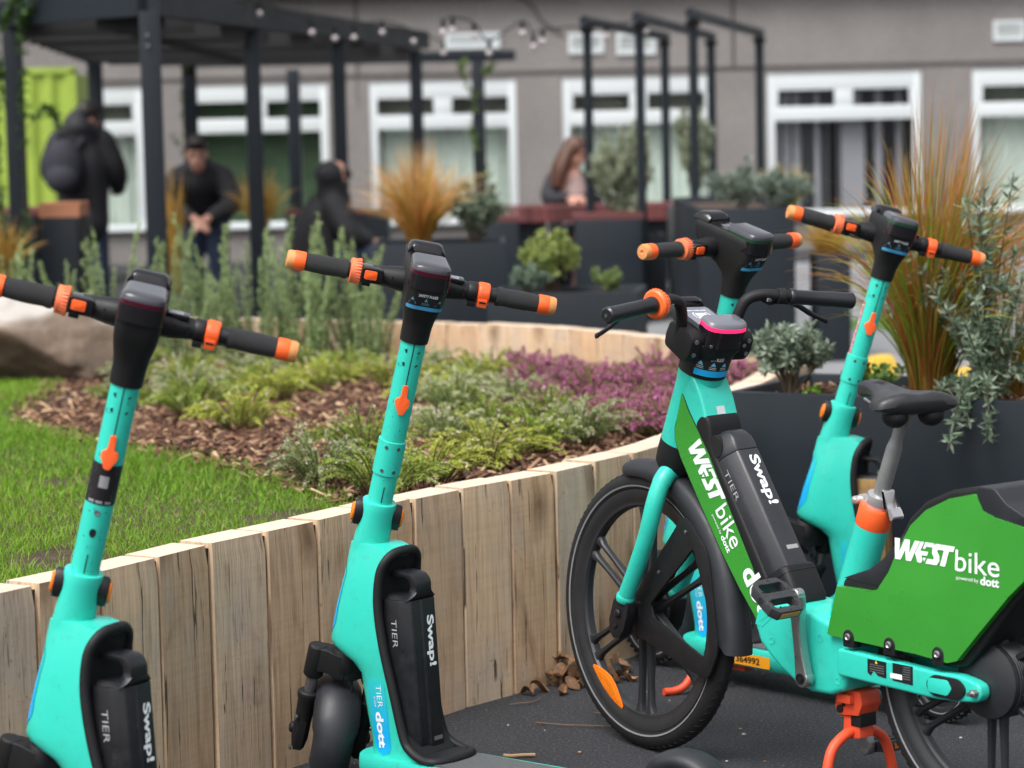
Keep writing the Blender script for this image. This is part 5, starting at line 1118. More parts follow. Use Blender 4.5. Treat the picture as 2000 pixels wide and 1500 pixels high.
def lawn():
    lv = Leaves(); n = 0
    for (xa, xb, ya, yb, cnt, ln, wd) in ((-1.7, -.4, 4.9, 7.0, 40000, .030, .0020), (-2.3, -.4, 7.0, 9.2, 36000, .033, .0028), (-3.2, -1.1, 9.2, 12.5, 28000, .038, .0044)):
        P = np.stack([rng.uniform(xa, xb, cnt), rng.uniform(ya, yb, cnt)], 1)
        keep = [inside(LAWN, x, y) and inside(BEDP, x, y) for x, y in P + rng.normal(0, .035, P.shape)]; P = P[keep]
        P = P[[inside(BEDP, x, y) for x, y in P]]
        # worn soil patches
        worn = np.sin(P[:, 0] * 5.1 + 1 + .8 * np.sin(P[:, 1] * 7)) * np.sin(P[:, 1] * 4.3 + .5) + .5 * np.sin(P[:, 0] * 13) * np.sin(P[:, 1] * 11) + .35 * np.sin(P[:, 0] * 31) * np.sin(P[:, 1] * 27); P = P[(worn < .86) | (rng.random(len(P)) < .15)]
        k = len(P); z = np.array([soil_z(x, y) for x, y in P]); a = rng.uniform(0, 2 * np.pi, k); tilt_ = rng.gamma(2, .19, k)
        D = unit(np.stack([np.cos(a) * tilt_, np.sin(a) * tilt_, np.ones(k)], 1)); Nn = side_of(D)
        L_ = ln * rng.uniform(.45, 1.3, k) * (1 + .35 * np.sin(P[:, 0] * 4 + 2) * np.sin(P[:, 1] * 3))
        t = rng.random(k); patch = .5 + .5 * np.sin(P[:, 0] * 2.3 + P[:, 1] * 1.7); c = mixc([.10, .235, .014], [.23, .40, .032], np.clip(t * .7 + patch * .3, 0, 1)); dry = rng.random(k) < .05; c[dry] = [.36, .30, .10]
        A = np.stack([P[:, 0], P[:, 1], z - .004], 1); mid = A + D * L_[:, None] * .55; drop = np.stack([np.cos(a) * .5, np.sin(a) * .5, np.full(k, -.18)], 1)
        p = np.stack([A - Nn * wd / 2, A + Nn * wd / 2, mid + Nn * wd * .45, mid - Nn * wd * .45], 1); tip = mid + unit(D + drop * rng.uniform(.2, 1.3, k)[:, None]) * L_[:, None] * .5
        p2 = np.stack([mid - Nn * wd * .45, mid + Nn * wd * .45, tip + Nn * wd * .08, tip - Nn * wd * .08], 1)
        for q in (p, p2): lv.P.append(q.reshape(-1, 3)); lv.F.append(np.arange(4 * k).reshape(k, 4) + lv.n); lv.C.append(np.repeat(c, 4, 0)); lv.n += 4 * k
    return lv.mesh('lawn', LEAF)
tag(link('lawn', lawn()), 'bright green lawn grass inside the timber edged bed', 'grass', kind='stuff')
CHIP = leaf_mat('bark chips', .85, 0.0)
def chips(name, area, cnt, zf, test, size=1.0, seed=1):
    g = np.random.default_rng(seed); lv = Leaves(); xa, xb, ya, yb = area; P = np.stack([g.uniform(xa, xb, cnt), g.uniform(ya, yb, cnt)], 1); P = P[[test(x, y) for x, y in P]]; k = len(P)
    a = g.uniform(0, 2 * np.pi, k); tl = g.normal(0, .35, k); D = unit(np.stack([np.cos(a), np.sin(a), tl], 1)); Nn = unit(np.cross(D, np.stack([g.normal(0, .4, k), g.normal(0, .4, k), np.ones(k)], 1))); U = np.cross(Nn, D)
    L_ = (g.gamma(3, .009, k) + .012)[:, None] * size; W_ = (g.uniform(.004, .013, k))[:, None] * size; T_ = .0022 * size; A = np.stack([P[:, 0], P[:, 1], np.array([zf(x, y) for x, y in P]) + g.uniform(.002, .016, k)], 1)
    t = g.random(k); c = np.where((t < .62)[:, None], mixc([.055, .026, .017], [.13, .062, .038], g.random(k)), np.where((t < .9)[:, None], mixc([.19, .10, .060], [.30, .17, .10], g.random(k)), mixc([.40, .26, .15], [.50, .36, .22], g.random(k))))
    cs = [A + D * L_ * sx_ * (.5 if sy_ > 0 else .46) + Nn * W_ * sy_ * .5 + U * T_ * sz_ for sz_ in (-1, 1) for sy_, sx_ in ((-1, -1), (-1, 1), (1, 1), (1, -1))]
    p = np.stack(cs, 1); b_ = (np.arange(k) * 8)[:, None]; F = np.concatenate([b_ + np.array(f)[None] for f in ((4, 5, 6, 7), (3, 2, 1, 0), (0, 1, 5, 4), (1, 2, 6, 5), (2, 3, 7, 6), (3, 0, 4, 7))])
    lv.P.append(p.reshape(-1, 3)); lv.F.append(F); lv.C.append(np.repeat(c, 8, 0)); lv.n = 8 * k
    return lv.mesh(name, CHIP)
LAWN_IN = [(x - .05, y - .05) for x, y in LAWN]
tag(link('bark_mulch', chips('bark_mulch', (-2.3, 1.1, 6.3, 12.6), 26000, soil_z, lambda x, y: inside(BEDP, x, y) and not inside(LAWN_IN, x, y) and (y < 10.3 or random.random() < .5), 1.15)), 'brown bark chips spread between the heathers', 'mulch', kind='stuff')
def heather(seed, kind):
    g = np.random.default_rng(seed); lv = Leaves(); n = 58 if kind != 'pink' else 74
    for i in range(n):
        a = g.uniform(0, 2 * np.pi); out = g.uniform(0, 1) ** .6; rad = .185 * out; h = (.155 - .080 * out ** 2) * g.uniform(.8, 1.2)
        base = np.array([np.cos(a), np.sin(a), 0]) * rad * .25; tip = np.array([np.cos(a) * rad, np.sin(a) * rad, h]) + g.normal(0, .012, 3); m = 7
        t = np.linspace(0, 1, m)[:, None]; pts = base + (tip - base) * t + np.array([0, 0, .035]) * (t * (1 - t)) * 4 * (.3 + out) + np.array([np.cos(a), np.sin(a), 0]) * .02 * t ** 2
        lv.tube(pts, np.linspace(.0022, .0012, m), [.10, .065, .03], 3)
        k = 112; u = g.uniform(.15, 1, k) ** .8; A = np.stack([np.interp(u, t[:, 0], pts[:, q]) for q in range(3)], 1); ax_ = unit(tip - base); D = unit(ax_ * .75 + rnd_g(g, k) * .9 + np.array([0, 0, .15])); Nn = unit(np.cross(D, rnd_g(g, k)))
        v = g.random()
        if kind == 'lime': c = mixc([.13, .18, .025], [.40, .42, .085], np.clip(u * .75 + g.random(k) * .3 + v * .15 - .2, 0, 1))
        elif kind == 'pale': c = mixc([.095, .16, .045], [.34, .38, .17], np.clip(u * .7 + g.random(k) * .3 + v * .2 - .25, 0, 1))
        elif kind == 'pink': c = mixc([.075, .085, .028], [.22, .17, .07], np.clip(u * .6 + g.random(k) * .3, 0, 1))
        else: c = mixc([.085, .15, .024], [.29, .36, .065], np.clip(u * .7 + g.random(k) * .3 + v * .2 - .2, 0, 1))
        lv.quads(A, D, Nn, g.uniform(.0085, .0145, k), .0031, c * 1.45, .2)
        fl_ = {'lime': .25, 'pale': .95, 'pink': .85, 'mid': .5}[kind]
        if g.random() < fl_:   # buds along the tip
            k = 48 if kind == 'pink' else 14; u = g.uniform(.50 if kind == 'pink' else .80, 1.04, k); A = base + (tip - base) * u[:, None] + np.array([0, 0, .035]) * (u * (1 - u))[:, None] * 4 * (.3 + out) + np.array([np.cos(a), np.sin(a), 0]) * .02 * u[:, None] ** 2
            D = unit(rnd_g(g, k) + ax_ * .5); Nn = unit(np.cross(D, rnd_g(g, k))); c = mixc([.52, .08, .34], [.78, .30, .58], g.random(k)) if kind == 'pink' else mixc([.50, .50, .36], [.74, .64, .58], g.random(k))
            lv.quads(A, D, Nn, .0095, .0058, c, .3)
    return lv.mesh('heather', LEAF)
def rnd_g(g, k): return unit(g.normal(size=(k, 3)))
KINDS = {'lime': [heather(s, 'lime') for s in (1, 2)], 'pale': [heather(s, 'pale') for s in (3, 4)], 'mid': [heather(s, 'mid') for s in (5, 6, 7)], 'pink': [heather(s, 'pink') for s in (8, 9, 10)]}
HL = {'lime': 'low yellow green heather mound on the bark mulch', 'pale': 'low heather mound with whitish bud tips on the bark mulch', 'mid': 'low mid green heather mound on the bark mulch', 'pink': 'heather mound covered with magenta flower spikes towards the bend of the bed'}
hp = [(-2.02, 12.0, 'pale'), (-1.47, 10.01, 'mid'), (-1.25, 10.18, 'pale'), (-.91, 8.88, 'lime'), (-.54, 7.39, 'pale'), (-.44, 7.95, 'mid'), (-.21, 8.23, 'pale'), (-.24, 7.27, 'lime'), (-.08, 8.88, 'mid'), (-.78, 10.5, 'lime'), (-1.09, 11.1, 'pale'), (-1.39, 11.6, 'mid'), (-.63, 11.6, 'lime'), (-.46, 10.4, 'lime'), (-.35, 11.0, 'pale'), (-.2, 10.1, 'mid'), (-.09, 10.9, 'pale'), (.06, 7.90, 'mid'), (.22, 8.12, 'pale'), (.38, 8.42, 'pink'), (-.07, 7.66, 'lime'), (-.9, 10.0, 'lime'), (.02, 9.66, 'pale'), (.13, 8.65, 'mid'), (-.20, 9.29, 'pale'), (-1.6, 11.2, 'pale'), (-.70, 11.05, 'mid'), (-.30, 9.75, 'lime'), (-1.05, 10.6, 'mid'), (-.12, 10.45, 'lime'), (-.38, 11.6, 'mid'), (-1.0, 11.85, 'mid'), (-1.3, 12.3, 'pale'), (-.85, 12.2, 'mid'), (-.15, 11.6, 'pale'), (-1.65, 11.8, 'mid'), (-1.75, 12.4, 'lime'), (-.35, 7.05, 'mid')]
hp += [(.50, 8.30, 'pink'), (.22, 8.95, 'pink'), (.30, 8.62, 'pink'), (.42, 8.95, 'pink'), (.16, 9.35, 'pink'), (.55, 9.45, 'pink'), (.10, 9.95, 'pink'), (.06, 10.55, 'pink'), (.44, 10.15, 'pink'), (-1.15, 9.55, 'mid'), (-1.30, 10.6, 'lime')]
hp += [(x, y, 'pink') for x, y in [(.07, 11.5), (.18, 11.2), (.30, 10.95), (.46, 10.8), (.58, 10.35), (.12, 10.3), (.24, 9.8), (.37, 9.55), (.47, 9.25), (.48, 8.62), (.28, 9.15), (.36, 8.85), (.66, 10.1), (.76, 10.45), (.88, 10.2), (.50, 9.9), (.66, 9.6), (.34, 10.3), (.22, 10.65), (.60, 9.1), (.78, 9.85)]]
cnt_ = {}
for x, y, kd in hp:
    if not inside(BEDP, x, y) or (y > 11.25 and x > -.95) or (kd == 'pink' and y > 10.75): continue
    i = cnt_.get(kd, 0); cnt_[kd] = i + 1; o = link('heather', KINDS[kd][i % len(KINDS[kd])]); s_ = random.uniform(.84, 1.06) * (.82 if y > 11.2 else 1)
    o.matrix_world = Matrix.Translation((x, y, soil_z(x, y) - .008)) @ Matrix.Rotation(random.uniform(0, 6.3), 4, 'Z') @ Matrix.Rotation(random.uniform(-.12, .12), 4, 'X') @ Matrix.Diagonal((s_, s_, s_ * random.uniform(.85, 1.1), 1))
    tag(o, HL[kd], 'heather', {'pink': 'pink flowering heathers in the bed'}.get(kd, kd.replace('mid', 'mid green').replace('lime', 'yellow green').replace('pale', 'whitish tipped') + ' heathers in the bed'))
# the boulder at the far corner of the lawn
def rock():
    bm = bmesh.new(); bmesh.ops.create_icosphere(bm, subdivisions=5, radius=1)
    from mathutils import noise
    for v in bm.verts:
        p = v.co.copy(); d = 1 + .25 * noise.noise(p * 1.1 + V(3, 1, 4)) + .16 * noise.noise(p * 2.9) + .10 * noise.noise(p * 6) + .025 * noise.noise(p * 21)
        for nn, dd in ((V(.15, -.55, .8), .80), (V(-.4, -.85, .3), .78), (V(.7, -.6, .2), .82), (V(0, .2, 1), .74), (V(-.2, -.6, -.75), .36)):
            nn = nn.normalized(); q = p.dot(nn) * d
            if q > dd: d -= (q - dd) * .85 / max(p.dot(nn), .3)
        v.co = V(p.x * d * .56, p.y * d * .36, p.z * d * .30)
    me = bpy.data.meshes.new('boulder'); bm.to_mesh(me); bm.free()
    me.materials.append(mat('weathered sandstone', (.185, .135, .10), .9, var=.6, vscale=4, bump=1.0, bscale=22, dirt=((.07, .05, .035), .55, 5))); t = MATS['weathered sandstone'].node_tree; b = t.nodes['Principled BSDF']; src = b.inputs['Base Color'].links[0].from_socket
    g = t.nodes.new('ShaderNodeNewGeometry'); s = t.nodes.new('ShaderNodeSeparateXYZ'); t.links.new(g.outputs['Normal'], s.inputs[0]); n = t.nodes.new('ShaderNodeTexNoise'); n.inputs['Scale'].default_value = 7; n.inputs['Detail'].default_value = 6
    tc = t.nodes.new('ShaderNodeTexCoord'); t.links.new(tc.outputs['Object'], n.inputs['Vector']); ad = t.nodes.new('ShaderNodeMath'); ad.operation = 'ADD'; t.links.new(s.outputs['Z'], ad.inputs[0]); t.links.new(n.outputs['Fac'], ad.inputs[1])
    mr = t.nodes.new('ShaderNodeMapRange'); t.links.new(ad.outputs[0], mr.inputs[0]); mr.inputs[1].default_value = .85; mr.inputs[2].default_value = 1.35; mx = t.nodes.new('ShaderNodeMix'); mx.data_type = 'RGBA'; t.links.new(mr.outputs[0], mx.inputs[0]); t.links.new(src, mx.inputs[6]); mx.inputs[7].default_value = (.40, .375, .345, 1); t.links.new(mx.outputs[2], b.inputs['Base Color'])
    me.polygons.foreach_set('use_smooth', [True] * len(me.polygons)); return me
rk = link('boulder', rock()); rk.matrix_world = Matrix.Translation((-2.22, 11.6, .59)) @ Matrix.Rotation(.15, 4, 'Y') @ Matrix.Rotation(-.2, 4, 'Z')
tag(rk, 'large weathered brown boulder lying at the back of the lawn', 'boulder')
# upright feathery shrubs along the back of the bed
def feather(seed, hgt, n=12):
    g = np.random.default_rng(seed); lv = Leaves()
    for i in range(n):
        a = g.uniform(0, 6.28); r0 = g.uniform(0, .10); r1 = r0 + g.uniform(.02, .16); h = hgt * g.uniform(.55, 1.05); m = 9; t = np.linspace(0, 1, m)[:, None]
        d = np.array([np.cos(a), np.sin(a), 0]); pts = d * r0 + d * (r1 - r0) * t ** 1.4 + np.array([.05, 0, 0]) * t ** 2 + np.array([0, 0, h]) * t
        lv.tube(pts, np.linspace(.006, .002, m), [.10, .10, .04], 3); k = int(330 * h / .6); u = g.uniform(.06, 1, k); A = np.stack([np.interp(u, t[:, 0], pts[:, q]) for q in range(3)], 1)
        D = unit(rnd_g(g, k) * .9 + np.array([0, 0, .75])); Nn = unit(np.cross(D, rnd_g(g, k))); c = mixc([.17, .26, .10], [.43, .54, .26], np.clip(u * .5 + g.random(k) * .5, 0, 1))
        lv.quads(A, D, Nn, g.uniform(.020, .036, k) * (1.15 - .55 * u), .0060, c, .2)
    return lv.mesh('upright_shrub', LEAF)
FE = [feather(s, .66) for s in (21, 22, 23)]
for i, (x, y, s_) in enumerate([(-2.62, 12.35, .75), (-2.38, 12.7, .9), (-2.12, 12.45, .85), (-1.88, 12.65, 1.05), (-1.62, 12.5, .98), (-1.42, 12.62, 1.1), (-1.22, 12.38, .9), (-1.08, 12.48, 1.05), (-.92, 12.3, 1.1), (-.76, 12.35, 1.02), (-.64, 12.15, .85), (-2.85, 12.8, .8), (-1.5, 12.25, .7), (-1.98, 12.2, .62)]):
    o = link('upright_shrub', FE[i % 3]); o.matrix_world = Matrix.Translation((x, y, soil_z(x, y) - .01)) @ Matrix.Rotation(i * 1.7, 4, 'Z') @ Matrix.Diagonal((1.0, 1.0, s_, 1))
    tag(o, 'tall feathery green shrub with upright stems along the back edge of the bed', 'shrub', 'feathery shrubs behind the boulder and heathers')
# fallen leaves, twigs and pebbles on the tarmac
LFM = mat('dry brown leaf', (.20, .105, .05), .7, var=.5, vscale=60, island=.6)
def fallen(seed, ln):
    g = random.Random(seed); mb = MB(); n = 8; rings = []
    for i in range(n + 1):
        t = i / n; w_ = ln * .26 * math.sin(math.pi * t) ** .8 + .0006; z = .012 * math.sin(t * 5 + seed) * g.uniform(.6, 1.2) + .008; c = .010 * math.sin(t * 4)
        rings.append([V(ln * (t - .5), -w_, z + c + .010), V(ln * (t - .5), 0, z), V(ln * (t - .5), w_, z + c + .007), V(ln * (t - .5), 0, z + .0012)])
    return mb.loft(rings).mesh('fallen_leaf', LFM, smooth=40)
FL = [fallen(i, l) for i, l in enumerate((.050, .072, .042, .060))]
lf = [(.10 + .011 * i + .05 * math.sin(i * 7.1), 6.915 + .012 * i * .8 + .05 * math.sin(i * 3.3), .004 + .03 * abs(math.sin(i * 1.7))) for i in range(14)] + [(.085, 6.93, .02), (.12, 6.94, .0), (.15, 6.985, .03), (.18, 7.01, 0), (.10, 6.99, .06), (.14, 6.90, 0), (.20, 6.95, 0), (.06, 6.87, 0), (.17, 6.90, .01), (.23, 7.05, .02), (.13, 7.0, .05), (.26, 7.0, 0), (.11, 6.82, 0), (.22, 6.86, 0), (.02, 6.83, 0), (.16, 6.95, .045), (.30, 6.97, 0), (.28, 7.09, .01)]
for i, (x, y, z) in enumerate(lf):
    o = link('fallen_leaf', FL[i % 4]); o.matrix_world = Matrix.Translation((x, y, z)) @ Matrix.Rotation(i * 2.1, 4, 'Z') @ Matrix.Rotation(random.uniform(-.5, .5), 4, 'X') @ Matrix.Rotation(random.uniform(-.4, .4), 4, 'Y')
    tag(o, 'dry brown leaf in the drift against the foot of the timber wall', 'leaf', 'fallen leaves by the wall')
TW = mat('bare twig', (.16, .10, .06), .8)
for i, (x, y, l, a, lab) in enumerate([(-.005, 6.15, .075, .1, 'short pale broken stick lying on the open tarmac'), (.14, 6.45, .20, -.3, 'long thin dark twig on the tarmac beside the bike wheel'), (.32, 6.55, .28, -.15, 'longest thin reddish twig lying across the tarmac inside the front wheel'), (.02, 6.72, .10, .6, 'little twig on the tarmac below the leaf drift')]):
    r_ = random.Random(i); pts = spline([(x + math.cos(a) * l * (t - .5) + r_.uniform(-.006, .006), y + math.sin(a) * l * (t - .5) + r_.uniform(-.01, .01), .007) for t in (0, .3, .6, 1)], 4)
    tag(MB().tube(pts, .0042 if i == 0 else .0015, n=7).build('twig', mat('pale stick', (.40, .25, .13), .8) if i == 0 else TW), lab, 'twig')
pb = MB(); r_ = random.Random(9)
for i in range(130):
    x, y = r_.uniform(-.4, 1.4), r_.uniform(5.2, 7.3); s_ = r_.uniform(.002, .006); pb.ball((x, y, s_ * .5), s_, 5, r_.randrange(2), (1, r_.uniform(.6, 1.3), .6))
tag(pb.build('grit', [mat('pale grit', (.38, .36, .33), .8), LFM]), 'scattered grit and leaf crumbs on the tarmac', 'grit', kind='stuff')
# ---------------------------------------------------------------- the dark planter behind the scooters, and its plants
ANTH = mat('anthracite powder coat', (.0085, .0135, .0195), .5, spec=.35, var=.1, vscale=3, rvar=.08, bump=.03, bscale=200)
def frame_box(name, x, y, yaw, lx, ly, h, wall_=.03, soil=.04, m=None, parent=None):
    """open topped planter: four walls and a soil bed; local origin at the front left corner on the ground, +x along the front"""
    M = Matrix.Translation((x, y, 0)) @ Matrix.Rotation(yaw, 4, 'Z'); mb = MB()
    mb.frame([(0, 0), (lx, 0), (lx, ly), (0, ly)], [(wall_, wall_), (lx - wall_, wall_), (lx - wall_, ly - wall_), (wall_, ly - wall_)], 0, h, lambda a, b, c: V(a, b, c))
    o = mb.build(name, m or ANTH, None, None, bevel=.003); o.matrix_world = M
    s_ = MB().prism([(wall_, wall_), (lx - wall_, wall_), (lx - wall_, ly - wall_), (wall_, ly - wall_)], h - soil - .05, h - soil, lambda a, b, c: V(a, b, c)).build('soil', MATS['dark crumbly soil'], o, smooth=0)
    return o
PY = R(-29)
big = frame_box('planter', .66, 8.12, PY, 1.75, .62, .65); tag(big, 'large anthracite planter box close behind the scooters holding grasses and silvery shrubs', 'planter')
MP = big.matrix_world.copy(); pp = lambda a, b, z=.612: MP @ V(a, b, z)
qx = [pp(.03, .03), pp(1.72, .03), pp(1.72, .59), pp(.03, .59)]; qp = [(p.x, p.y) for p in qx]
tag(link('bark_mulch', chips('bark_mulch', (.6, 2.4, 7.2, 8.8), 5200, lambda x, y: .606, lambda x, y: inside(qp, x, y), .75, 4)), 'reddish bark chips on top of the near planter', 'mulch', kind='stuff')
def tuft(seed, n, hgt, spread, cols, wd=.0045, droop=.6, lean=(0, 0)):
    g = np.random.default_rng(seed); lv = Leaves()
    for i in range(n):
        a = g.uniform(0, 6.283); r0 = .06 * g.random() ** .5; o = g.random() ** .8; L_ = hgt * g.uniform(.6, 1.25); m = 9; t = np.linspace(0, 1, m)[:, None]
        d = np.array([np.cos(a), np.sin(a), 0]); out = spread * o * g.uniform(.5, 1.2); rise = L_ * (1 - .10 * o)
        pts = d * r0 + (d * out + np.array([*lean, 0])) * t ** 1.7 + np.array([0, 0, 1]) * (rise * t - droop * L_ * o * .55 * t ** 3.2) + (np.array([-d[1], d[0], 0]) * g.normal(0, .05)) * t ** 2
        side = unit(np.cross(unit(pts[-1] - pts[0]), rnd_g(g, 1)[0])); k = g.integers(len(cols)); c0, c1, c2 = cols[k]; v = g.uniform(.75, 1.25)
        c = np.where(t < .5, mixc(c0, c1, np.clip(t[:, 0] * 2, 0, 1)), mixc(c1, c2, np.clip(t[:, 0] * 2 - 1, 0, 1))) * v
        lv.strip(pts, wd * g.uniform(.6, 1.2) * np.array([.7, 1, 1, .95, .9, .8, .65, .45, .15]), side, c)
    return lv.mesh('ornamental_grass', LEAF)
GC = [([.20, .05, .012], [.20, .29, .03], [.42, .17, .04]), ([.13, .11, .015], [.19, .31, .03], [.30, .32, .05]), ([.24, .05, .015], [.42, .13, .03], [.42, .18, .06]), ([.14, .13, .02], [.17, .27, .03], [.42, .16, .04]), ([.18, .07, .02], [.33, .13, .03], [.42, .24, .09])]
o = link('ornamental_grass', tuft(31, 1150, .84, .46, GC, .0052, .75, (.05, 0))); o.matrix_world = Matrix.Translation(pp(.53, .34, .60)); tag(o, 'tall orange and green fountain grass spilling out of the near planter', 'ornamental grass')
o = link('ornamental_grass', tuft(32, 170, .62, .34, GC, .0045, .8, (.05, 0))); o.matrix_world = Matrix.Translation(pp(.74, .46, .60)); tag(o, 'thinner orange and green grass clump at the right of the near planter', 'ornamental grass')
def bushy(seed, stems, leaf, lw, cols, per=26, stemcol=(.11, .075, .045), rad=.004, fold=.15, cluster=5, up=.3):
    """stems: list of polylines; leaves clustered along the upper part of each"""
    g = np.random.default_rng(seed); lv = Leaves(); st = Leaves()
    for pts, u0, dens in stems:
        P = np.array(spline(pts, 6)); m = len(P); st.tube(P, np.linspace(rad, rad * .35, m), stemcol, 5)
        k = int(per * dens); u = g.uniform(u0, 1, k)
        for q in u:
            c0 = np.array([np.interp(q * (m - 1), np.arange(m), P[:, j]) for j in range(3)]); ax_ = unit(P[min(m - 1, int(q * (m - 1)) + 1)] - P[max(0, int(q * (m - 1)) - 1)]); n = cluster
            D = unit(rnd_g(g, n) * .9 + ax_ * up + np.array([0, 0, up])); Nn = unit(np.cross(D, rnd_g(g, n))); t = g.random(n); c = mixc(cols[0], cols[1], t) * g.uniform(.75, 1.15)
            lv.quads(np.repeat(c0[None], n, 0) + rnd_g(g, n) * .004, D, Nn, leaf * g.uniform(.7, 1.25, n), lw * g.uniform(.8, 1.2, n), c, fold)
    return lv, st
def plant(name, seed, stems, leaf, lw, cols, M, label, cat, group=None, **k):
    lv, st = bushy(seed, stems, leaf, lw, cols, **k); root = tag(link(name, st.mesh('stem', LEAF)), label, cat, group); root.matrix_world = M
    link('foliage', lv.mesh('foliage', LEAF), root); return root
def dome(seed, n, h, r, base=.03, up=.55, var=.15, sub=3):
    g = np.random.default_rng(seed); out = []
    for i in range(n):
        a = g.uniform(0, 6.283); o = g.random() ** .55; d = np.array([math.cos(a), math.sin(a)]); R_ = r * o; H = h * (1 - .32 * o ** 2) * g.uniform(1 - var, 1 + var * .5)
        p = [(d[0] * base * g.random(), d[1] * base * g.random(), 0), (d[0] * R_ * .32, d[1] * R_ * .32, H * .35), (d[0] * R_ * .72 + g.normal(0, .01), d[1] * R_ * .72 + g.normal(0, .01), H * .72), (d[0] * R_, d[1] * R_, H)]
        out.append((p, up, 1))
        for q in range(sub):
            f = g.uniform(.45, .8); b = np.array(p[2]) * f + np.array(p[1]) * (1 - f); e = b + np.array([d[0], d[1], 0]) * r * g.uniform(0, .3) + g.normal(0, 1, 3) * r * .16 + np.array([0, 0, h * g.uniform(.12, .3)]); out.append(([tuple(b), tuple((b + e) / 2 + g.normal(0, .006, 3)), tuple(e)], .25, .8))
    return out
SILV = ([.11, .16, .10], [.40, .48, .37])
plant('multi_stem_shrub', 41, dome(41, 17, .240, .135, .02, .68, .08, 5), .034, .0105, SILV, Matrix.Translation(pp(.125, .20, .605)), 'small round grey green shrub on bare stems in the left end of the near planter', 'shrub', per=11, cluster=5, stemcol=(.17, .125, .085), rad=.0046)
g = np.random.default_rng(5); st = []
for i in range(26):
    a = g.uniform(0, 6.28); r = g.uniform(.03, .26); h = g.uniform(.25, .78) * (1 - .4 * (r / .28) ** 2); st.append(([(0, 0, 0), (math.cos(a) * r * .35, math.sin(a) * r * .35, h * .5), (math.cos(a) * r, math.sin(a) * r, h)], .18, 1.5))
for (dx, dy, h) in ((-.10, -.22, -.02), (-.17, -.30, -.09), (-.05, -.30, -.06), (-.22, -.20, .03), (-.14, -.26, .02)): st.append(([(0, 0, .02), (dx * .5, dy * .5, .09), (dx, dy, h)], .25, 1.3))
plant('silver_leaf_shrub', 42, st, .036, .0085, ([.08, .14, .07], [.38, .47, .35]), Matrix.Translation(pp(.76, .20, .605)), 'silvery leaved shrub at the right edge drooping over the planter rim', 'shrub', per=15, cluster=6, rad=.004)
def low_leaf(seed, n, r, h, cols, sz): 
    return dome(seed, n, h, r, .03, .7, .3, 1)
plant('leafy_herb', 43, dome(43, 12, .10, .12, .03, .75, .3, 1), .024, .017, ([.06, .13, .025], [.17, .28, .06]), Matrix.Translation(pp(.34, .40, .605)), 'small bright green leafy plant between shrub and grass in the near planter', 'plant', per=4, cluster=3, rad=.002)
plant('leafy_herb', 44, dome(44, 3, .045, .035, .01, .6, .3, 0), .022, .016, ([.14, .34, .03], [.25, .45, .06]), Matrix.Translation(pp(.235, .12, .608)), 'tiny fresh green seedling in the bark of the near planter', 'plant', per=2, cluster=3, rad=.0012)

# ---------------------------------------------------------------- the building
BY = 29.0
bld = empty('building', Matrix.Translation((0, BY, 0)), 'long grey pebbledashed building with white framed windows across the back', 'building')
HARL = mat('grey pebbledash', (.222, .206, .197), .95, var=.12, vscale=1.2, bump=1.0, bscale=120, spec=.2); 
t = HARL.node_tree; b_ = t.nodes['Principled BSDF']; src = b_.inputs['Base Color'].links[0].from_socket; tc = t.nodes.new('ShaderNodeTexCoord'); n_ = t.nodes.new('ShaderNodeTexNoise'); n_.inputs['Scale'].default_value = 42; n_.inputs['Detail'].default_value = 4
mr = t.nodes.new('ShaderNodeMapRange'); mx = t.nodes.new('ShaderNodeMix'); mx.data_type = 'RGBA'; mx.blend_type = 'MULTIPLY'; mx.inputs[0].default_value = 1
t.links.new(tc.outputs['Object'], n_.inputs['Vector']); t.links.new(n_.outputs['Fac'], mr.inputs[0]); mr.inputs[1].default_value = .3; mr.inputs[2].default_value = .7; mr.inputs[3].default_value = .72; mr.inputs[4].default_value = 1.3; t.links.new(src, mx.inputs[6]); t.links.new(mr.outputs[0], mx.inputs[7]); t.links.new(mx.outputs[2], b_.inputs['Base Color'])
WN = [(-5.60, -3.93, 'net'), (-3.46, -1.93, 'dark'), (-1.48, .11, 'net'), (.61, 2.27, 'net'), (2.83, 4.50, 'blind'), (5.05, 6.72, 'net'), (-7.7, -6.1, 'net')]
ZB, ZT = .36, 1.92; mb = MB(); xs = sorted([(a, b) for a, b, k in WN]); edges = [-14] + [q for p in xs for q in p] + [14]
mb.box((0, .15, ZB / 2), (28, .3, ZB)); mb.box((0, .15, (ZT + 5.5) / 2), (28, .3, 5.5 - ZT))
for i in range(0, len(edges), 2): mb.box(((edges[i] + edges[i + 1]) / 2, .15, (ZB + ZT) / 2), (edges[i + 1] - edges[i], .3, ZT - ZB))
mb.build('wall', HARL, bld, smooth=0)
JT = mat('dark panel joint', (.075, .068, .065), .9)
mb = MB(); mb.box((0, -.002, 1.985), (28, .02, .035))
for x in (-1.60, 2.47, 6.4, -5.7): mb.box((x, -.002, 3.7), (.03, .02, 3.39))
mb.box((-1.60, -.002, 1.80), (.012, .012, .3)); mb.build('joint', JT, bld, smooth=0)
MB().box((0, -.10, 3.15), (28, .2, .62)).build('fascia', mat('dark fascia board', (.055, .055, .06), .7), bld, smooth=0)
UPVC = mat('white window plastic', (.60, .635, .645), .35); NET = mat('pale net curtain', (.49, .575, .51), .9, var=.10, vscale=2.5); GLS = mat('window glass', (1, 1, 1), .02, trans=1.0); GLS.node_tree.nodes['Principled BSDF'].inputs['IOR'].default_value = 1.06
ROOM = mat('dim room interior', (.05, .055, .055), .9); SLAT = mat('grey vertical blind', (.25, .26, .285), .8); GRN = mat('dark green tree reflection', (.035, .075, .032), .7, var=.25, vscale=1.5)
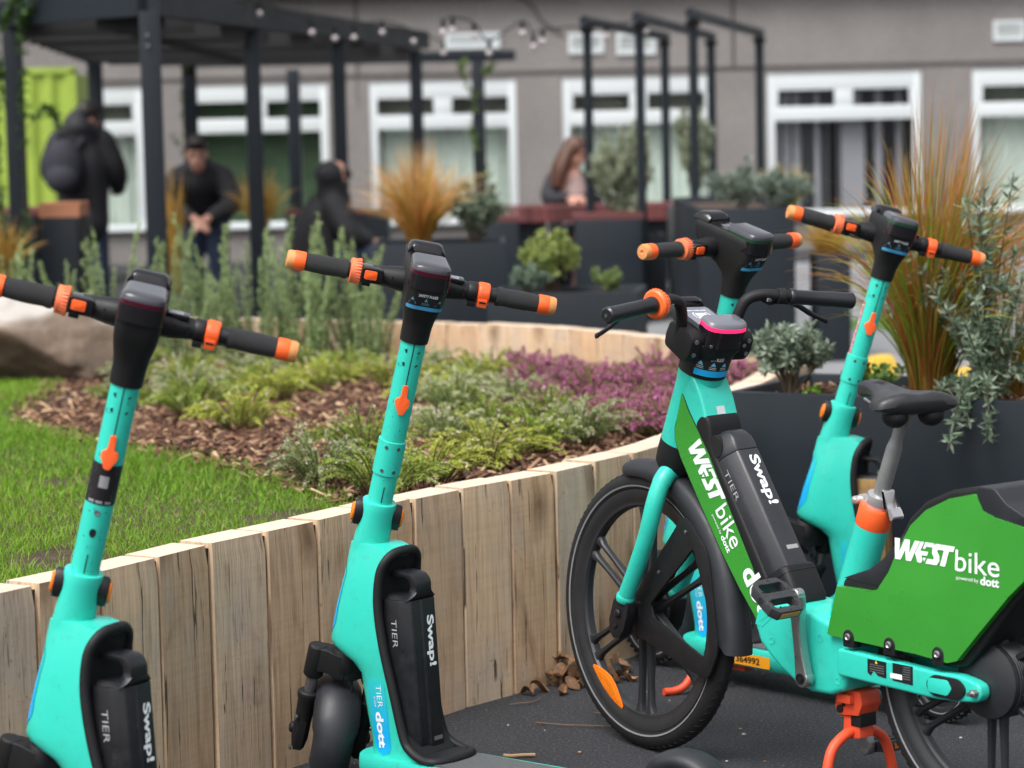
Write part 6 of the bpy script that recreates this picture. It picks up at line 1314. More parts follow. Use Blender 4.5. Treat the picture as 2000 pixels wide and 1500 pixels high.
MB().box((0, 1.6, 1.2), (27, .1, 2.4)).build('interior', ROOM, bld, smooth=0)
for a, b, kind in WN:
    c = (a + b) / 2; y = .06; mb = MB(); side = .085
    mb.box((a + side / 2, y, (ZB + ZT) / 2), (side, .09, ZT - ZB)); mb.box((b - side / 2, y, (ZB + ZT) / 2), (side, .09, ZT - ZB))
    for z0, z1 in ((ZB, ZB + .07), (1.40, 1.555), (1.73, ZT)): mb.box((c, y, (z0 + z1) / 2), (b - a - 2 * side, .085, z1 - z0))
    mb.box((c, y, (1.555 + 1.73) / 2), (.20, .08, .175))
    for q in (-1, 1): mb.box((c + q * .735, y, 1.6425), (.045, .08, .175)) if b - a > 1.55 else None
    mb.box((c, -.02, ZB + .02), (b - a + .1, .12, .04)); 
    wf_ = mb.build('window', UPVC, bld, bevel=.004)
    MB().box((c, .075, (ZB + 1.40) / 2), (b - a - .1, .008, 1.40 - ZB)).box((c, .075, 1.645), (b - a - .1, .008, .19)).build('pane', GLS, wf_, smooth=0)
    if kind == 'net':
        n = 60; MB().add([V(a + (b - a) * i / n, .24 + .018 * math.sin(i * 1.9) + .01 * math.sin(i * .7), z) for z in (ZB, 1.54) for i in range(n + 1)], [(i, i + 1, n + 2 + i, n + 1 + i) for i in range(n)]).build('curtain', NET, wf_)
        MB().box((c, .30, 1.66), (b - a, .02, .24)).build('blind', mat('muted olive blind', (.20, .22, .18), .9, var=.3, vscale=3) if 'muted olive blind' not in MATS else MATS['muted olive blind'], wf_)
    elif kind == 'dark': MB().box((c, .26, 1.1), (b - a, .02, 1.6)).build('blind', GRN, wf_)  # no blind hangs here: reflected trees are put into the sheet's colour
    else:
        mb = MB(); r_ = random.Random(2)
        for i in range(14):
            x = a + .12 + i * .112; ang = r_.choice((.15, .35, 1.25, 1.35, 1.45)); 
            mb.box((x, .26, 1.05), (.095, .004, 1.3), Matrix.Rotation(ang, 3, 'Z'))
        mb.box((a + .95, .22, .95), (.26, .02, 1.2)); mb.build('blind', SLAT, wf_, smooth=0)
for x0, x1, z0, z1 in ((.69, 1.07, 2.17, 2.39), (1.21, 1.63, 2.15, 2.39), (5.28, 5.62, 2.21, 2.43), (-.64, -.05, 2.25, 2.42)):
    mb = MB(); mb.frame([(x0, z0), (x1, z0), (x1, z1), (x0, z1)], [(x0 + .04, z0 + .04), (x1 - .04, z0 + .04), (x1 - .04, z1 - .04), (x0 + .04, z1 - .04)], -.03, .0)
    for k in range(4): z = z0 + .055 + k * (z1 - z0 - .11) / 3; mb.box(((x0 + x1) / 2, -.012, z), (x1 - x0 - .08, .03, .012), Matrix.Rotation(.6, 3, 'X'))
    v_ = mb.build('vent', UPVC, bld, smooth=0); MB().box(((x0 + x1) / 2, -.002, (z0 + z1) / 2), (x1 - x0 - .08, .005, z1 - z0 - .08)).build('vent_backing', MATS['muted olive blind'], v_, smooth=0)
MB().tube(spline([(.15, -.03, 2.80), (.30, -.03, 2.70), (.42, -.03, 2.52), (.62, -.03, 2.40)], 5), .012, n=6).build('cable', JT, bld)
# lime container at the left
mb = MB(); n = 26; pts = []
for i in range(n):
    x = -5.2 + 1.16 * i / (n - 1); ph = i % 4; pts.append((x, -.03 if ph in (0, 1) else .0))
o = MB().prism(pts + [(-4.04, 1.2), (-5.2, 1.2)], .05, 2.0, lambda a, b, c: V(a, 25 + b, c)).build('shipping_container', mat('lime green paint', (.28, .385, .05), .5, var=.15, vscale=3), smooth=0); tag(o, 'lime green corrugated container behind the left pergola post', 'container')
MB().box((-4.03, 25.0, 1.02), (.06, .08, 2.02)).box((-4.6, 25.0, 2.03), (1.2, .08, .06)).build('corner_frame', MATS['lime green paint'], o)

# ---------------------------------------------------------------- pergola
per = empty('pergola', Matrix.Translation((-2.06, 15.6, 0)), 'dark steel pergola with slatted roof on square posts at the left', 'pergola')
def wpart(mb, name, m, par, **k):
    o = mb.build(name, m, par, **k); o.matrix_local = par.matrix_world.inverted(); return o
def beam(mb, a, b, wd, ht, z):
    a, b = V(*a, z), V(*b, z); d = (b - a); L_ = d.length; M = d.to_track_quat('X', 'Z').to_matrix(); return mb.box((a + b) / 2, (L_, wd, ht), M)
for x, y, h, wd in ((-3.08, 16.8, 2.14, .12), (-2.06, 15.6, 2.16, .12), (-1.71, 18.15, 2.13, .105), (-1.30, 20.9, 2.13, .105), (-.80, 24.0, 2.12, .105), (-3.52, 23.0, 2.13, .13), (-2.83, 24.0, 2.13, .13)):
    wpart(MB().box((x, y, h / 2), (wd, wd, h), Matrix.Rotation(.15, 3, 'Z')), 'post', ANTH, per, bevel=.006)
RP = [(-2.06, 15.6), (-.72, 24.45), (-2.83, 24.45), (-3.62, 23.0), (-3.14, 16.85)]
mb = MB(); cx_, cy_ = sum(p[0] for p in RP) / 5, sum(p[1] for p in RP) / 5
for i in range(5):
    a, b = V(*RP[i], 0), V(*RP[(i + 1) % 5], 0); d = (b - a).normalized(); beam(mb, (a + d * .05)[:2], (b - d * .05)[:2], .09, .155, 2.215)
wpart(mb, 'roof_beam', ANTH, per)
mb = MB()
for k in range(30):
    y = 16.0 + k * .28; xr = -2.06 + (y - 15.6) * .1514; xl = -2.06 - (y - 15.6) * .864 if y < 16.85 else -3.14 - (y - 16.85) * .078 if y < 23 else -3.62 + (y - 23) * .545
    if xr - xl > .2: mb.box(((xr + xl) / 2, y, 2.245), (xr - xl - .08, .12, .028)) 
for f_ in (.35, .7): mb.box((-2.3 - f_ * .3 + .1, 20.2, 2.195), (.06, 8, .07))
for k in range(13):
    y = 16.1 + k * .65; xr = -2.06 + (y - 15.6) * .1514; xl = -2.06 - (y - 15.6) * .864 if y < 16.85 else -3.14 - (y - 16.85) * .078 if y < 23 else -3.62 + (y - 23) * .545
    if xr - xl > .2: mb.box(((xr + xl) / 2, y, 2.085 + .045 * (24 - y) / 8), (xr - xl - .10, .05, .12))
wpart(mb, 'roof_slat', mat('dark stained slats', (.022, .022, .024), .7), per, smooth=0)
mb = MB(); 
for z in (2.02, 1.96): mb.lathe([(.012, 0), (.012, .01)], (-2.065, 15.535, z), (0, -1, 0), 8)
wpart(mb, 'bolt', DKMET, per)
o = empty('garden_frame', Matrix.Translation((-.26, 25.5, 0)), 'low dark beam frame with a vine clad post standing before the third window', 'frame')
wpart(MB().box((-.26, 25.5, 1.03), (.12, .12, 2.06)).box((-2.02, 25.5, 1.0), (.12, .12, 2.0)), 'post', ANTH, o, bevel=.006)
wpart(beam(MB(), (-2.95, 25.5), (.10, 25.5), .12, .10, 2.09), 'beam', ANTH, o, bevel=.006)
for i, (x0, y0, x1, y1) in enumerate(((.61, 19.8, 1.43, 24.0), (.97, 19.3, 1.86, 24.2), (1.32, 18.8, 2.24, 23.6))):
    o = empty('pipe_frame', Matrix.Translation((x0, y0, 0)), ['leftmost of the three dark steel hoop frames, its pipe starting just above the seated woman', 'middle one of the three dark steel hoop frames beside the table', 'rightmost of the three dark steel hoop frames, nearest the window with vertical blinds'][i], 'frame', 'dark steel hoop frames')
    wpart(MB().tube([(x0, y0, 0), (x0, y0, 2.16)], .034, n=12), 'post', ANTH, o); wpart(MB().tube([(x1, y1, 0), (x1, y1, 2.16)], .040, n=12), 'post', ANTH, o)
    d = (V(x1, y1, 0) - V(x0, y0, 0)).normalized() * .12; wpart(MB().tube([V(x0, y0, 2.195) - d, V(x1, y1, 2.195) + d], .040, n=12), 'top_pipe', ANTH, o)
    wpart(MB().box((x0, y0, 2.13), (.10, .10, .04)).box((x1, y1, 2.13), (.11, .11, .04)), 'clamp', SATIN, o)
BULB = mat('frosted bulb', (.52, .46, .46), .15); S1 = [(-1.9, 17.0, 2.32), (-1.64, 18.0, 2.23), (-1.36, 19.0, 2.13), (-1.23, 19.5, 2.1), (-1.12, 20.0, 2.12), (-.93, 20.5, 2.17), (-.71, 21.0, 2.11), (-.49, 21.5, 2.03)]; S2 = [(-.41, 18.0, 2.08), (-.35, 18.2, 2.1), (-.21, 18.5, 2.07), (-.11, 19.0, 1.96), (.13, 19.2, 2.1), (.21, 19.5, 2.01), (.28, 19.6, 2.05), (.76, 20.0, 2.09), (1.06, 20.0, 2.12)]
for S_, lab in ((S1, 'festoon string of white bulbs hanging along the pergola edge'), (S2, 'festoon string of white bulbs sagging between pergola and hoop frames')):
    o = tag(MB().tube(spline([(x, y, z + .085) for x, y, z in S_], 5), .006, n=6).build('string_lights', SATIN), lab, 'string lights')
    for x, y, z in S_:
        MB().lathe([(.014, .085), (.016, .03), (.012, .028)], (x, y, z), n=10).build('socket', SATIN, o); MB().ball((x, y, z), .024, 10).build('bulb', BULB, o)
# ---------------------------------------------------------------- courtyard planters, table, benches
RW = mat('red brown hardwood slats', (.115, .030, .030), .5, var=.15, vscale=2, island=.35); RW2 = mat('pale orange end wood', (.50, .21, .11), .6); GRY = mat('lit anthracite side', (.10, .115, .12), .5, var=.1, vscale=2)  # grey side colour has the light on the anthracite boxes put into it
tag(frame_box('planter', -.78, 15.0, 0, .76, .8, .80), 'anthracite planter with rust coloured grass behind the second scooter handlebar', 'planter')
tag(frame_box('planter', -.12, 13.7, R(-8), .78, .55, .60), 'low anthracite planter holding the lime green bush behind the timber wall', 'planter')
tag(frame_box('planter', 1.14, 16.0, 0, .58, 2.4, .93), 'tall dark blue planter at the feet of the hoop frames', 'planter')
tag(frame_box('planter', 1.84, 15.9, 0, .20, .4, .65), 'narrow dark planter with yellowing grass right of the tall planter', 'planter')
tag(frame_box('planter', 1.20, 19.2, 0, .5, .9, .82, m=GRY), 'anthracite planter coloured grey as if lit, at the end of the red table', 'planter')
tag(frame_box('planter', .60, 19.55, 0, .55, .5, .62), 'dark planter with a pale loose shrub before the hoop frames', 'planter')
def table(x0, x1, y0, y1, z, th, label, leg=True):
    root = empty('table', Matrix.Translation(((x0 + x1) / 2, (y0 + y1) / 2, 0)), label, 'table'); mb = MB(); n = int((x1 - x0) / .065)
    for i in range(n): mb.box((x0 + (i + .5) * (x1 - x0) / n, (y0 + y1) / 2, z - th / 2), ((x1 - x0) / n - .006, y1 - y0, th))
    wpart(mb, 'table_top', RW, root, smooth=0); wpart(MB().box((x1 + .045, (y0 + y1) / 2, z - th / 2), (.08, y1 - y0, th)), 'end_board', RW2, root)
    wpart(MB().box((x1 - .25, (y0 + y1) / 2, (z - th) / 2), (.3, .5, z - th)).box((x0 + .3, (y0 + y1) / 2, (z - th) / 2), (.3, .5, z - th)), 'pedestal', ANTH, root); return root
table(-.14, 1.40, 21.7, 22.5, .77, .12, 'long red slatted table in front of the seated woman')
def bench(x0, x1, y0, y1, h, label, top=RW, th=.035):
    root = empty('bench', Matrix.Translation(((x0 + x1) / 2, (y0 + y1) / 2, 0)), label, 'bench')
    wpart(MB().box(((x0 + x1) / 2, (y0 + y1) / 2, (h - th) / 2), (x1 - x0, y1 - y0, h - th)), 'bench_base', ANTH, root, bevel=.004); mb = MB(); n = max(2, int((y1 - y0) / .09))
    for i in range(n): mb.box(((x0 + x1) / 2, y0 + (i + .5) * (y1 - y0) / n, h - th / 2), (x1 - x0 + .03, (y1 - y0) / n - .01, th))
    wpart(mb, 'seat', top, root, smooth=0); return root
bench(.48, .95, 19.0, 19.5, .80, 'dark box bench with red slatted top above the low planter'); bench(-.16, .07, 19.0, 19.6, .80, 'narrow dark box bench with red top left of the lime bush')
bench(-1.75, -.95, 21.0, 21.5, .80, 'dark box bench with red top behind the hunched person'); bench(-2.98, -2.75, 17.0, 17.4, 1.02, 'dark box seat end with terracotta top by the left pergola post', RW2, .09); bench(-3.6, -3.05, 17.2, 17.8, .98, 'low brown red bench cut by the left edge of the picture')
bench(-1.35, -.85, 13.9, 14.3, .36, 'low bench with pinkish red slats behind the feathery shrubs', mat('pinkish hardwood slats', (.36, .12, .13), .6))
o = link('ornamental_grass', tuft(51, 620, .56, .42, [([.30, .12, .02], [.50, .25, .05], [.62, .38, .16]), ([.20, .17, .03], [.34, .30, .05], [.52, .36, .12]), ([.34, .11, .025], [.55, .24, .07], [.66, .42, .24])], .008, .6)); o.matrix_world = Matrix.Translation((-.52, 15.35, .76)); tag(o, 'rust and gold grass tuft in the planter behind the second scooter', 'ornamental grass')
for i, (x, y, z, h, r, lab) in enumerate(((-1.80, 19.3, .72, .42, .26, 'golden grass tuft between the two middle pergola posts'), (-2.14, 16.9, .45, .75, .06, 'narrow brown grass clump at the foot of the corner pergola post'), (1.80, 17.3, .85, .30, .20, 'yellow green grass tuft in the tall planter by the hoop frames'), (1.93, 16.1, .60, .26, .18, 'yellowing grass tuft in the narrow planter'), (-3.15, 16.6, .55, .40, .22, 'coppery grass clump at the left edge below the pergola'))):
    o = link('ornamental_grass', tuft(60 + i, 220, h, r, [([.34, .20, .05], [.48, .30, .06], [.55, .34, .10])] if i != 2 else [([.15, .2, .04], [.36, .34, .08], [.5, .38, .16])], .010, .5)); o.matrix_world = Matrix.Translation((x, y, z)); tag(o, lab, 'ornamental grass')
T_ = lambda x, y, z: Matrix.Translation((x, y, z))
plant('grey_shrub', 71, dome(71, 16, .36, .22, .05, .3, .2), .04, .016, ([.10, .15, .09], [.33, .40, .30]), T_(-.20, 15.4, .76), 'grey green shrub right of the rust grass in the same planter', 'shrub', per=12, cluster=5)
plant('lime_bush', 72, dome(72, 22, .34, .17, .05, .45, .15), .034, .020, ([.17, .23, .06], [.38, .44, .15]), T_(.22, 14.0, .56), 'rounded lime green bush in the low planter', 'shrub', per=14, cluster=6)
plant('blue_herb', 73, dome(73, 14, .18, .12, .05, .3, .2), .026, .010, ([.10, .16, .10], [.24, .31, .24]), T_(.10, 13.86, .56), 'grey blue herb growing under the lime bush', 'shrub', per=12, cluster=5)
plant('blue_herb', 76, dome(76, 10, .16, .10, .05, .3, .2), .026, .010, ([.13, .2, .06], [.26, .33, .12]), T_(.50, 13.9, .56), 'soft green herb at the right end of the low planter', 'shrub', per=12, cluster=5)
pale = ([.20, .24, .15], [.48, .52, .38])
plant('olive_shrub', 74, dome(74, 20, .85, .28, .05, .28, .25), .055, .017, pale, T_(.88, 19.8, .58), 'loose pale olive shrub beside the seated woman', 'shrub', per=16, cluster=5)
plant('olive_shrub', 75, dome(75, 16, .75, .20, .05, .28, .25), .055, .017, pale, T_(1.38, 19.6, .78), 'loose pale olive shrub in the planter at the red table end', 'shrub', per=15, cluster=5)
plant('grey_shrub', 77, dome(77, 12, .28, .20, .05, .2, .25), .045, .015, ([.10, .14, .10], [.34, .4, .34]), T_(1.46, 16.6, .89), 'low silvery shrub on the left of the tall planter', 'shrub', per=12, cluster=5)
plant('grey_shrub', 78, dome(78, 12, .25, .18, .05, .2, .25), .045, .015, ([.10, .14, .10], [.34, .4, .34]), T_(1.68, 16.3, .89), 'low silvery shrub on the right of the tall planter under the blinds window', 'shrub', per=12, cluster=5)
vs_ = [([(-3.02, 16.62, .4), (-3.02, 16.70, 1.2), (-3.0, 16.66, 1.8), (-2.98, 16.6, 2.25)], .1, 2.4), ([(-3.0, 16.6, 2.1), (-2.9, 16.5, 2.22), (-2.78, 16.5, 2.24)], .1, 2.5), ([(-3.1, 16.6, 1.6), (-3.14, 16.5, 2.0), (-3.2, 16.5, 2.3)], .1, 2.5), ([(-3.1, 16.6, .6), (-3.16, 16.55, 1.2), (-3.14, 16.55, 1.7)], .1, 2), ([(-2.98, 16.6, 1.5), (-2.84, 16.6, 1.62), (-2.78, 16.6, 1.5)], .2, 1.2), ([(-3.1, 16.5, 2.1), (-2.95, 16.4, 2.3), (-2.8, 16.4, 2.34)], 0, 3)]
plant('climbing_plant', 79, vs_, .055, .022, ([.03, .07, .02], [.10, .18, .05]), Matrix.Identity(4), 'dark leafy climber wound round the left pergola post', 'climbing plant', per=22, cluster=4)
plant('climbing_plant', 80, [([(-.30, 25.42, .3), (-.18, 25.40, .9), (-.33, 25.42, 1.4), (-.20, 25.42, 2.0)], .1, 2), ([(-.32, 25.42, 1.7), (-.42, 25.4, 1.95), (-.36, 25.4, 2.05)], 0, 1.5), ([(-.2, 25.42, 1.9), (-.12, 25.4, 2.0)], 0, 1)], .06, .03, ([.06, .12, .03], [.2, .28, .08]), Matrix.Identity(4), 'thin climber on the post before the third window', 'climbing plant', per=16, cluster=3)
plant('climbing_plant', 81, [([(-2.9, 23.9, .3), (-2.78, 23.9, 1.0), (-2.9, 23.9, 1.6), (-2.8, 23.9, 2.1)], .1, 1.6), ([(-2.85, 23.9, 1.2), (-3.0, 23.9, 1.4)], 0, 1)], .05, .024, ([.04, .08, .02], [.14, .2, .06]), Matrix.Identity(4), 'sparse climber on the rear pergola post behind the leaning person', 'climbing plant', per=12, cluster=3)
YK = mat('yellow painted rubber kerb', (.62, .40, .04), .6, dirt=((.25, .19, .1), .3, 10))
for x0, y0, x1, y1, lab in ((1.70, 16.0, 1.93, 16.4, 'yellow parking kerb block farther off behind the round shrub'), (2.28, 13.95, 2.56, 14.4, 'yellow parking kerb block nearer, behind the fountain grass'), (1.98, 14.9, 2.14, 15.1, 'yellow parking kerb block half hidden by the scooter stem')):
    d = V(x1 - x0, y1 - y0, 0); n_ = V(-d.y, d.x, 0).normalized(); mb = MB(); rings = []
    for t in (0, .06, .94, 1): 
        k = .6 if t in (0, 1) else 1; c = V(x0, y0, .004) + d * t; rings.append([c + n_ * a * k + V(0, 0, z * k) for a, z in ((-.09, 0), (-.06, .09), (-.03, .11), (.03, .11), (.06, .09), (.09, 0))])
    tag(mb.loft(rings).build('parking_kerb', YK, smooth=40), lab, 'kerb')

# ---------------------------------------------------------------- people
SKIN = mat('skin', (.52, .27, .20), .55, var=.06, vscale=20); JKT = mat('black padded jacket', (.011, .011, .014), .75, bump=.6, bscale=25); JEAN = mat('dark blue jeans', (.018, .030, .065), .85, bump=.2, bscale=200); HAIRD = mat('dark hair', (.018, .012, .010), .5, bump=.8, bscale=90); HAIRB = mat('brown hair', (.085, .035, .020), .5, bump=.8, bscale=90); SHOE = mat('dark shoe', (.02, .02, .02), .6); EYE = mat('dark eye', (.02, .015, .012), .3); LIP = mat('lip', (.42, .14, .12), .5)
def fuse(name, shapes, m, par, vox=.016, it=4):
    """overlapping tubes and balls fused into one continuous surface"""
    mb = MB()
    for s_ in shapes:
        if s_[0] == 'b': mb.ball(s_[1], 1, 16, 0, s_[2], s_[3] if len(s_) > 3 else None)
        else:
            pts, rr = s_[1], s_[2]; n = len(pts); T = spline([tuple(p) + (r,) for p, r in zip(pts, rr)], 5); mb.tube([q[:3] for q in T], [q[3] for q in T], n=14, flat=s_[3] if len(s_) > 3 else 1)
            for p, r in ((pts[0], rr[0]), (pts[-1], rr[-1])): mb.ball(p, r * .97, 12)
    o = link(name, mb.mesh(name, m, smooth=0)); r = o.modifiers.new('r', 'REMESH'); r.mode = 'VOXEL'; r.voxel_size = vox; r.use_smooth_shade = True; sm = o.modifiers.new('s', 'SMOOTH'); sm.iterations = it; sm.factor = .5
    dg = bpy.context.evaluated_depsgraph_get(); dg.update(); me = bpy.data.meshes.new_from_object(o.evaluated_get(dg)); o.modifiers.clear(); old = o.data; o.data = me; bpy.data.meshes.remove(old); me.name = name
    if par is not None: o.parent = par
    return o
def hand(c, d, up, k=1):
    """palm, four bent fingers of different lengths and a thumb; d points along the fingers"""
    c, d, up = V(*c), V(*d).normalized(), V(*up).normalized(); s_ = d.cross(up).normalized(); out = [('t', [c - d * .02, c + d * .06], [.028, .034], .6)]
    for j, (o, l) in enumerate(((-.028, .066), (-.010, .078), (.009, .074), (.027, .058))):
        a = c + d * .075 + s_ * o; b = a + d * l * .5 - up * .006; e = b + d * l * .32 - up * l * .42; out.append(('t', [a - d * .02, b, e], [.0095, .0088, .0075]))
    a = c + d * .015 + s_ * .030 * k; out.append(('t', [a, a + s_ * .022 * k + d * .03, a + s_ * .018 * k + d * .062 - up * .012], [.012, .0105, .0085])); return out
def head(c, yaw, tilt_=0.0, s_=1.0):
    """skull, jaw, nose, ears; returns the shapes and the transform of the face (x forward)"""
    M = Matrix.Translation(c) @ Matrix.Rotation(yaw, 4, 'Z') @ Matrix.Rotation(tilt_, 4, 'Y'); M3 = M.to_3x3(); P = lambda x, y, z: tuple(M @ (V(x, y, z) * s_))
    sh = [('b', P(-.012, 0, .035), (.098 * s_, .078 * s_, .098 * s_), M3), ('b', P(.020, 0, -.045), (.068 * s_, .058 * s_, .075 * s_), M3), ('b', P(.045, 0, -.085), (.034 * s_, .036 * s_, .030 * s_), M3), ('t', [P(.083, 0, .015), P(.105, 0, -.024)], [.010 * s_, .014 * s_]), ('b', P(.078, 0, -.060), (.016 * s_, .026 * s_, .012 * s_), M3)]
    for q in (-1, 1): sh += [('b', P(-.005, q * .080, -.008), (.020 * s_, .010 * s_, .032 * s_), M3), ('b', P(.052, q * .036, -.030), (.026 * s_, .022 * s_, .024 * s_), M3), ('b', P(.074, q * .03, .034), (.012 * s_, .026 * s_, .010 * s_), M3)]
    return sh, P, M3
def face(par, P, M3, s_=1.0):
    mb = MB()
    for q in (-1, 1): mb.ball(P(.081, q * .031, .012), 1, 8, 0, (.008, .014, .008), M3)
    mb.build('eye', EYE, par); mb = MB()
    for q in (-1, 1): mb.tube([P(.088, q * .014, .036), P(.088, q * .034, .040), P(.078, q * .050, .032)], .005, n=6)
    mb.build('eyebrow', HAIRD, par); MB().ball(P(.090, 0, -.062), 1, 8, 0, (.008, .022, .006), M3).build('mouth', LIP, par)
def person(loc, label, skin, parts):
    b = fuse('person', skin, SKIN, None, .012, 3); b.location = loc; tag(b, label, 'person')
    for nm, sh, m, vx in parts: fuse(nm, sh, m, b, vx, 4)
    return b
# standing, back three quarters to us, looking down to the right
hs_, P, M3 = head((.06, .02, 1.56), R(35), R(18))
skin = hs_ + [('t', [(0, 0, 1.30), (.03, .01, 1.48)], [.06, .058]), ('t', [(0, 0, .85), (0, 0, 1.1), (0, 0, 1.36)], [.13, .13, .14]), ('t', [(-.09, 0, .9), (-.10, 0, .5), (-.10, .02, .08)], [.08, .06, .045]), ('t', [(.09, 0, .9), (.11, 0, .5), (.12, .02, .08)], [.08, .06, .045]), ('t', [(.22, 0, 1.38), (.27, .05, 1.12), (.24, .22, .98)], [.05, .045, .035]), ('t', [(-.22, 0, 1.38), (-.25, .05, 1.12), (-.1, .24, 1.0)], [.05, .045, .035])] + hand((.23, .25, .97), (-.3, 1, -.1), (0, 0, 1)) + hand((-.08, .27, .99), (.4, 1, 0), (0, 0, 1), -1)
pm = person((-3.50, 22.0, 0), 'standing person in a black hooded jacket and jeans seen from behind at the left', skin, [
    ('jacket', [('t', [(0, 0, .70), (0, 0, .95), (0, -.01, 1.2), (0, -.01, 1.40)], [.21, .215, .23, .17], .78), ('t', [(-.14, 0, 1.40), (.0, -.01, 1.44), (.14, 0, 1.40)], [.10, .11, .10]), ('t', [(.18, 0, 1.39), (.28, .03, 1.14), (.26, .18, .99)], [.098, .088, .070]), ('t', [(-.18, 0, 1.39), (-.27, .03, 1.14), (-.13, .20, 1.0)], [.098, .088, .070]), ('t', [(-.11, -.06, 1.45), (0, -.11, 1.50), (.11, -.06, 1.45)], [.07, .085, .07]), ('t', [(-.04, -.07, 1.52), (0, -.06, 1.58)], [.10, .085])], JKT, .018),
    ('trousers', [('t', [(-.09, 0, .86), (-.10, 0, .5), (-.10, .02, .07)], [.11, .085, .07]), ('t', [(.09, 0, .86), (.11, 0, .5), (.12, .02, .07)], [.11, .085, .07]), ('t', [(-.08, 0, .88), (.08, 0, .88)], [.12, .12])], JEAN, .02),
    ('shoe', [('t', [(-.10, -.02, .04), (-.10, .18, .035)], [.045, .04]), ('t', [(.12, -.02, .04), (.13, .18, .035)], [.045, .04])], SHOE, .015),
    ('hair', [('b', P(-.020, 0, .052), (.110, .092, .100), M3), ('b', P(.045, 0, .105), (.06, .07, .035), M3)], HAIRD, .012)])
mb = MB(); 
bp = fuse('backpack', [('b', (-3.62, 21.78, 1.18), (.17, .11, .23)), ('b', (-3.62, 21.72, 1.08), (.14, .09, .12)), ('t', [(-3.70, 21.80, 1.36), (-3.68, 21.93, 1.44), (-3.66, 22.12, 1.36)], [.022, .025, .022]), ('t', [(-3.48, 21.80, 1.36), (-3.44, 21.93, 1.46), (-3.42, 22.12, 1.36)], [.022, .025, .022])], mat('dark navy backpack cloth', (.016, .016, .026), .8, bump=.3, bscale=60), None, .015); tag(bp, 'dark backpack on the back of the standing person', 'backpack')
# leaning forward, facing us
hs_, P, M3 = head((0, -.20, 1.27), R(-82), R(16))
skin = hs_ + [('t', [(0, .0, 1.08), (0, -.15, 1.20)], [.06, .056]), ('t', [(0, .28, .85), (0, .12, 1.0), (0, .0, 1.10)], [.13, .14, .13]), ('t', [(-.09, .28, .85), (-.10, .22, .45), (-.10, .28, .07)], [.08, .06, .045]), ('t', [(.09, .28, .85), (.10, .22, .45), (.10, .28, .07)], [.08, .06, .045]), ('t', [(.2, 0, 1.08), (.24, -.12, .88), (.08, -.30, .78)], [.05, .045, .034]), ('t', [(-.2, 0, 1.08), (-.22, -.12, .88), (-.02, -.30, .78)], [.05, .045, .034])] + hand((.06, -.31, .775), (-.5, -.5, -.4), (0, -.5, .8)) + hand((.0, -.31, .76), (.5, -.5, -.3), (0, -.5, .8), -1)
p2 = person((-2.38, 20.7, 0), 'dark haired person in a black jacket leaning forward with clasped hands behind the corner post', skin, [
    ('jacket', [('t', [(0, .30, .78), (0, .16, .98), (0, .02, 1.08)], [.18, .215, .18], .9), ('t', [(-.13, .0, 1.10), (0, .0, 1.13), (.13, 0, 1.10)], [.10, .10, .10]), ('t', [(.17, 0, 1.09), (.25, -.10, .90), (.11, -.26, .79)], [.092, .085, .062]), ('t', [(-.17, 0, 1.09), (-.24, -.10, .90), (-.06, -.26, .79)], [.092, .085, .062]), ('t', [(-.05, -.08, 1.15), (.05, -.08, 1.15)], [.07, .07])], JKT, .018),
    ('trousers', [('t', [(-.09, .28, .84), (-.10, .22, .45), (-.10, .28, .07)], [.11, .085, .07]), ('t', [(.09, .28, .84), (.10, .22, .45), (.10, .28, .07)], [.11, .085, .07]), ('t', [(-.08, .28, .86), (.08, .28, .86)], [.11, .11])], JEAN, .02),
    ('shoe', [('t', [(-.10, .30, .04), (-.10, .10, .035)], [.045, .04]), ('t', [(.10, .30, .04), (.10, .10, .035)], [.045, .04])], SHOE, .015),
    ('hair', [('b', P(-.022, 0, .062), (.106, .086, .094), M3), ('b', P(.045, 0, .112), (.058, .066, .036), M3)], HAIRD, .012)]); face(p2, P, M3)
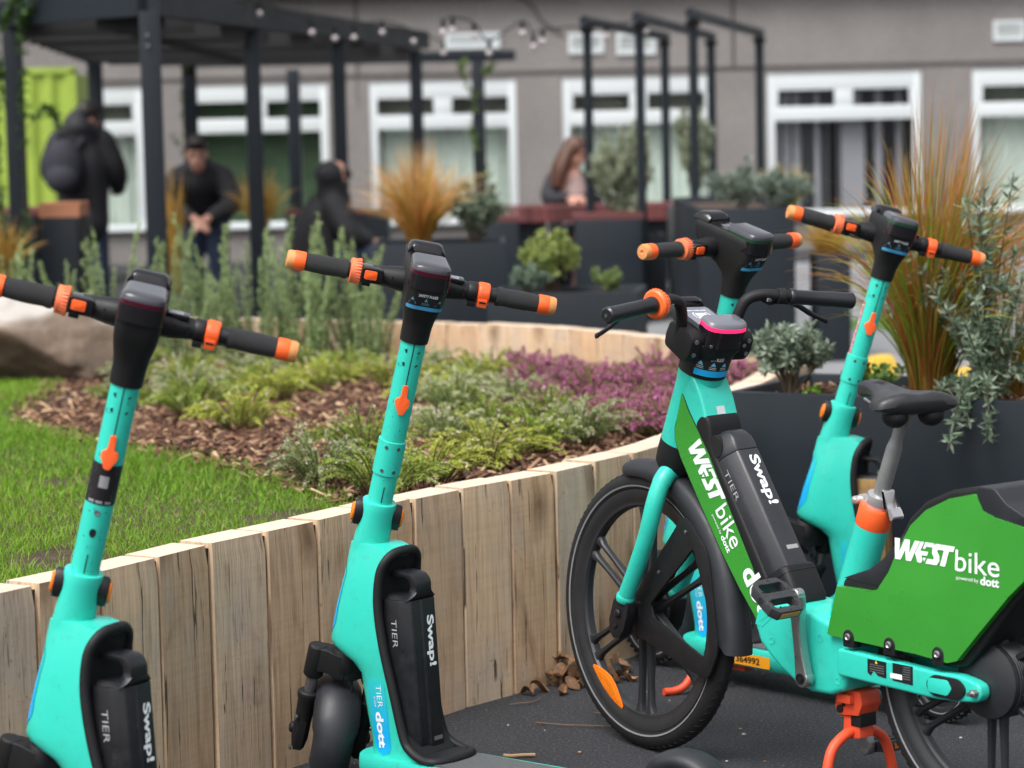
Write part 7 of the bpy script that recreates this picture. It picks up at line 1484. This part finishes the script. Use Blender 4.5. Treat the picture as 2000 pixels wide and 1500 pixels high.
# hunched on a bench, mostly behind a post
hs_, P, M3 = head((-.02, -.02, 1.08), R(20), R(35))
skin = hs_ + [('t', [(-.03, .06, .92), (-.02, .02, 1.02)], [.06, .055]), ('t', [(-.10, .10, .5), (-.08, .10, .75), (-.02, .06, .90)], [.15, .15, .13]), ('t', [(-.04, .0, .5), (.30, -.12, .52), (.33, -.14, .08)], [.085, .065, .045]), ('t', [(-.04, .18, .5), (.30, .12, .52), (.33, .10, .08)], [.085, .065, .045]), ('t', [(.0, -.12, .88), (.12, -.20, .68), (.26, -.10, .60)], [.05, .045, .034]), ('t', [(.0, .26, .88), (.12, .30, .68), (.26, .08, .60)], [.05, .045, .034])] + hand((.27, -.09, .60), (1, .2, -.1), (0, 0, 1)) + hand((.27, .06, .60), (1, -.2, -.1), (0, 0, 1), -1)
p3 = person((-1.26, 19.7, 0), 'hunched person in black sitting behind the third pergola post', skin, [
    ('jacket', [('t', [(-.12, .08, .46), (-.12, .08, .66), (-.06, .07, .84), (-.02, .05, .92)], [.23, .225, .19, .13]), ('t', [(-.02, -.10, .88), (.10, -.19, .68), (.22, -.11, .61)], [.095, .085, .062]), ('t', [(-.02, .24, .88), (.10, .29, .68), (.22, .09, .61)], [.095, .085, .062]), ('t', [(-.04, .03, .92), (-.04, .0, 1.06)], [.12, .115]), ('b', (-.05, -.02, 1.11), (.115, .115, .11))], JKT, .018),
    ('trousers', [('t', [(-.08, .0, .48), (.28, -.12, .51), (.32, -.13, .10)], [.115, .09, .07]), ('t', [(-.08, .18, .48), (.28, .12, .51), (.32, .10, .10)], [.115, .09, .07])], JEAN, .02),
    ('shoe', [('t', [(.30, -.14, .04), (.46, -.16, .035)], [.045, .04]), ('t', [(.30, .10, .04), (.46, .08, .035)], [.045, .04])], SHOE, .015), ('hair', [('b', P(.03, 0, .08), (.075, .07, .05), M3)], HAIRD, .012)])
bench(-1.62, -1.20, 19.55, 20.0, .44, 'low dark box bench carrying the hunched person')
# seated woman, head bowed to the right
hs_, P, M3 = head((.03, -.03, 1.19), R(-28), R(22), .97)
skin = hs_ + [('t', [(-.02, .02, 1.0), (.0, .0, 1.12)], [.055, .05]), ('t', [(-.04, .06, .48), (-.04, .05, .75), (-.02, .03, .98)], [.13, .13, .11]), ('t', [(-.06, .04, .48), (-.02, -.36, .50), (-.02, -.38, .08)], [.08, .06, .045]), ('t', [(.12, .05, .48), (.16, -.34, .50), (.16, -.36, .08)], [.08, .06, .045]), ('t', [(-.18, .04, .96), (-.20, -.08, .80), (-.02, -.24, .80)], [.045, .04, .032]), ('t', [(.15, .04, .96), (.19, -.08, .80), (.06, -.24, .80)], [.045, .04, .032])] + hand((.0, -.25, .80), (.8, -.6, -.1), (0, 0, 1)) + hand((.05, -.26, .80), (-.6, -.8, -.1), (0, 0, 1), -1)
p4 = person((.56, 22.85, 0), 'seated woman with long brown hair and a dark jacket at the red table', skin, [
    ('jacket', [('t', [(-.05, .08, .46), (-.05, .08, .75), (-.04, .06, .96)], [.17, .175, .14], .85), ('t', [(-.16, .05, .96), (-.21, -.06, .81), (-.06, -.20, .81)], [.08, .07, .055]), ('t', [(.13, .05, .96), (.20, -.06, .81), (.10, -.20, .81)], [.08, .07, .055])], mat('dark grey jacket', (.018, .018, .024), .8), .018),
    ('top', [('t', [(.02, -.02, .55), (.02, -.04, .78), (.02, -.02, .94)], [.125, .125, .085], .9)], mat('dusty pink top', (.27, .19, .18), .85), .018),
    ('trousers', [('t', [(-.06, .05, .46), (-.02, -.34, .49), (-.02, -.36, .08)], [.11, .085, .065]), ('t', [(.12, .05, .46), (.16, -.32, .49), (.16, -.34, .08)], [.11, .085, .065])], JEAN, .02),
    ('hair', [('b', P(-.028, 0, .045), (.108, .094, .100), M3), ('t', [P(-.06, .03, .03), (-.10, .0, 1.06), (-.16, -.04, .93)], [.085, .085, .045]), ('t', [P(-.05, -.05, .02), (-.10, -.10, 1.06), (-.13, -.12, .92)], [.06, .06, .035])], HAIRB, .012)]); face(p4, P, M3)
bench(.30, .86, 22.75, 23.2, .44, 'low dark box bench under the seated woman')
# ---------------------------------------------------------------- paired pieces become parts of their own
SPLIT = {'post', 'pedestal', 'dropout', 'bolt_boss', 'saddle_bumper', 'bolt', 'screw', 'stanchion', 'bar_clamp', 'eye', 'eyebrow', 'shoe', 'clamp', 'corner_frame', 'slot', 'reflector', 'tail_light', 'mudguard_stay'}
_S = {}
def islands(me):
    if me.name in _S: return _S[me.name]
    bm = bmesh.new(); bm.from_mesh(me); bm.verts.ensure_lookup_table(); seen = set(); comps = []
    for v in bm.verts:
        if v.index in seen: continue
        st = [v]; seen.add(v.index); c = []
        while st:
            q = st.pop(); c.append(q.index)
            for e in q.link_edges:
                o = e.other_vert(q)
                if o.index not in seen: seen.add(o.index); st.append(o)
        P = np.array([bm.verts[i].co[:] for i in c]); comps.append([set(c), P.min(0) - .002, P.max(0) + .002])
    merged = True
    while merged:
        merged = False
        for i in range(len(comps)):
            for j in range(i + 1, len(comps)):
                if (comps[i][1] <= comps[j][2]).all() and (comps[j][1] <= comps[i][2]).all():
                    comps[i] = [comps[i][0] | comps[j][0], np.minimum(comps[i][1], comps[j][1]), np.maximum(comps[i][2], comps[j][2])]; del comps[j]; merged = True; break
            if merged: break
    out = []
    if 1 < len(comps) < 13:
        for c, a, b in comps:
            b2 = bm.copy(); b2.verts.ensure_lookup_table(); bmesh.ops.delete(b2, geom=[v for v in b2.verts if v.index not in c], context='VERTS')
            m2 = bpy.data.meshes.new(me.name); b2.to_mesh(m2); b2.free()
            for mt in me.materials: m2.materials.append(mt)
            out.append(m2)
    bm.free(); _S[me.name] = out; return out
for o in list(sc.objects):
    if o.type == 'MESH' and o.parent is not None and o.name.split('.')[0] in SPLIT:
        ms = islands(o.data)
        if ms:
            nm = o.name.split('.')[0]; o.data = ms[0]
            for m2 in ms[1:]: q = link(nm, m2, o.parent); q.matrix_local = o.matrix_local.copy()
